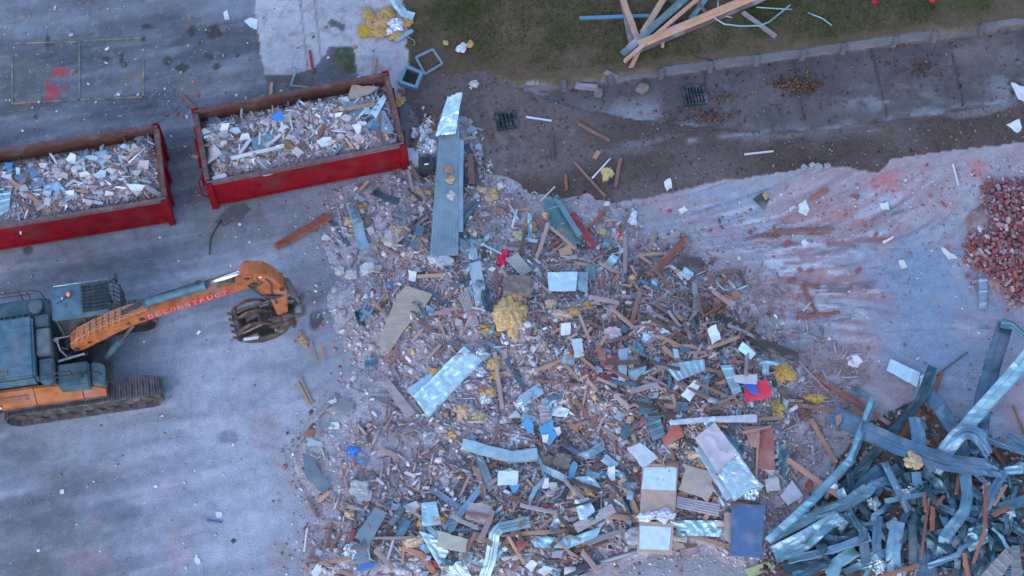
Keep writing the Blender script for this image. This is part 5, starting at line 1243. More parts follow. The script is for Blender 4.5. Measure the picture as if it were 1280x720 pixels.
for (x, y, r, c, m, nm, lb) in [(563, 225, .12, (.5, .34, .18), 'wool', 'insulation_tuft', 'yellow tuft lying on the long wall panel'), (564, 245, .13, (.46, .42, .42), 'stone', 'plaster_lump', 'pale plaster lump on the long wall panel'), (561, 212, .1, (.34, .18, .12), 'stone', 'clay_lump', 'brown clay lump on the long wall panel')]:
    o = lump(x, y, (r, r * .9, .06), c, m, .5, 2.2, 3, name=nm, label=lb, cat='lump'); o.location = P(x, y, .70)
for (x, y, rr) in [(528, 172, .30), (536, 160, .24), (540, 185, .28), (531, 188, .24)]:
    lump(x, y, (rr, rr * .8, .16), (.62, .68, .74), 'foil', .5, 2.4, 4, name='foil_wad', adj='crumpled silver', kindw='foil wad', cat='foil', flat=True, group='silver foil wads')
bx = empty('black_plastic_box', PG(534, 212)); tag(bx, 'black plastic box with a round white hole beside the long wall panel', 'plastic box'); bx.rotation_euler = (0, 0, .1)
MB().box((0, 0, .17), (.46, .50, .34), bev=.04, taper=.9).build('shell', 'plastic', bx, (.03, .036, .035)); MB().tube([(-.02, .06, .335), (-.02, .06, .352)], .10, 16).build('opening', 'plastic', bx, (.01, .01, .011)); MB().box((-.01, -.03, .35), (.12, .05, .02), bev=.008).build('white_rim', 'plastic', bx, (.7, .7, .72))
slab([(509, 185), (523, 186), (524, 210), (512, 207)], .02, .05, (.42, .47, .56), 'board', 'plastic_sheet', 'pale blue sheet between the skip bin corner and the black box', cat='sheet')
# weathered plywood shard
slab([(471, 430), (483, 400), (497, 370), (507, 358), (541, 369), (532, 384), (520, 396), (505, 412), (488, 437)], .03, .10, (.36, .31, .26), 'decking', 'plywood_shard', 'large weathered plywood shard with curved sides', cat='plywood', tilt=(.04, .05))
# bright flashing
sheet([(517, 497), (581, 434), (604, 452), (536, 523)], .16, 2, .02, .045, 2.2, (.48, .66, .72), 'galv', 'flashing_sheet', 'large bright cyan flashing sheet lying diagonally on the rubble', cat='flashing', flange=.05)
sheet([(508, 487), (583, 436), (586, 443), (519, 498)], .10, 0, 0, .02, 2, (.40, .56, .64), 'galv', 'flashing_strip', 'narrow cyan flashing strip under the large flashing sheet', cat='flashing')
slab([(479, 479), (487, 475), (520, 516), (508, 523)], .04, .06, (.33, .30, .32), 'decking', 'decking_board', 'short wide grey board at the foot of the flashing sheet', cat='board')
plank(462, 493, 492, 494, .08, 'grey', .03)
# yellow insulation mass
for (x, y, rx, ry, h, lb) in [(640, 396, .38, .58, .22, 'largest yellow insulation mass in the middle of the rubble'), (644, 372, .26, .26, .2, 'yellow insulation wad just above the largest insulation mass'), (612, 414, .28, .15, .14, 'long yellow insulation tuft beside the largest mass'),
        (705, 396, .3, .16, .12, None), (690, 384, .2, .2, .1, None), (733, 384, .18, .15, .1, None), (719, 390, .15, .12, .1, None), (618, 455, .18, .22, .12, None), (622, 470, .16, .14, .12, None), (548, 466, .26, .12, .12, None), (520, 492, .16, .14, .12, None), (612, 490, .2, .12, .1, None), (578, 514, .2, .22, .1, None), (566, 545, .15, .15, .1, None), (610, 492, .2, .15, .12, None),
        (600, 522, .18, .15, .1, None), (446, 285, .2, .15, .1, None), (452, 262, .22, .14, .1, None), (438, 278, .18, .14, .1, None), (500, 285, .16, .13, .1, None), (524, 244, .14, .12, .1, None), (536, 243, .14, .1, .1, None), (614, 246, .22, .18, .1, None), (602, 240, .14, .12, .1, None),
        (977, 468, .32, .28, .2, 'large yellow insulation wad at the slab edge near the red tarpaulin'), (1018, 499, .26, .14, .1, 'yellow insulation wad on the slab above the steel tangle'), (970, 514, .2, .25, .12, None), (880, 585, .28, .16, .14, None), (868, 569, .26, .1, .1, None), (838, 558, .22, .16, .12, None), (892, 598, .22, .2, .14, None), (808, 590, .1, .1, .08, None), (955, 556, .2, .2, .1, None), (945, 610, .1, .1, .1, None), (893, 531, .3, .07, .08, None), (830, 500, .2, .08, .08, None),
        (536, 655, .28, .18, .14, None), (519, 678, .26, .2, .14, None), (548, 652, .2, .14, .12, None), (558, 705, .2, .14, .12, None), (612, 632, .24, .12, .1, None), (605, 652, .2, .16, .1, None), (696, 645, .16, .2, .1, None), (705, 655, .18, .14, .1, None), (728, 683, .18, .12, .1, None), (735, 617, .2, .14, .12, None), (718, 615, .14, .18, .12, None), (437, 645, .12, .14, .1, None), (820, 652, .18, .24, .12, None), (811, 640, .14, .14, .1, None), (683, 246, .0, .0, 0, None), (664, 285, .2, .16, .1, None), (650, 297, .2, .16, .12, None), (682, 272, .14, .2, .12, None), (1140, 577, .20, .22, .06, None), (752, 292, .14, .12, .1, None), (870, 360, .0, 0, 0, None)]:
    if rx <= 0: continue
    cc = R.choice([(.48, .31, .14), (.52, .38, .22), (.42, .26, .11), (.54, .42, .27)])
    if x > 950 and x < 1030: cc = (.52, .34, .09)
    if x == 640: cc = (.52, .35, .17)
    o = lump(x, y, (rx, ry, h), cc, 'wool', .34, 1.5, 4, -.5, 'insulation_wad', lb, 'yellow', 'insulation wad', 'insulation', 'insulation wads in the rubble', rot=R.uniform(-.25, .25))
    if x == 1140: o.location = P(x, y, .98)
# sheets, boards
SH = [([(684, 341), (722, 340), (720, 364), (686, 365)], 'galv', (.5, .68, .74), 0, .03, 'bright box shaped cyan sheet by the brown lump', .18),
      ([(722, 341), (735, 341), (734, 368), (722, 363)], 'galv', (.25, .34, .38), 0, .05, 'dark buckled end beside the bright box shaped sheet', .12),
      ([(633, 325), (652, 346), (665, 338), (647, 316)], 'decking', (.40, .39, .40), 5, 0, 'grey grooved board right of the pink scrap', .15),
      ([(573, 369), (590, 411), (599, 404), (585, 362)], 'decking', (.33, .29, .31), 4, 0, 'grooved grey decking piece near the plywood shard', .14),
      ([(828, 456), (846, 477), (882, 463), (880, 449)], 'cladding', (.34, .46, .52), 6, .02, 'fan shaped ribbed roof sheet in pale teal', .2),
      ([(773, 437), (785, 435), (783, 476), (773, 476)], 'cladding', (.38, .52, .58), 0, .015, 'torn upright cyan strip in the middle rubble', .2),
      ([(785, 462), (808, 457), (806, 468), (786, 474)], 'cladding', (.33, .44, .50), 3, .015, 'ribbed cyan scrap beside the torn upright strip', .15),
      ([(868, 548), (893, 528), (922, 566), (896, 590)], 'board', (.40, .375, .40), 0, .06, 'grey paper faced half of the large foil sheet', .32),
      ([(894, 588), (921, 565), (948, 604), (918, 627)], 'galv', (.46, .60, .66), 0, .06, 'shiny foil half of the large folded sheet', .30),
      ([(865, 556), (872, 550), (916, 622), (908, 626)], 'galv', (.40, .55, .62), 0, .02, 'narrow blue edge strip of the large folded sheet', .2),
      ([(836, 651), (905, 651), (900, 671), (852, 670)], 'galv', (.42, .62, .68), 0, .07, 'crumpled cyan sheet between the cupboard board and blue board', .12),
      ([(660, 670), (716, 673), (712, 686), (668, 684)], 'galv', (.28, .46, .54), 0, .05, 'crumpled blue sheet in the lower rubble', .14),
      ([(714, 672), (752, 658), (746, 671), (712, 685)], 'galv', (.34, .52, .60), 0, .05, 'folded wing of the crumpled blue sheet', .2),
      ([(718, 625), (735, 622), (748, 648), (724, 650)], 'galv', (.36, .50, .56), 0, .05, 'buckled bright sheet above the ribbed decking', .16),
      ([(718, 597), (742, 595), (752, 612), (730, 612)], 'galv', (.44, .60, .66), 0, .05, 'buckled bright sheet with a white edge strip', .15),
      ([(527, 630), (546, 628), (552, 656), (528, 660)], 'galv', (.34, .52, .60), 0, .06, 'curled blue sheet beneath two yellow wads', .16),
      ([(524, 664), (545, 670), (562, 690), (549, 708)], 'galv', (.38, .54, .62), 0, .05, 'pointed crumpled sheet below the curled blue sheet', .14),
      ([(550, 706), (580, 700), (590, 722), (556, 724)], 'galv', (.5, .64, .7), 0, .05, 'crumpled pale sheet at the lower picture edge', .12),
      ([(678, 252), (695, 246), (726, 304), (706, 308)], 'cladding', (.10, .19, .22), 2, .01, 'dark teal door panel lying steeply on the upper rubble', .2),
      ([(692, 248), (700, 250), (728, 293), (722, 297)], 'cladding', (.16, .27, .31), 0, .01, 'narrow dark teal strip beside the door panel', .3),
      ([(804, 517), (822, 512), (832, 545), (816, 552)], 'cladding', (.16, .25, .29), 4, .03, 'folded dark ribbed sheet in the middle rubble', .2),
      ([(795, 497), (810, 499), (818, 512), (800, 520)], 'cladding', (.14, .20, .24), 0, .03, 'curved dark grey sheet in the middle rubble', .16),
      ([(672, 505), (690, 505), (690, 528), (676, 530)], 'decking', (.36, .33, .35), 5, 0, 'short grooved grey board in the middle rubble', .16),
      ([(690, 506), (712, 512), (708, 522), (690, 520)], 'foil', (.6, .7, .76), 0, .07, 'crumpled bright foil beside the grooved grey board', .12),
      ([(648, 495), (675, 478), (680, 492), (655, 508)], 'plastic', (.22, .33, .42), 0, .03, 'dull blue plastic sheet by the grooved grey board', .12),
      ([(846, 620), (900, 630), (898, 646), (845, 634)], 'decking', (.36, .35, .38), 5, 0, 'ribbed grey plank beside the cupboard board', .34),
      ([(716, 655), (764, 629), (770, 640), (722, 666)], 'decking', (.40, .38, .40), 5, 0, 'ribbed pale grey decking board in the lower rubble', .25),
      ([(836, 526), (893, 521), (894, 527), (838, 532)], 'galv', (.5, .58, .62), 0, .04, 'dented silver gutter lying across the upper foil sheet', .3),
      ([(893, 521), (946, 518), (946, 528), (894, 528)], 'galv', (.5, .54, .56), 0, .03, 'second half of the dented silver gutter', .3),
      ([(900, 457), (914, 456), (927, 489), (916, 494)], 'cladding', (.34, .46, .52), 3, .01, 'ribbed pale strip pointing at the red tarpaulin', .22),
      ([(922, 437), (928, 427), (945, 442), (938, 450)], 'galv', (.55, .68, .72), 0, .02, 'bright square sheet near the slab side wood', .25),
      ([(586, 330), (600, 326), (612, 388), (596, 395)], 'plastic', (.30, .38, .46), 0, .03, 'dusty blue membrane strip near the plywood shard', .1),
      ([(573, 296), (582, 300), (590, 332), (578, 322)], 'cladding', (.24, .36, .42), 0, .02, 'curved blue metal scrap below the long wall panel', .1),
      ([(1108, 463), (1113, 449), (1150, 466), (1146, 484)], 'galv', (.52, .68, .76), 2, .025, 'bright box sheet at the top of the steel tangle', .16),
      ([(378, 131), (392, 117), (409, 115), (397, 131)], 'cladding', (.28, .40, .50), 0, .01, 'blue sheet near the back wall of the heaped skip bin', .08),
      ([(455, 158), (480, 137), (493, 162), (487, 168)], 'board', (.24, .29, .36), 0, .01, 'blue grey board in the corner of the heaped skip bin', .1),
      ([(258, 136), (276, 150), (272, 163), (261, 158)], 'cladding', (.42, .52, .60), 0, .03, 'folded pale sheet at the far end of the heaped skip bin', .12),
      ([(462, 140), (480, 118), (483, 124), (470, 148)], 'galv', (.6, .74, .8), 0, .01, 'slanting bright white strip in the heaped skip bin', .16),
      ([(55, 182), (106, 179), (108, 192), (58, 195)], 'cladding', (.24, .32, .38), 5, .01, 'ribbed blue grey sheet in the skip bin above the excavator', .08),
      ([(-6, 240), (14, 238), (11, 264), (-4, 272)], 'cladding', (.34, .48, .54), 4, .02, 'pale teal ribbed sheet at the picture edge in a skip bin', .08),
      ([(40, 222), (56, 222), (52, 234), (38, 234)], 'cladding', (.24, .34, .42), 0, .02, 'small blue sheet in the skip bin above the excavator', .05),
      ([(316, 124), (330, 118), (331, 134), (318, 140)], 'cladding', (.24, .36, .46), 0, .02, 'small blue sheet leaning on the back wall of the heaped skip bin', .08),
      ([(250, 192), (268, 180), (278, 192), (258, 206)], 'decking', (.42, .40, .42), 5, 0, 'ribbed pale piece at the hinge end of the heaped skip bin', .06)]
for q, m, c, rb, cr, lb, lf in SH:
    inbin = 'skip bin' in lb and lb.split()[0] != 'folded' or 'skip bin' in lb
    sheet(q, lf if not inbin else lf, rb, .016 if m == 'decking' else .02, cr, 2.6, c, m, 'grooved_board' if m == 'decking' else ('plastic_sheet' if m in ('plastic', 'board') else 'metal_sheet'), lb, cat='board' if m == 'decking' else 'sheet', solid=.02 if m == 'decking' else .006)
BD = [([(623, 589), (648, 589), (647, 605), (622, 607)], (.56, .66, .72), 'pale blue square board in the lower rubble', .14), ([(637, 607), (651, 604), (645, 616), (640, 616)], (.10, .30, .52), 'blue corner piece under the pale blue square board', .1),
      ([(651, 530), (660, 521), (667, 531), (668, 543), (660, 541)], (.08, .28, .50), 'bright blue tile piece above the broken tile', .16), ([(673, 536), (681, 529), (697, 543), (688, 556), (680, 553)], (.08, .27, .48), 'largest bright blue broken tile', .18), ([(683, 530), (692, 525), (693, 536), (688, 537)], (.09, .30, .52), 'small bright blue tile corner by the largest tile', .16),
      ([(692, 535), (700, 533), (702, 541), (698, 545)], (.62, .58, .55), 'cream board scrap touching the blue tiles', .18), ([(677, 544), (686, 543), (684, 553), (678, 552)], (.64, .60, .57), 'cream board scrap lying on the blue tile', .24),
      ([(851, 494), (868, 475), (877, 480), (862, 502)], (.58, .64, .68), 'pale grey board near the fan shaped sheet', .22), ([(884, 412), (895, 405), (901, 424), (890, 431)], (.68, .68, .69), 'white shard standing among dark splinters', .26),
      ([(784, 560), (800, 553), (822, 572), (803, 585)], (.46, .52, .55), 'pale sage board above the cupboard board', .26), ([(848, 612), (858, 582), (892, 590), (886, 626)], (.40, .31, .27), 'tan cardboard sheet beside the cupboard board', .16), ([(872, 618), (884, 604), (893, 612), (884, 627)], (.38, .30, .27), 'torn tan corner beneath the tan plank', .2),
      ([(914, 629), (957, 632), (951, 697), (913, 695)], (.075, .135, .235), 'large navy blue board at the rubble edge', .12), ([(905, 642), (914, 642), (913, 680), (906, 672)], (.42, .33, .28), 'tan strip behind the navy blue board', .08), ([(378, 571), (387, 569), (413, 607), (404, 618), (383, 598)], (.12, .16, .20), 'dark slate blue board at the yard side of the rubble', .18),
      ([(948, 535), (967, 535), (968, 588), (948, 586)], (.30, .10, .08), 'red brown door panel near the steel tangle', .24), ([(930, 532), (950, 533), (948, 560), (938, 558)], (.34, .17, .14), 'faded reddish panel behind the door panel', .14),
      ([(930, 484), (958, 474), (966, 496), (932, 503)], (.62, .03, .06), 'bright red tarpaulin sheet by the slab', .2), ([(928, 478), (944, 480), (949, 494), (938, 491)], (.03, .10, .42), 'bright blue sheet lying on the red tarpaulin', .28), ([(944, 478), (949, 476), (951, 490), (946, 493)], (.03, .12, .46), 'small bright blue fold beside the red tarpaulin', .3),
      ([(916, 470), (946, 468), (946, 480), (918, 478)], (.44, .40, .44), 'lavender grey board above the red tarpaulin', .24),
      ([(547, 663), (585, 675), (582, 691), (545, 683)], (.42, .37, .30), 'short weathered board over the pointed sheet', .3), ([(828, 548), (845, 530), (855, 545), (832, 558)], (.36, .10, .075), 'red folded board by the silver gutter', .2), ([(700, 284), (722, 296), (720, 302), (702, 302)], (.30, .16, .11), 'brown board below the dark teal door', .1),
      ([(698, 312), (714, 304), (716, 318), (700, 320)], (.40, .24, .16), 'tan card piece by the rubble top edge', .12), ([(701, 405), (713, 403), (713, 417), (701, 419)], (.60, .66, .68), 'white square scrap by the yellow wads', .14), ([(744, 437), (753, 435), (758, 452), (748, 448)], (.28, .10, .08), 'dark red board beside the blue window block', .14),
      ([(714, 424), (728, 423), (730, 445), (718, 447)], (.38, .46, .50), 'blue grey window block piece in mid rubble', .16), ([(760, 443), (775, 448), (765, 462), (750, 456)], (.27, .08, .065), 'red brown fragment in mid rubble', .12), ([(510, 338), (521, 340), (519, 352), (511, 350)], (.6, .66, .7), 'white scrap with a black edge above the plywood shard', .14),
      ([(464, 330), (478, 332), (475, 340), (466, 340)], (.30, .30, .25), 'olive grey tile by the blue bracket', .06), ([(407, 512), (420, 508), (443, 512), (440, 518), (420, 516)], (.25, .26, .27), 'grey flat scrap on the dusty yard side', .04), ([(417, 508), (427, 500), (442, 502), (443, 512), (430, 517)], (.19, .20, .21), 'dark grey stone slab piece on the dusty yard side', .06),
      ([(414, 528), (423, 528), (424, 536), (415, 536)], (.64, .68, .7), 'small white square on the dusty rubble', .04), ([(384, 548), (402, 552), (405, 558), (384, 558)], (.36, .44, .5), 'pale curved scrap above the slate board', .06), ([(384, 538), (394, 537), (391, 546), (383, 545)], (.30, .12, .08), 'rust brown scrap above the pale curved scrap', .06),
      ([(508, 631), (520, 626), (527, 634), (518, 642), (507, 640)], (.46, .48, .46), 'rounded pale grey shard in the lower rubble', .1), ([(440, 616), (452, 606), (465, 614), (463, 626), (448, 628)], (.33, .33, .36), 'grey concrete flake in the lower rubble', .1), ([(389, 715), (396, 705), (404, 702), (402, 715), (395, 724)], (.6, .62, .63), 'white shard at the lower yard corner of the rubble', .05),
      ([(975, 620), (990, 600), (1004, 620), (985, 632)], (.52, .50, .54), 'torn pale plasterboard between the navy board and steel', .06), ([(955, 600), (972, 596), (976, 612), (958, 614)], (.44, .43, .47), 'pale board scrap above the navy board', .1), ([(1006, 605), (1016, 592), (1015, 614), (1008, 616)], (.28, .07, .05), 'dark red shard by the steel tangle', .03),
      ([(1174, 492), (1172, 492), (1172, 494), (1174, 494)], (.3, .3, .3), 'x', .1),
      ([(656, 707), (664, 700), (672, 705), (664, 715)], (.64, .62, .63), 'cream square scrap at the lower rubble', .1), ([(673, 712), (680, 707), (692, 710), (680, 720)], (.62, .58, .58), 'cream folded scrap at the lower picture edge', .1), ([(641, 683), (650, 672), (660, 680), (648, 692)], (.34, .09, .075), 'red brown tile scrap in the lower rubble', .1), ([(690, 690), (706, 688), (702, 698), (690, 697)], (.36, .31, .33), 'grey lavender flake below the crumpled blue sheet', .12),
      ([(716, 577), (722, 580), (718, 598), (708, 600)], (.10, .28, .44), 'blue scrap pointing down beside a white shard', .1), ([(681, 598), (686, 598), (686, 610), (677, 610)], (.68, .68, .7), 'white shard near the blue scrap', .12), ([(760, 584), (768, 582), (769, 600), (759, 602)], (.7, .7, .71), 'upright white shard beside the cupboard board', .16), ([(697, 578), (711, 572), (713, 578), (700, 584)], (.56, .62, .66), 'pale strip scrap right of the teal trough', .14),
      ([(432, 127), (440, 107), (473, 108), (466, 115), (448, 123)], (.44, .33, .26), 'tan cardboard sheet in the heaped skip bin', .2), ([(440, 156), (450, 154), (451, 164), (446, 168)], (.7, .7, .71), 'white shard in the heaped skip bin', .08), ([(82, 200), (88, 192), (95, 194), (94, 205), (87, 206)], (.7, .7, .7), 'white shard in the skip bin above the excavator', .06), ([(157, 229), (182, 232), (178, 238), (164, 238)], (.66, .68, .7), 'white flat shard at the wall of the skip bin above the excavator', .05), ([(167, 175), (175, 166), (189, 174), (180, 178)], (.32, .32, .34), 'grey slab in the skip bin above the excavator', .08), ([(6, 204), (16, 203), (14, 214), (8, 214)], (.05, .24, .55), 'bright blue scrap in the skip bin above the excavator', .05), ([(338, 145), (352, 138), (356, 150), (345, 152)], (.04, .20, .50), 'bright blue plastic in the heaped skip bin', .08), ([(264, 222), (280, 216), (284, 222), (268, 226)], (.56, .64, .68), 'pale foam piece at the near wall of the heaped skip bin', .06), ([(322, 216), (336, 210), (343, 216), (330, 220)], (.5, .5, .52), 'grey flake near the wall of the heaped skip bin', .06)]
for q, c, lb, lf in BD:
    if lb == 'x': continue
    fab = 'tarpaulin' in lb
    slab(q, .03, lf, c, 'plastic' if c[2] > .3 and c[0] < .15 or fab else 'board', 'tarpaulin' if lb.startswith('bright red') else ('door_panel' if 'door panel' in lb and lb.startswith('red') else ('shard' if 'shard' in lb else 'board_piece')), lb, cat='shard' if 'shard' in lb else 'board', tilt=(R.uniform(-.10, .10), R.uniform(-.08, .08)), jag=0.0 if 'navy' in lb else .022)
plank(948, 540, 945, 604, .05, 'tan', .03, (.3, .2), label='slim tan batten lying on the red brown door panel')
plank(928, 541, 965, 533, .06, 'tan', .03, (.3, .3), label='tan batten at the top of the red brown door panel')
frame([(971, 546), (981, 553), (985, 574), (972, 567)], .05, .06, (.62, .64, .64), 'white_hatch', 'small white plastic frame near the steel tangle', 'plastic')
strip([(975, 556, .3), (980, 575, .2), (976, 600, .1), (979, 610, .05)], .28, 'tray', (.12, .22, .25), 'cladding', 'dark_flashing', 'dark teal crumpled flashing hanging below the white frame', cat='flashing', crum=.03)
sheet([(958, 590), (972, 588), (974, 612), (962, 614)], .06, 0, 0, .06, 3, (.55, .66, .72), 'foil', 'foil_sheet', 'bright crumpled foil below the red brown door panel', cat='foil')
# cupboard board with two pale panels
q0, q1, q2, q3 = (803, 579), (848, 581), (840, 693), (796, 690)
zc = .08 + max(gz0(*P(x, y, .6)[:2]) for x in (800, 812, 825, 840) for y in (582, 600, 615, 630, 645, 660, 675, 688)); cb = empty('cupboard_board', P(822, 635, zc)); tag(cb, 'long tan chipboard cupboard board with two pale blue panels', 'cupboard board')
c0 = Vector(cb.location)
def flatq(q, z, t, nm, mat, c, parent):
    w = [P(x, y, z) - c0 for x, y in q]; mb = MB()
    mb.add([v + Vector((0, 0, -t)) for v in w] + w, [(3, 2, 1, 0), (4, 5, 6, 7), (0, 1, 5, 4), (1, 2, 6, 5), (2, 3, 7, 6), (3, 0, 4, 7)]); return mb.build(nm, mat, parent, c)
flatq([q0, q1, (843, 650), (799.5, 648)], zc, .03, 'chipboard', 'board', (.42, .29, .23), cb); flatq([(799.5, 651), (842, 654), q2, q3], zc, .03, 'chipboard', 'board', (.44, .30, .23), cb)
flatq([(805, 584), (846, 584), (844, 613), (802, 611)], zc + .012, .01, 'pale_panel', 'board', (.50, .62, .70), cb); flatq([(800, 657), (839, 659), (836.5, 687.5), (799, 686)], zc + .012, .01, 'pale_panel', 'board', (.50, .61, .70), cb)
ZR = zc + .03
for (x, y, rx, ry, lb) in [(809, 646, .26, .13, 'crumpled pale rag at the break of the cupboard board'), (830, 645, .24, .15, 'crumpled pale rag over the lower panel of the cupboard board')]:
    o = lump(x, y, (rx, ry, .10), (.50, .52, .60), 'fabric', .4, 2, 3, name='cloth_rag', label=lb, cat='rag', rot=.2); o.location = P(x, y, ZR)
# bent strips in the rubble
strip([(578, 553, .3), (600, 560, .26), (640, 571, .22), (672, 567, .24)], .30, 'chan', (.40, .54, .58), 'galv', 'bent_trough', 'bent pale teal trough in the dusty rubble', cat='trough', ground=True, twist=[.5, .3, .2, .2], crum=.02, flip=True)
strip([(587, 545, .1), (600, 575, .08), (615, 612, .1)], .20, 'tray', (.24, .36, .42), 'cladding', 'cladding_strip', 'blue strip crossing beneath the bent trough', cat='cladding', ground=True)
strip([(604, 726, .25), (613, 700, .25), (618, 668, .3), (625, 660, .32), (662, 652, .3)], .26, 'tri', (.34, .48, .56), 'cladding', 'kinked_strip', 'kinked pale blue cladding strip at the lower picture edge', cat='cladding', ground=True, flip=True)
strip([(437, 256, .2), (446, 280, .2), (455, 312, .15)], .26, 'chan', (.34, .46, .52), 'galv', 'bent_flashing', 'bent bright flashing among yellow wads by the rusty channel', cat='flashing', ground=True, twist=[.6, .3, .1], crum=.04)
strip([(404, 268, .06), (420, 284, .05), (436, 308, .06)], .09, 'chan', (.12, .17, .2), 'cladding', 'dark_angle', 'dark steel angle near the rusty channel', cat='steel angle', ground=True); wire([(421, 255), (425, 275), (433, 306)], .018, (.5, .5, .54), 'plastic', 'pale_rod', 'thin pale rod beside the dark steel angle', cat='rod')
strip([(583, 300, .12), (578, 280, .14), (590, 262, .14), (600, 250, .1)], .12, 'chan', (.09, .14, .17), 'cladding', 'curled_strip', 'dark curled steel strip by the long wall panel', cat='steel strip', ground=True, curve=True); strip([(582, 180, .2), (592, 205, .1), (597, 232, .05)], .16, 'chan', (.07, .11, .14), 'cladding', 'dark_strip', 'dark steel strip along the mud side of the wall panel', cat='steel strip', ground=True)
strip([(556, 662, .12), (577, 640, .15), (602, 608, .14)], .16, 'tray', (.34, .46, .56), 'cladding', 'cladding_strip', 'longer arm of the crossed pale blue strips', cat='cladding', ground=True); strip([(540, 612, .12), (560, 625, .15), (580, 638, .12)], .14, 'tray', (.26, .36, .46), 'cladding', 'cladding_strip', 'shorter arm of the crossed pale blue strips', cat='cladding', ground=True)
slab([(443, 672), (469, 634), (484, 641), (462, 680)], .03, .12, (.15, .20, .25), 'board', 'dark_board', 'dark slate plank crossing two boards in the lower corner', cat='board'); slab([(440, 682), (462, 676), (464, 712), (450, 716)], .03, .10, (.16, .20, .25), 'board', 'dark_board', 'dark slate board with a bright blue end', cat='board'); slab([(452, 706), (470, 703), (468, 708), (440, 716)], .03, .16, (.05, .16, .36), 'plastic', 'blue_strip', 'bright blue strip on the dark slate board', cat='plastic strip')
strip([(488, 655, .1), (497, 645, .12), (508, 628, .12)], .15, 'chan', (.16, .25, .30), 'cladding', 'short_channel', 'short dark channel by the rounded shard', cat='channel', ground=True); strip([(497, 674, .1), (505, 660, .12), (510, 650, .12)], .2, 'chan', (.15, .26, .34), 'cladding', 'short_channel', 'short blue channel below the rounded shard', cat='channel', ground=True)
br = empty('steel_bracket', PG(463, 382)); tag(br, 'slotted blue steel bracket on brown dirt', 'bracket'); br.rotation_euler = (0, 0, rad(65))
m = MB().box((0, .11, .05), (.62, .08, .05), bev=.01).box((0, -.11, .05), (.62, .08, .05), bev=.01).box((-.25, 0, .051), (.12, .3, .05), bev=.01).box((.02, 0, .051), (.08, .16, .05)).box((-.42, 0, .05), (.22, .10, .05), bev=.01); m.build('plate', 'cladding', br, (.22, .32, .42))
wire([(700, 724), (740, 706), (795, 689)], .06, (.36, .36, .38), 'cladding', 'long_pipe', 'long grey pipe along the lower border of the rubble', cat='pipe'); wire([(604, 690), (650, 693), (673, 692)], .02, (.34, .42, .5), 'cladding', 'thin_pipe', 'thin pale pipe beneath the crumpled blue sheet', cat='pipe')
slab([(700, 716), (745, 700), (752, 704), (708, 724)], .05, .06, (.06, .07, .075), 'board', 'dark_gutter', 'dark gutter piece lying along the long grey pipe', cat='gutter')
wire([(426, 600), (432, 586), (442, 578), (450, 582), (456, 598)], .018, (.42, .12, .10), 'plastic', 'red_hose', 'thin red hose looped on the dusty rubble', cat='hose')
wire([(600, 425), (612, 405), (625, 395)], .02, (.56, .52, .5), 'plastic', 'pale_cable', 'pale cable arching to the largest insulation mass', cat='cable')
wire([(728, 592), (745, 592), (760, 598)], .03, (.66, .68, .7), 'plastic', 'white_strip', 'white edge strip over the buckled sheet', cat='strip')
wire([(916, 598), (926, 616), (937, 634)], .035, (.48, .62, .7), 'plastic', 'pale_pipe', 'pale blue pipe lying on the navy blue board', cat='pipe'); wire([(878, 588), (888, 605), (905, 632)], .035, (.46, .60, .68), 'plastic', 'pale_pipe', 'pale blue pipe between cardboard and navy board', cat='pipe'); wire([(919, 636), (921, 655)], .03, (.5, .62, .7), 'plastic', 'pale_pipe', 'short pale pipe stub on the navy blue board', cat='pipe')
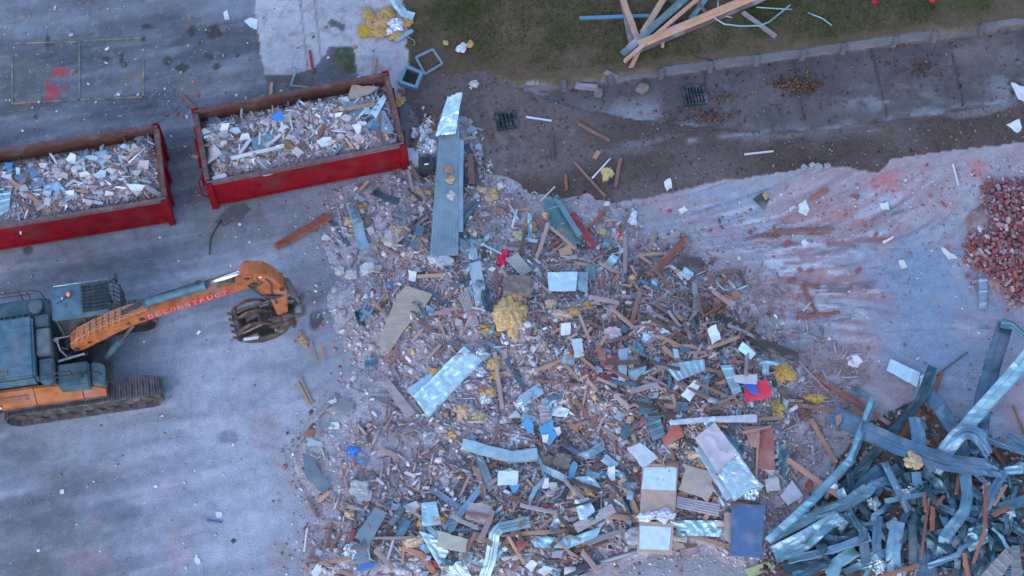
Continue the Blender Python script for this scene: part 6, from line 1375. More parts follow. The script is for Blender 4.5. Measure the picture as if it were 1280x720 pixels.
# pieces with their own colours
for (x, y, r, c, m, nm, lb) in [(628, 326, (.16, .28, .10), (.60, .02, .07), 'fabric', 'red_scrap', 'bright pinkish red scrap beside the grooved board'), (440, 565, (.16, .14, .06), (.03, .20, .56), 'plastic', 'blue_scrap', 'bright blue scrap on the dusty rubble'), (452, 577, (.10, .05, .03), (.05, .24, .55), 'plastic', 'blue_scrap', 'small bright blue scrap beside the red hose'), (486, 359, (.07, .07, .04), (.05, .24, .55), 'plastic', 'blue_scrap', 'tiny round blue scrap near the plywood shard'),
        (648, 364, (.42, .32, .24), (.15, .12, .115), 'stone', 'earth_lump', 'large dark brown earth lump beside the bright box sheet'), (599, 645, (.32, .26, .2), (.34, .30, .32), 'stone', 'concrete_lump', 'largest lavender concrete lump in the lower rubble'), (505, 277, (.36, .26, .16), (.15, .16, .19), 'fabric', 'dark_bag', 'dark crumpled bag beside the long wall panel'), (556, 330, (.26, .16, .14), (.32, .33, .37), 'stone', 'concrete_lump', 'grey concrete lump at the foot of the long wall panel'), (544, 326, (.18, .13, .12), (.44, .44, .47), 'stone', 'concrete_lump', 'pale concrete lump at the foot of the long wall panel'),
        (528, 343, (.12, .16, .10), (.02, .02, .022), 'plastic', 'black_scrap', 'black scrap above the plywood shard'), (808, 424, (.18, .24, .10), (.52, .68, .76), 'plastic', 'cyan_bag', 'crumpled cyan bag in the middle rubble'), (835, 414, (.28, .12, .10), (.34, .54, .66), 'plastic', 'cyan_bag', 'stretched cyan bag tail in the middle rubble'), (756, 396, (.10, .10, .04), (.56, .64, .68), 'plastic', 'round_lid', 'small round pale lid in the middle rubble'), (738, 455, (.0, 0, 0), (0, 0, 0), 'stone', 'x', 'x'),
        (695, 352, (0, 0, 0), (0, 0, 0), 'stone', 'x', 'x'), (765, 420, (.26, .18, .14), (.44, .38, .38), 'stone', 'plaster_lump', 'lavender plaster lump in the middle rubble'), (703, 580, (.24, .2, .15), (.17, .15, .14), 'stone', 'earth_lump', 'brown rounded lump near the blue tiles'), (686, 582, (.2, .2, .12), (.16, .12, .10), 'stone', 'earth_lump', 'dark earth lump beside the brown rounded lump'), (790, 275, (.14, .24, .16), (.62, .68, .74), 'plastic', 'white_bag', 'crumpled white bag at the slab side top of the rubble'), (776, 316, (.16, .2, .14), (.44, .48, .54), 'plastic', 'grey_bag', 'pale grey crumpled bag below the white bag'), (776, 295, (.09, .12, .08), (.52, .06, .05), 'fabric', 'red_scrap', 'small orange red scrap by the grey bag'),
        (576, 180, (.0, 0, 0), (0, 0, 0), 'stone', 'x', 'x'), (520, 190, (.22, .24, .14), (.26, .17, .10), 'wool', 'brown_wad', 'brown fibrous wad at the corner of the heaped skip bin'), (365, 184, (.30, .20, .12), (.16, .115, .075), 'fabric', 'sack', 'brown sack in the heaped skip bin'), (257, 168, (.18, .12, .10), (.5, .46, .47), 'stone', 'plaster_lump', 'cream plaster lump at the hinge end of the heaped skip bin'), (470, 625, (.0, 0, 0), (0, 0, 0), 'stone', 'x', 'x'), (450, 612, (.26, .2, .14), (.34, .33, .36), 'stone', 'concrete_lump', 'grey concrete lump above the dark slate plank'), (832, 435, (.0, 0, 0), (0, 0, 0), 'stone', 'x', 'x'),
        (460, 338, (.2, .16, .12), (.46, .43, .44), 'stone', 'plaster_lump', 'pale lump above the blue bracket'), (440, 345, (.16, .14, .1), (.4, .37, .38), 'stone', 'plaster_lump', 'pale lump at the yard edge near the blue bracket'), (425, 340, (.14, .12, .1), (.44, .40, .42), 'stone', 'plaster_lump', 'small pale lump at the yard edge of the rubble'), (490, 300, (.22, .26, .1), (.36, .33, .35), 'stone', 'concrete_lump', 'flat grey lump among the upper planks'), (600, 358, (.2, .18, .12), (.16, .20, .24), 'fabric', 'dark_rag', 'dark blue rag by the dusty membrane'), (576, 358, (.26, .14, .1), (.09, .11, .13), 'fabric', 'dark_rag', 'black rag above the grooved decking'), (806, 600, (.3, .24, .12), (.22, .10, .12), 'fabric', 'maroon_rag', 'maroon speckled rag above the cupboard board'),
        (695, 668, (.0, 0, 0), (0, 0, 0), 'stone', 'x', 'x'), (632, 637, (.10, .1, .06), (.42, .05, .04), 'fabric', 'red_scrap', 'red scrap by the largest concrete lump'), (648, 632, (.07, .12, .05), (.46, .06, .05), 'fabric', 'red_scrap', 'red scrap above the ribbed decking board'), (543, 704, (.11, .1, .06), (.46, .04, .05), 'fabric', 'red_scrap', 'red scrap beside the pointed sheet'), (465, 690, (.10, .12, .06), (.10, .16, .05), 'fabric', 'green_scrap', 'small green scrap near the dark slate board'), (690, 590, (.06, .05, .05), (.15, .5, .12), 'plastic', 'green_scrap', 'tiny bright green scrap by the blue scrap'), (648, 590, (.07, .09, .06), (.06, .35, .60), 'plastic', 'blue_bottle', 'small bright blue bottle near the pale square board'),
        (945, 640, (.0, 0, 0), (0, 0, 0), 'stone', 'x', 'x'), (795, 672, (.28, .22, .16), (.36, .35, .37), 'stone', 'concrete_lump', 'grey lump beside the lower cupboard panel'), (850, 672, (.2, .14, .12), (.34, .32, .33), 'stone', 'concrete_lump', 'grey lump below the crumpled cyan sheet')]:
    if nm == 'x': continue
    lump(x, y, r, c, m, .38 if m != 'stone' else .28, 2.2, 3, -.2, nm, lb, cat=nm.replace('_', ' '), flat=(m in ('fabric', 'plastic')), rot=R.uniform(-.3, .3))
for (x, y, rx, ry, h, lb) in [(936, 612, .3, .26, .2, 'white crumpled foil heap on the navy blue board'), (925, 590, .16, .14, .12, None), (605, 443, .2, .16, .12, None), (600, 462, .2, .2, .14, None), (607, 500, .16, .16, .12, None), (648, 375, .16, .16, .12, None), (450, 250, .2, .1, .1, None), (1095, 701, .36, .26, .16, None), (1136, 616, .30, .16, .14, None), (1092, 628, .14, .2, .12, None), (1238, 612, .2, .2, .12, None), (1040, 605, .14, .14, .1, None), (1115, 655, .2, .12, .1, None), (952, 575, .16, .2, .14, None), (848, 522, .2, .16, .14, None), (918, 522, .2, .14, .14, None), (440, 690, .2, .2, .12, None), (645, 545, .16, .12, .1, None), (590, 700, .2, .1, .1, None), (1260, 640, .2, .16, .1, None), (655, 505, .2, .2, .12, None), (935, 500, .25, .15, .12, None)]:
    o = lump(x, y, (rx, ry, h), (.46, .52, .58), 'foil', .36, 2.2, 4, 0, 'foil_wad', lb, 'crumpled silver', 'foil wad', 'foil', 'silver foil wads', flat=True)
    if x > 1030: o.location = P(x, y, .55)
# ------------------------------------------------------------------ planks measured from the photograph
for a in [(720, 285, 686, 311, .10, 'rust'), (722, 290, 688, 318, .07, 'pink'), (714, 265, 742, 309, .20, 'red'), (672, 268, 690, 296, .10, 'brown'), (757, 262, 735, 285, .08, 'rust'), (700, 270, 716, 300, .07, 'brown'), (760, 306, 734, 337, .09, 'brown'), (755, 276, 772, 275, .06, 'pink'), (781, 287, 781, 342, .11, 'pink'), (781, 287, 772, 292, .09, 'pink'),
          (860, 296, 812, 345, .20, 'rust'), (799, 319, 832, 317, .10, 'tan'), (812, 308, 820, 290, .06, 'tan'), (790, 262, 775, 290, .05, 'brown'), (838, 332, 862, 350, .09, 'white'), (842, 335, 858, 356, .07, 'white'), (510, 347, 594, 341, .10, 'tan'), (528, 361, 562, 380, .12, (.10, .13, .16)), (530, 392, 566, 390, .10, 'pink'), (522, 402, 545, 416, .09, 'brown'),
          (466, 302, 500, 321, .09, 'pink'), (488, 268, 494, 310, .10, 'pink'), (500, 280, 535, 303, .08, 'tan'), (536, 270, 514, 287, .08, 'pink'), (520, 293, 513, 306, .07, 'tan'), (510, 283, 507, 312, .06, (.2, .22, .26)), (587, 317, 614, 293, .11, (.36, .48, .54)), (602, 305, 630, 319, .05, (.44, .58, .66)), (632, 338, 640, 363, .08, 'brown'), (618, 328, 622, 372, .10, 'brown'), (626, 335, 646, 363, .06, 'tan'),
          (508, 190, 524, 228, .07, 'brown'), (520, 232, 532, 250, .09, 'pink'), (510, 212, 519, 250, .08, 'pink'), (587, 192, 590, 230, .18, 'brown'), (580, 210, 592, 200, .08, 'tan'), (575, 190, 583, 235, .09, 'dark'), (600, 225, 606, 250, .09, 'brown'), (530, 150, 545, 162, .12, 'rust'), (528, 158, 518, 182, .12, 'brown'), (540, 145, 548, 153, .14, 'rust'),
          (668, 464, 717, 444, .09, 'tan'), (702, 450, 724, 475, .08, 'tan'), (724, 475, 736, 468, .07, 'tan'), (703, 444, 716, 437, .10, 'rust'), (728, 465, 775, 475, .12, 'red'), (756, 477, 800, 481, .12, (.15, .22, .28)), (730, 400, 765, 415, .09, 'brown'), (725, 408, 760, 419, .07, 'brown'), (783, 402, 833, 406, .10, 'tan'), (788, 410, 820, 404, .07, 'pink'), (778, 426, 800, 408, .08, 'pink'), (780, 428, 806, 450, .10, (.10, .14, .17)), (800, 386, 832, 402, .10, (.12, .16, .19)), (818, 380, 848, 400, .09, 'brown'), (824, 420, 860, 438, .10, 'tan'), (768, 362, 780, 342, .06, 'pink'), (738, 380, 762, 372, .07, 'pink'), (810, 470, 836, 484, .07, 'pink'), (826, 490, 850, 496, .12, 'brown'), (820, 484, 848, 492, .08, 'tan'),
          (842, 365, 894, 392, .12, 'brown'), (862, 380, 896, 397, .10, 'tan'), (876, 388, 900, 398, .12, 'dark'), (890, 362, 898, 394, .09, 'rust'), (878, 330, 912, 398, .12, 'brown'), (886, 345, 908, 388, .10, 'rust'), (893, 378, 924, 367, .22, 'orange'), (884, 376, 906, 392, .08, 'brown'), (870, 366, 884, 390, .08, 'rust'), (900, 392, 960, 440, .34, 'dark'), (930, 420, 1000, 448, .26, 'dark'), (912, 400, 950, 424, .20, 'dark'), (961, 416, 967, 448, .13, 'tan'), (940, 422, 941, 437, .08, 'tan'), (902, 421, 938, 458, .10, 'pink'), (888, 396, 872, 424, .08, 'pink'), (868, 440, 876, 474, .10, 'pink'), (880, 448, 892, 474, .09, 'brown'), (886, 420, 888, 446, .08, 'pink'), (936, 462, 950, 448, .07, 'white'), (965, 460, 970, 486, .08, 'dark'), (906, 442, 896, 460, .07, 'pink'), (853, 404, 868, 430, .09, 'brown'), (850, 380, 870, 392, .08, 'pink'),
          (905, 527, 980, 522, .10, 'tan'), (828, 508, 905, 515, .12, 'tan'), (700, 500, 718, 505, .07, 'white'), (736, 470, 726, 520, .05, 'pink'), (755, 532, 782, 556, .09, 'white'), (790, 540, 800, 570, .10, 'tan'), (848, 598, 838, 560, .09, 'brown'),
          (820, 632, 884, 604, .14, 'tan'), (778, 602, 800, 648, .12, 'tan'), (746, 642, 800, 650, .12, 'tan'), (773, 606, 782, 596, .12, 'tan'), (896, 620, 880, 652, .12, 'tan'), (858, 668, 914, 684, .12, 'tan'), (820, 690, 872, 682, .07, 'brown'), (637, 668, 714, 663, .10, 'tan'), (563, 663, 620, 660, .07, (.2, .28, .38)), (582, 678, 620, 660, .09, 'pink'), (560, 664, 590, 638, .08, 'tan'), (596, 583, 608, 630, .12, 'tan'), (575, 620, 588, 592, .07, 'pink'), (604, 612, 622, 598, .09, 'pink'), (624, 610, 636, 600, .12, 'pink'), (622, 578, 646, 573, .12, 'rust'), (606, 590, 632, 566, .08, 'brown'),
          (397, 705, 440, 697, .09, 'tan'), (404, 704, 445, 722, .09, 'tan'), (384, 697, 400, 700, .08, 'brown'), (442, 662, 436, 688, .12, 'rust'), (416, 652, 408, 685, .08, 'brown'), (426, 664, 412, 690, .09, 'brown'), (396, 628, 413, 614, .11, 'tan'), (384, 620, 398, 648, .07, 'brown'), (402, 651, 440, 655, .07, 'pink'), (463, 673, 520, 672, .06, 'pink'), (505, 673, 503, 706, .07, 'tan'), (500, 684, 530, 694, .12, 'orange'), (526, 692, 550, 726, .14, 'orange'), (471, 630, 484, 638, .10, 'tan'), (484, 700, 492, 674, .06, 'white'), (474, 560, 500, 572, .11, 'pink'), (430, 594, 434, 612, .07, 'pink'), (395, 522, 412, 504, .10, 'grey'), (408, 505, 422, 500, .10, 'white'), (397, 526, 400, 546, .06, 'grey'), (505, 590, 520, 596, .08, 'white'), (470, 598, 480, 606, .07, 'white'),
          (630, 435, 637, 470, .11, 'pink'), (618, 440, 628, 512, .10, 'pink'), (632, 448, 656, 487, .11, (.09, .14, .18)), (610, 428, 628, 440, .10, (.2, .3, .34)), (640, 502, 636, 530, .12, 'pink'), (720, 495, 714, 508, .10, 'white'), (700, 455, 690, 462, .06, 'rust'), (660, 474, 730, 482, .06, 'brown'), (690, 485, 712, 474, .06, 'pink'), (746, 520, 730, 552, .12, 'brown'), (712, 530, 726, 539, .11, 'orange'), (716, 532, 738, 527, .08, 'pink'), (700, 541, 716, 562, .12, 'dark'), (700, 552, 732, 574, .14, (.17, .18, .24)), (712, 566, 730, 575, .10, 'brown'), (726, 590, 762, 577, .11, 'brown'), (752, 545, 800, 540, .10, 'brown'), (740, 560, 762, 582, .10, (.10, .13, .16)), (768, 550, 758, 540, .08, 'grey'), (690, 625, 712, 612, .06, 'grey'), (684, 618, 700, 610, .05, 'grey'), (676, 640, 690, 630, .08, 'red'), (706, 632, 698, 650, .06, 'grey'), (674, 660, 690, 648, .08, 'pink'), (652, 618, 640, 640, .06, 'pink'),
          (700, 704, 742, 690, .08, 'brown'), (730, 706, 770, 698, .08, 'tan'), (716, 690, 760, 676, .08, 'brown'), (760, 640, 770, 668, .08, 'grey'), (775, 655, 774, 682, .09, 'grey'), (752, 662, 778, 672, .06, 'white'), (712, 690, 718, 706, .06, 'white'), (714, 690, 728, 700, .05, 'white'), (640, 715, 650, 700, .08, 'brown'), (566, 655, 554, 640, .07, 'brown'), (520, 640, 540, 625, .06, 'brown'), (380, 690, 384, 660, .04, 'white'), (400, 430, 404, 452, .05, 'tan'),
          (560, 430, 545, 446, .08, 'brown'), (590, 395, 575, 420, .08, 'pink'), (500, 440, 486, 460, .07, 'brown'), (514, 428, 530, 410, .07, 'pink'), (535, 448, 552, 430, .06, 'pink'), (478, 452, 500, 432, .08, 'brown'), (548, 400, 556, 420, .06, 'tan'), (640, 320, 660, 300, .06, 'tan'), (662, 318, 676, 330, .06, 'white'), (670, 305, 664, 325, .09, 'brown'), (646, 262, 640, 285, .06, 'white'), (642, 252, 630, 262, .06, 'rust'), (648, 298, 672, 302, .10, (.45, .6, .66)), (636, 255, 648, 275, .05, (.45, .6, .66))]:
    x1, y1, x2, y2, w, c = a
    if not isinstance(c, str):
        o = plank(x1, y1, x2, y2, w, c, .03, (.07, .07), name='metal_offcut', mat='cladding', rough=.3, kindw='', cat='metal offcut', group='flat metal offcuts in the rubble')
        REG[-1] = (o, REG[-1][1].split(' coloured')[0] + (' pale blue' if c[2] > .35 else ' dark'), 'metal offcut', REG[-1][3])
    elif c == 'white': plank(x1, y1, x2, y2, w, c, .025, (.06, .06), name='white_lath', mat='board', kindw='lath', cat='lath', group='white laths in the rubble')
    else: plank(x1, y1, x2, y2, w * R.uniform(.9, 1.1), c, R.choice([.03, .04, .05]), (R.uniform(.03, .12), R.uniform(.03, .12)), rough=R.uniform(.2, .9))
# in the skips
GB = 'timbers in the skip loads'
for (x1, y1, x2, y2, w, c, lb) in [(415, 139, 468, 130, .10, 'tan', 'tan timber across the upper end of the heaped skip bin'), (366, 147, 432, 112, .17, 'grey', 'broad grey timber slanting through the heaped skip bin'), (288, 198, 362, 181, .10, 'white', 'long white lath in the heaped skip bin'), (242, 202, 283, 215, .09, 'tan', 'bent tan lath at the hinge end of the heaped skip bin'), (474, 136, 473, 174, .11, 'brown', 'upright brown timber in the corner of the heaped skip bin'), (405, 155, 398, 175, .08, 'rust', 'short rust brown timber in the heaped skip bin'), (325, 165, 324, 182, .06, 'white', 'short white lath in the middle of the heaped skip bin'), (415, 196, 432, 176, .08, 'teal', 'teal lath by the near wall of the heaped skip bin'), (330, 150, 360, 140, .07, 'tan', 'tan lath below the bright blue plastic in the heaped skip bin'), (425, 102, 433, 110, .10, 'brown', 'brown offcut on the back wall of the heaped skip bin'), (300, 130, 318, 128, .10, 'brown', 'brown offcut leaning on the back rail of the heaped skip bin'), (380, 155, 366, 170, .09, 'grey', 'short grey timber in the middle of the heaped skip bin'), (290, 160, 300, 148, .05, 'brown', 'thin brown splinter in the heaped skip bin'),
        (68, 184, 28, 238, .09, 'brown', 'long brown timber crossing the skip bin above the excavator'), (0, 215, 64, 266, .11, 'tan', 'long tan plank in the skip bin above the excavator'), (14, 245, 50, 268, .06, 'brown', 'brown lath beside the long tan plank in a skip bin'), (135, 168, 147, 174, .13, 'tan', 'short tan block at the back rail of the skip bin above the excavator'), (180, 232, 205, 247, .13, 'grey', 'grey timber by the near corner of the skip bin above the excavator'), (102, 250, 130, 255, .09, (.45, .6, .68), 'pale blue strip by the near wall of the skip bin above the excavator'), (158, 200, 170, 186, .08, 'pink', 'dusty stick in the middle of the skip bin above the excavator'), (42, 195, 80, 206, .11, 'pink', 'dusty timber under the ribbed sheet in a skip bin'), (62, 250, 75, 265, .05, 'tan', 'thin tan splinter by the near wall of the skip bin above the excavator'), (192, 190, 200, 215, .05, 'tan', 'thin tan lath beside the end wall of the skip bin above the excavator'), (30, 186, 56, 178, .10, 'brown', 'brown timber at the back rail of the skip bin above the excavator'), (118, 187, 150, 172, .09, 'brown', 'long brown timber along the back rail of a skip bin')]:
    plank(x1, y1, x2, y2, w, c, .035, (.06, .06), name='load_timber', cat='plank', group=GB, label=lb)
wire([(345, 128, .1), (352, 121, .2), (366, 125, .2), (372, 132, .05)], .02, (.34, .42, .46), 'cladding', 'bent_pipe', 'bent grey pipe arching near the back wall of the heaped skip bin', cat='pipe')
wire([(256, 138, .2), (270, 147, .2), (276, 151, .1)], .02, (.4, .5, .56), 'cladding', 'bent_strip', 'thin pale strip arching at the hinge end of the heaped skip bin', cat='strip'); wire([(309, 130, .2), (306, 142, .15), (298, 150, .05)], .025, (.3, .48, .56), 'cladding', 'bent_strip', 'thin teal strip curling over the heaped skip bin', cat='strip')
# ------------------------------------------------------------------ countable middling debris between the measured pieces
def scatter(n, fn, dens, poly=RUB, margin=3):
    for x, y in sample(n, poly, dens, margin): fn(float(x), float(y))
used = []
dP = lambda x, y, sd: np.clip(.15 + sd / 70, 0, 1) * np.clip(.12 + np.exp(-((x - 850) / 120) ** 2 - ((y - 430) / 110) ** 2) + .8 * np.exp(-((x - 680) / 140) ** 2 - ((y - 640) / 60) ** 2) + .45 * np.exp(-((x - 540) / 60) ** 2 - ((y - 340) / 110) ** 2) + .3 * np.exp(-((x - 470) / 70) ** 2 - ((y - 670) / 40) ** 2), 0, 1)
def rp(x, y):
    l = R.choice([14, 18, 22, 28, 34]); a = R.choice([R.uniform(0, 3.14), R.gauss(.55, .4), R.gauss(-.5, .4)]); dx, dy = math.cos(a) * l / 2, math.sin(a) * l / 2
    c = R.choices(['tan', 'brown', 'pink', 'grey', 'dark', 'rust'], [3, 4, 4, 2, 2, 1])[0]
    plank(x - dx, y - dy, x + dx, y + dy, R.uniform(.05, .10), c, R.choice([.025, .04]), (R.uniform(.02, .16), R.uniform(.02, .16)), rough=R.uniform(.3, 1.0))
dQ = lambda x, y, sd: dP(x, y, sd) * (1 - .95 * np.exp(-((x - 460) / 110) ** 2 - ((y - 550) / 90) ** 2))
scatter(100, rp, dQ)
scatter(80, rp, lambda x, y, sd: np.clip(np.exp(-((x - 830) / 90) ** 2 - ((y - 430) / 80) ** 2), 0, 1))
def rm(x, y):
    l = R.uniform(8, 20); w = l * R.uniform(.35, .9); a = R.uniform(0, 3.14); u = (math.cos(a) * l / 2, math.sin(a) * l / 2); v = (-math.sin(a) * w / 2, math.cos(a) * w / 2)
    dk = R.random() < .6; c = jcol((.12, .19, .235) if dk else (.34, .47, .53), .2)
    sheet([(x - u[0] - v[0], y - u[1] - v[1]), (x + u[0] - v[0], y + u[1] - v[1]), (x + u[0] + v[0], y + u[1] + v[1]), (x - u[0] + v[0], y - u[1] + v[1])], R.uniform(.06, .2), R.choice([0, 0, 2]), .015, R.uniform(.02, .07), 3.5, c, 'cladding' if dk else R.choice(['galv', 'cladding']), 'metal_scrap', None, 'dark blue' if dk else 'bright pale blue', 'metal scrap', 'metal scrap', 'crumpled metal scraps in the rubble', torn=.03)
scatter(50, rm, dQ)
def rb(x, y):
    n = R.choice([4, 4, 5, 6]); r = R.uniform(3.5, 9); a0 = R.uniform(0, 6.3)
    cn, c = R.choice([('white', (.54, .53, .56)), ('lavender grey', (.40, .36, .40)), ('grey', (.33, .31, .32)), ('pale brown', (.34, .26, .22)), ('rust brown', (.25, .13, .10)), ('cream', (.50, .44, .40)), ('slate blue', (.22, .28, .34)), ('dark red', (.32, .10, .08))])
    slab([(x + r * R.uniform(.7, 1.2) * math.cos(th), y + r * R.uniform(.4, 1.0) * math.sin(th)) for th in sorted(a0 + k * 6.283 / n + R.uniform(-.5, .5) for k in range(n))], R.uniform(.02, .05), R.uniform(.03, .1), c, 'board', 'board_shard', None, cn, 'board shard', 'shard', 'board shards in the rubble', (R.gauss(0, .2), R.gauss(0, .2)), .012)
def rlong(x, y):
    l = R.uniform(26, 52); a = R.gauss(.5, .35) if R.random() < .55 else R.uniform(0, 3.14); dx, dy = math.cos(a) * l / 2, math.sin(a) * l / 2
    plank(x - dx, y - dy, x + dx, y + dy, R.uniform(.06, .13), R.choices(['tan', 'brown', 'pink', 'dark', 'grey'], [2, 4, 3, 3, 2])[0], R.choice([.03, .05]), (R.uniform(.04, .40), R.uniform(.04, .40)), rough=R.uniform(.4, 1.4), bend=R.uniform(-.03, .03))
scatter(60, rlong, lambda x, y, sd: np.clip(np.exp(-((x - 840) / 80) ** 2 - ((y - 430) / 80) ** 2) + .8 * np.exp(-((x - 680) / 130) ** 2 - ((y - 660) / 40) ** 2) + .35 * np.exp(-((x - 720) / 70) ** 2 - ((y - 300) / 40) ** 2), 0, 1))
def rstr(x, y):
    l = R.uniform(18, 46); a = R.uniform(0, 3.14); dx, dy = math.cos(a) * l / 2, math.sin(a) * l / 2; k = R.uniform(-7, 7)
    nm, c = R.choice([('dark slate', (.06, .10, .125)), ('dull blue', (.13, .235, .29)), ('dull blue', (.17, .28, .34)), ('pale blue', (.32, .46, .53))])
    strip([(x - dx, y - dy, R.uniform(.05, .15)), (x + k, y + k, R.uniform(.1, .3)), (x + dx, y + dy, R.uniform(.03, .2))], R.uniform(.08, .24), R.choice(['tray', 'chan', 'flat', 'tri']), c, name='steel_strip', adj=nm, kindw='bent strip', cat='steel strip', group='bent steel strips in the rubble', twist=[R.gauss(0, .5), R.gauss(0, .3), R.gauss(0, .6)], crum=.03, ground=True)
scatter(46, rstr, lambda x, y, sd: dP(x, y, sd) * (1 - .95 * np.exp(-((x - 460) / 110) ** 2 - ((y - 550) / 90) ** 2)))
dR2 = lambda x, y, sd: densR(x, y, sd) * (1 - .9 * np.exp(-((x - 460) / 120) ** 2 - ((y - 550) / 100) ** 2))
scatter(105, rb, dR2)
def rl(x, y):
    r = R.uniform(.06, .13); cn, c = R.choice([('pale', (.46, .43, .44)), ('grey', (.32, .30, .31)), ('brown', (.19, .15, .13)), ('lavender', (.36, .32, .35))])
    lump(x, y, (r, r * .8, r * .6), c, 'stone', .28, 1.8, 2, -.2, 'mortar_lump', None, cn, 'mortar lump', 'rubble lump', 'mortar lumps in the rubble')
scatter(70, rl, dR2)
def rbk(x, y):
    p = PG(x, y, .06); o = place_brick(p.x, p.y, p.z, R.uniform(0, 3.1), R.gauss(0, .3), R.gauss(0, .3), None, short=R.choice([1, .55, .7]), group='bricks in the rubble'); REG.append((o, 'red', 'brick', p))
scatter(26, rbk, dP)

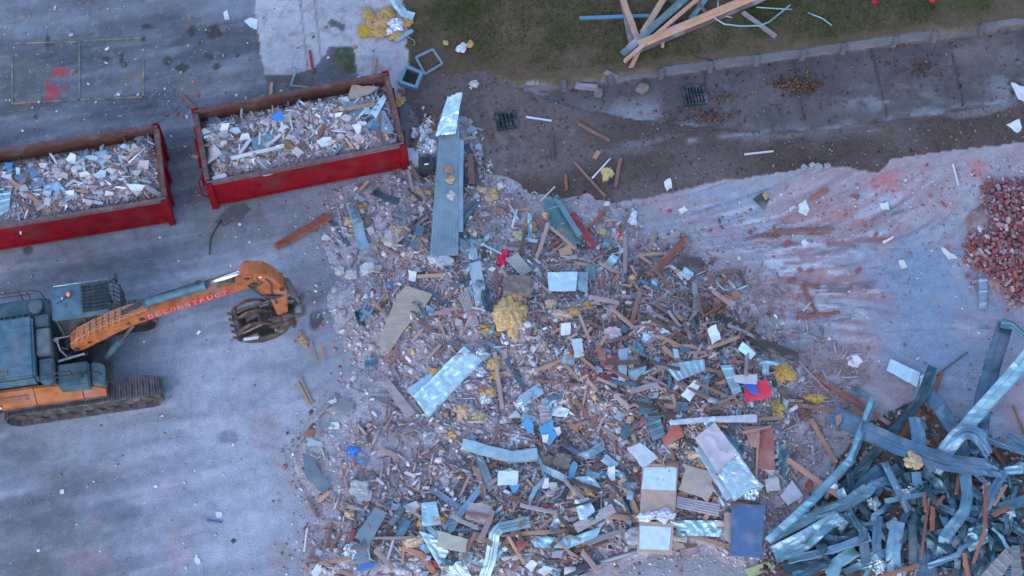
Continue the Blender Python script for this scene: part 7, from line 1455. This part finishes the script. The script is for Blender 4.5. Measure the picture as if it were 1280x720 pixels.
# ------------------------------------------------------------------ tangle of steel cladding
B1, B2, B3, B4 = (.10, .195, .25), (.15, .27, .34), (.048, .095, .118), (.26, .44, .51)
G = 'bent cladding strips in the steel tangle'
ST = [([(1040, 519, .55), (1075, 536, .75), (1120, 557, .9), (1180, 579, .95), (1215, 583, .9), (1250, 590, .8)], .60, 'tray', B2, 'longest straight blue tray with a rusty end atop the steel tangle', [0, 0, 0, 0, .1, .5], 0),
      ([(1067, 484, .30), (1089, 499, .5)], .20, 'flat', B3, 'short dark turned end at the top of a kinked steel strip', [.2, .4], 0), ([(1090, 498, .5), (1062, 575, 1.0), (1055, 583, 1.0), (1010, 630, .9), (960, 676, .6)], .26, 'chan', B2, 'long kinked blue strip reaching toward the navy blue board', [.6, .5, .2, .2, .3], 0),
      ([(1166, 458, .5), (1150, 500, .55), (1105, 552, .45), (1050, 615, .3)], .30, 'tray', B3, 'dark strip lying behind the orange brown stick and the long tray', [0, 0, .1, .1], 0),
      ([(1256, 404, .9), (1245, 440, .8), (1228, 500, .6), (1222, 565, .3)], .55, 'tray', B1, 'upright blue tray standing at the slab side of the tangle', [.2, .2, .1, .1], 0), ([(1251, 404, .95), (1266, 408, .95), (1300, 440, .6)], .34, 'tray', B1, 'folded over end at the top of the upright blue tray', [.1, .5, .4], 0),
      ([(1295, 430, 1.3), (1264, 470, 1.1), (1232, 505, .9), (1202, 540, .7)], .46, 'tray', B4, 'brightest wide strip pointing at the picture edge', [.3, .3, .2, .1], 0), ([(1158, 488, .4), (1178, 515, .6), (1198, 545, .7), (1205, 570, .7)], .46, 'tray', B1, 'blue tray bending down toward the yellow wad', [-.4, -.2, 0, 0], 0),
      ([(1143, 522, .8), (1148, 545, .85), (1150, 570, .9)], .44, 'tray', B2, 'short upright blue tray in front of the dark hollow', None, 0),
      ([(1168, 590, .6), (1188, 556, .95), (1204, 541, 1.15), (1222, 545, 1.1), (1236, 568, .75)], .50, 'tri', B2, 'arched ribbed strip curving over the long tray', [.2, .1, 0, 0, .2], 1),
      ([(1206, 592, .9), (1209, 620, .95), (1205, 640, .95), (1180, 672, .8), (1176, 700, .5)], .36, 'tray', B2, 'bent blue strip hanging below the long tray', None, 1), ([(1165, 636, .8), (1148, 640, .9), (1140, 656, .9), (1141, 706, .5)], .26, 'chan', B3, 'dark hooked strip in the middle of the tangle', [0, .2, .2, 0], 1),
      ([(1122, 652, .7), (1116, 690, .7), (1118, 730, .5)], .44, 'tray', B4, 'pale upright strip beside the lower foil wad', [.1, 0, 0], 0), ([(1098, 645, .6), (1095, 680, .7), (1098, 705, .6)], .28, 'tray', B2, 'upright strip just above the lower foil wad', None, 0), ([(1056, 634, .5), (1078, 664, .85), (1082, 704, .7)], .30, 'tray', B1, 'sharp kinked strip with a pointed tip in the tangle', [.5, .2, 0], 0),
      ([(962, 672, .3), (1010, 648, .6), (1062, 628, .8), (1085, 612, .8)], .42, 'tray', B2, 'uppermost blade of the fanned strips', [.1, .2, .1, 0], 0), ([(966, 690, .25), (1005, 670, .6), (1046, 646, .85)], .34, 'tray', B4, 'second bright blade of the fanned strips', None, 0), ([(970, 700, .3), (1010, 682, .7), (1050, 645, 1.0)], .26, 'tray', B2, 'middle kinked blade of the fanned strips', [.3, .2, .1], 0), ([(985, 702, .35), (1040, 688, .65), (1088, 672, .8)], .24, 'chan', B4, 'long thin bright blade of the fanned strips', [.3, .4, .4], 0), ([(980, 712, .3), (1030, 690, .5), (1072, 668, .6)], .38, 'tray', B3, 'dark lower blade of the fanned strips', None, 0), ([(992, 722, .3), (1030, 704, .4), (1060, 694, .5)], .34, 'tray', B1, 'lowest blade of the fanned strips at the picture edge', None, 0),
      ([(1046, 640, .95), (1060, 650, .8), (1080, 664, .6)], .2, 'flat', B3, 'short dark blade folding back from the fanned strips', [.7, .5, .3], 0), ([(1038, 730, .6), (1046, 705, .6), (1072, 690, .6)], .36, 'chan', B4, 'bright bent channel at the lower picture edge', [.2, .3, .3], 0),
      ([(1160, 672, .55), (1157, 730, .55)], .62, 'tray', B1, 'widest upright tray in the lower tangle', None, 0), ([(1195, 670, .55), (1198, 730, .4)], .44, 'tray', B3, 'dark upright tray beside the widest one', None, 0), ([(1218, 690, .5), (1226, 730, .4)], .34, 'tray', B2, 'blue tray beside the buckled teal sheet', None, 0),
      ([(1256, 590, .85), (1240, 615, .9), (1228, 650, .7), (1222, 690, .5)], .28, 'tray', B1, 'steep strip behind the tall orange brown stick', None, 1), ([(1290, 622, .6), (1250, 636, .7), (1205, 640, .6)], .34, 'tray', B1, 'level strip crossing behind the bent blue strip', None, 0), ([(1240, 660, .7), (1252, 672, .7), (1262, 690, .7)], .12, 'flat', B4, 'thin pale strip beside the crumpled foil edge', [.4, .3, .2], 0),
      ([(1100, 585, .4), (1060, 625, .4), (1040, 645, .3)], .36, 'tray', B1, 'blue strip beneath the long tray near the foil knot', None, 0), ([(1125, 585, .5), (1100, 605, .5), (1080, 632, .4)], .40, 'tray', B2, 'broad strip under the yellow wad', None, 0), ([(1085, 580, .3), (1050, 620, .3)], .20, 'chan', B4, 'thin bright strip beside the foil knot', [.3, .4], 0),
      ([(1145, 590, .7), (1147, 610, .6), (1143, 622, .5)], .30, 'flat', B2, 'tongue shaped strip hanging below the yellow wad', None, 0), ([(1160, 600, .4), (1190, 630, .45), (1200, 640, .4)], .28, 'tray', B3, 'dark diagonal strip near the bent blue strip', None, 0), ([(1230, 548, .35), (1262, 560, .4), (1290, 570, .4)], .24, 'tray', B2, 'level strip at the slab edge of the tangle', None, 0), ([(1258, 545, .3), (1285, 560, .35)], .22, 'tray', B1, 'short strip near the picture edge above the level strip', None, 0),
      ([(1195, 590, .5), (1196, 625, .5)], .36, 'tri', B3, 'dark ribbed piece behind the bent blue strip', None, 0), ([(1105, 600, .5), (1140, 604, .55), (1165, 600, .5)], .24, 'tray', B3, 'dark level strip behind the yellow wad', None, 0), ([(1160, 590, .55), (1182, 555, .8), (1198, 545, .9)], .30, 'tray', B4, 'bright inner side of the arched strip', [.6, .5, .3], 0)]
for path, w, pf, c, lb, tw, cv in ST:
    strip(path, w * .78, pf, jcol(c, .16), label=lb, twist=[(t + R.gauss(0, .10)) for t in (tw or [0] * len(path))][:len(path)], curve=bool(cv) and 'arch' in lb, crum=.026, group=G)
MP = [(1045, 625), (1100, 590), (1240, 570), (1275, 590), (1275, 715), (1050, 715), (1000, 700)]
def rs(x, y):
    l = R.uniform(26, 60); a = R.choice([R.gauss(1.5, .35), R.uniform(0, 3.14), R.gauss(.6, .3)]); dx, dy = math.cos(a) * l / 2, math.sin(a) * l / 2; k = R.uniform(-8, 8); z = R.uniform(.15, .5)
    nm, c = R.choice([('slate', B3), ('blue', B1), ('blue', B2), ('dark', (.07, .12, .15)), ('pale blue', B4)])
    strip([(x - dx, y - dy, z + R.uniform(-.1, .15)), (x + k, y + k * .4, z + .08), (x + dx * .3 + k * .5, y + dy * .3, z + R.uniform(0, .25)), (x + dx + R.uniform(-9, 9), y + dy + R.uniform(-9, 9), z + R.uniform(-.15, .2))], R.uniform(.08, .30), R.choice(['tray', 'tray', 'chan', 'tri', 'flat']), c, adj=nm, kindw='cladding strip', group='half buried strips of the steel tangle', twist=[R.gauss(0, .5), R.gauss(0, .2), R.gauss(0, .3), R.gauss(0, .8)], crum=.025)
scatter(135, rs, None, MP, 2)
def rs2(x, y):
    l = R.uniform(50, 105); a = R.choice([R.gauss(1.5, .3), R.gauss(2.5, .35), R.gauss(.7, .3)]); dx, dy = math.cos(a) * l / 2, math.sin(a) * l / 2; k = R.uniform(-10, 10); z = R.uniform(.4, .8)
    nm, c = R.choice([('slender slate', B3), ('slender blue', B1), ('slender blue', B2), ('slender pale', B4)])
    strip([(x - dx, y - dy, z * R.uniform(.4, 1)), (x + k * .3, y, z + .1), (x + dx * .25 + k, y + dy * .25 + k * .5, z + .05), (x + dx, y + dy, z * R.uniform(.5, 1))], R.uniform(.09, .2), R.choice(['tray', 'chan', 'angle', 'flat']), c, adj=nm, kindw='cladding strip', group='slender strips of the steel tangle', twist=[R.gauss(0, .5), R.gauss(0, .2), R.gauss(0, .3), R.gauss(0, .7)], crum=.02)
scatter(34, rs2, None, [(1060, 630), (1110, 605), (1200, 610), (1265, 620), (1265, 700), (1070, 700)], 2)
for q, c, lb, z in [([(1196, 664), (1234, 655), (1234, 678), (1212, 690)], (.22, .42, .46), 'buckled teal sheet in the lower tangle', .7), ([(1150, 470), (1160, 466), (1162, 480), (1150, 486)], (.3, .42, .5), 'small crumpled sheet by the bright box sheet', .3)]:
    sheet(q, .05, 2, .03, .06, 2.4, c, 'galv', 'buckled_sheet', lb, cat='metal sheet', zs=[z, z + .1, z, z - .1], solid=.006)
for (q, lb) in [([(1222, 724), (1240, 738), (1268, 698), (1256, 686)], 'weathered ribbed plank slanting in the lower corner of the tangle'), ([(1262, 684), (1274, 682), (1280, 740), (1266, 740)], 'weathered ribbed plank upright at the lower picture corner')]:
    sheet(q, .1, 5, .015, 0, 2, (.22, .21, .22), 'decking', 'grooved_board', lb, cat='board', zs=[.75, .7, .8, .85], solid=.02)
GS_ = 'rust brown sticks in the steel tangle'
for (x1, y1, x2, y2, w, c, lb) in [(1178, 463, 1160, 516, .10, 'rust', 'orange brown stick crossing the dark strip at the top of the tangle'), (1152, 512, 1122, 550, .14, 'rust', 'orange brown timber running under the long tray'), (1161, 622, 1151, 700, .06, 'rust', 'tall thin rust stick beside the dark hooked strip'), (1166, 632, 1165, 665, .11, 'rust', 'short thick rust stick in the middle of the tangle'), (1155, 615, 1157, 640, .08, 'rust', 'small rust stick above the dark hooked strip'), (1233, 606, 1231, 662, .10, 'rust', 'tall orange brown stick in front of the steep strip'), (1231, 664, 1216, 705, .09, 'rust', 'orange brown stick leaning below the tall one'), (1098, 722, 1150, 706, .09, 'rust', 'rust stick lying level beside the lower foil wad'), (1195, 618, 1199, 590, .08, 'rust', 'rust stick standing in front of the pale end strip'), (1170, 632, 1180, 620, .08, 'rust', 'tiny rust stick by the bent blue strip'), (1205, 690, 1210, 722, .10, 'rust', 'rust stick poking between two upright trays'), (1242, 632, 1258, 606, .08, 'tan', 'tan splinter in the tangle by the picture edge'), (1240, 645, 1262, 632, .12, 'rust', 'wide rust board scrap near the level strip'), (1240, 560, 1262, 590, .10, 'rust', 'rust stick by the slab end of the tangle'), (1056, 590, 975, 665, .12, 'rust', 'long rust timber lying along the kinked blue strip'), (1265, 694, 1290, 692, .08, 'rust', 'short rust stick at the picture corner'),
        (984, 574, 1050, 621, .12, 'tan', 'tan lath crossing over the kinked blue strip'), (1012, 522, 1046, 580, .12, 'tan', 'long tan lath on the slab beside the tangle'), (972, 485, 1012, 525, .13, 'brown', 'brown lath meeting the long tan lath on the slab'), (1018, 470, 1112, 530, .11, 'rust', 'long rust lath running toward the long tray'), (985, 505, 1100, 520, .10, 'brown', 'thin brown lath lying level across the slab'), (980, 536, 1014, 514, .10, 'brown', 'short dark lath crossing the brown one'), (1020, 620, 1000, 655, .06, (.45, .6, .68), 'pale blue rod under the tan lath by the tangle'), (998, 452, 1035, 490, .05, 'pink', 'thin greyish lath on the slab above the tan lath'), (1210, 440, 1170, 470, .02, 'dark', None), (1266, 506, 1282, 545, .04, 'brown', None)]:
    up = x1 > 1080 and y1 > 590 or lb and ('crossing over' in lb or 'in front' in lb)
    plank(x1, y1, x2, y2, w, c, .05, (.0, .0) if not up else (.45, .45), name='wooden_lath' if not up else 'rusty_stick', cat='stick', group=GS_ if up else 'laths on the slab by the tangle', label=lb, kindw='lath')
slab([(930, 712), (960, 702), (966, 708), (940, 724)], .03, .03, (.36, .42, .20), 'board', 'green_board', 'pale green board end at the lower edge by the fanned strips', cat='board')
slab([(1044, 520), (1052, 516), (1052, 527), (1046, 533)], .02, .05, (.30, .20, .13), 'rust', 'rust_scrap', 'rust scrap beside the end of the long tray', cat='scrap', zabs=.70)

# middling pieces lying on the skip loads
for bi, (c_, h_, L_, W_, e_) in enumerate((b2, b1)):
    for k in range(72):
        u, v = R.uniform(-L_ / 2 + .5, L_ / 2 - .5), R.uniform(-W_ / 2 + .35, W_ / 2 - .35); x = c_.x + u * math.cos(h_) - v * math.sin(h_); y = c_.y + u * math.sin(h_) + v * math.cos(h_)
        px, py = Q(x, y, gz(x, y)); 
        if px < 2: continue
        who = 'heaped skip bin' if bi == 0 else 'skip bin above the excavator'
        t = R.random()
        if t < .42:
            a = R.uniform(0, 3.14); l = R.choice([6, 8, 11, 15]); cn = R.choice(['tan', 'brown', 'pink', 'grey', 'white'])
            plank(px - l * math.cos(a), py - l * .8 * math.sin(a), px + l * math.cos(a), py + l * .8 * math.sin(a), R.uniform(.05, .11), cn, .03, (R.uniform(.03, .1), R.uniform(.03, .1)), name='load_timber', kindw='load timber', group=GB)
        elif t < .70:
            n = R.choice([4, 5]); r = R.uniform(4, 10); a0 = R.uniform(0, 6.3); cn, cc = R.choice([('white', (.6, .59, .6)), ('pinkish', (.42, .35, .37)), ('grey', (.33, .31, .33)), ('pale blue', (.42, .5, .56))])
            slab([(px + r * R.uniform(.7, 1.2) * math.cos(th), py + .85 * r * R.uniform(.4, 1.0) * math.sin(th)) for th in sorted(a0 + q * 6.283 / n + R.uniform(-.5, .5) for q in range(n))], .03, R.uniform(.03, .09), cc, 'board', 'board_shard', None, cn, 'load shard', 'shard', 'board shards in the skip loads', (R.gauss(0, .2), R.gauss(0, .2)), .012)
        elif t < .85:
            l = R.uniform(6, 14); w_ = l * R.uniform(.4, .8); a = R.uniform(0, 3.14); U = (math.cos(a) * l, math.sin(a) * l * .8); V = (-math.sin(a) * w_, math.cos(a) * w_ * .8); dk = R.random() < .5
            sheet([(px - U[0] - V[0], py - U[1] - V[1]), (px + U[0] - V[0], py + U[1] - V[1]), (px + U[0] + V[0], py + U[1] + V[1]), (px - U[0] + V[0], py - U[1] + V[1])], R.uniform(.04, .1), R.choice([0, 2, 4]), .015, .04, 3.5, (.16, .26, .33) if dk else (.36, .48, .55), 'cladding', 'metal_scrap', None, 'dark blue' if dk else 'pale blue', 'load metal scrap', 'metal scrap', 'metal scraps in the skip loads', torn=.02)
        else:
            r = R.uniform(.07, .15); cn, cc = R.choice([('pale', (.46, .43, .45)), ('pinkish', (.36, .30, .32))]); lump(px, py, (r, r * .8, r * .6), cc, 'stone', .28, 1.8, 2, -.2, 'mortar_lump', None, cn, 'load mortar lump', 'rubble lump', 'mortar lumps in the skip loads')
# ------------------------------------------------------------------ labels for the debris that was not named above
LM = [('the long ribbed wall panel', 555, 250), ('the weathered plywood shard', 505, 400), ('the largest yellow insulation mass', 640, 400), ('the bright flashing sheet', 558, 478), ('the rusty orange channel', 378, 288), ('the pale blue square board', 635, 598), ('the broken blue tiles', 678, 541), ('the fan shaped ribbed sheet', 855, 462),
      ('the red tarpaulin', 948, 488), ('the cupboard board', 822, 635), ('the navy blue board', 934, 665), ('the red door panel', 957, 560), ('the large foil sheet', 905, 578), ('the slate blue board', 397, 594), ('the long blue tray', 1140, 560), ('the dark teal door', 700, 278), ('the brown square board', 862, 331), ('the black plastic box', 534, 212), ('the bent teal trough', 625, 563),
      ('the kinked strip', 622, 690), ('the crumpled blue sheet', 705, 675), ('the ribbed pale decking', 742, 647), ('the bright box shaped sheet', 703, 352), ('the short weathered board', 566, 677), ('the slotted bracket', 463, 382), ('the brick heap', 1245, 310), ('the white bag', 790, 275), ('the torn upright strip', 778, 456), ('the silver gutter', 880, 525), ('the dark rotten timbers', 935, 420),
      ('the lavender concrete lump', 599, 645), ('the dark slate plank', 463, 660), ('the blue window block', 722, 434), ('the widest upright tray', 1158, 700), ('the fanned strips', 1020, 675), ('the bent blue hanging strip', 1202, 640), ('the splintered brown board', 1000, 290), ('the heaped skip bin', 370, 165), ('the pink smear', 1130, 222), ('the dusty loop of red hose', 440, 585), ('the sage board', 803, 570), ('the white frame', 977, 560), ('the large earth lump', 648, 364)]
LM = [(n, P(x, y, .3)) for n, x, y in LM]
LMS = [(n, P(x, y, 1.1)) for n, x, y in [('the hinges of the heaped skip', 262, 185), ('the brown sack in its skip', 365, 184), ('the blue plastic in its skip', 345, 145), ('the cardboard in its skip', 452, 118), ('the blue grey board in its skip', 475, 150), ('the white lath in its skip', 325, 190), ('the ribbed sheet in its skip', 82, 187), ('the long tan plank in its skip', 32, 240), ('the white shard in its skip', 88, 200), ('the grey slab in its skip', 178, 172), ('the end wall of the cropped skip', 195, 215), ('the near rail of the cropped skip', 120, 255)]]
ORD = ['nearest to', 'second nearest to', 'third nearest to', 'fourth nearest to', 'fifth nearest to', 'sixth nearest to', 'seventh nearest to', 'eighth nearest to', 'ninth nearest to', 'tenth nearest to', 'eleventh nearest to', 'twelfth nearest to', 'thirteenth nearest to', 'fourteenth nearest to']
cells = {}
for o, adj, kw, p in REG:
    if kw in ('timber plank', 'brick', 'metal scrap', 'board shard', 'mortar lump', 'insulation wad', 'foil wad') or True:
        d = sorted(((p - q).length, n) for n, q in (LMS if kw.startswith('load ') else LM))
        cells.setdefault((f"{adj} {kw.replace('load ', '')}".strip(), d[0][1]), []).append((d[0][0], o))
for (ds, lm), lst in cells.items():
    lst.sort(key=lambda t: t[0])
    for i, (_, o) in enumerate(lst):
        o['label'] = f'{ds} lying close to {lm}' if len(lst) == 1 else f'{ds} {ORD[min(i, 13)]} {lm}'

# ------------------------------------------------------------------ light: even blue dusk sky, a broad weak sun
world = bpy.data.worlds.new('World'); scene.world = world; world.use_nodes = True
nt = world.node_tree; nt.nodes.clear()
sky = nt.nodes.new('ShaderNodeTexSky'); sky.sky_type = 'NISHITA'; sky.sun_disc = False
SUN_EL, SUN_AZ = 32.0, 205.0
sky.sun_elevation = rad(SUN_EL); sky.sun_rotation = rad(SUN_AZ); sky.air_density = 1.0; sky.dust_density = .4; sky.ozone_density = 1.4; sky.altitude = 50
bg = nt.nodes.new('ShaderNodeBackground'); bg.inputs['Strength'].default_value = .15
wo = nt.nodes.new('ShaderNodeOutputWorld'); nt.links.new(sky.outputs[0], bg.inputs[0]); nt.links.new(bg.outputs[0], wo.inputs[0])
sl = bpy.data.lights.new('sun', 'SUN'); sl.energy = .5; sl.angle = rad(75); sl.color = (1.0, .90, .86)
so = bpy.data.objects.new('sun', sl); col.objects.link(so); so.location = (0, 0, 30)
az = rad(SUN_AZ); dirv = Vector((math.sin(az) * math.cos(rad(SUN_EL)), math.cos(az) * math.cos(rad(SUN_EL)), math.sin(rad(SUN_EL))))
so.rotation_euler = dirv.to_track_quat('Z', 'Y').to_euler()
scene.view_settings.view_transform = 'Standard'; scene.view_settings.look = 'None'; scene.view_settings.gamma = 1; scene.view_settings.exposure = EXPO
scene.render.engine = 'CYCLES'
scene.cycles.use_denoising = True; scene.cycles.max_bounces = 5; scene.cycles.filter_width = 1.6
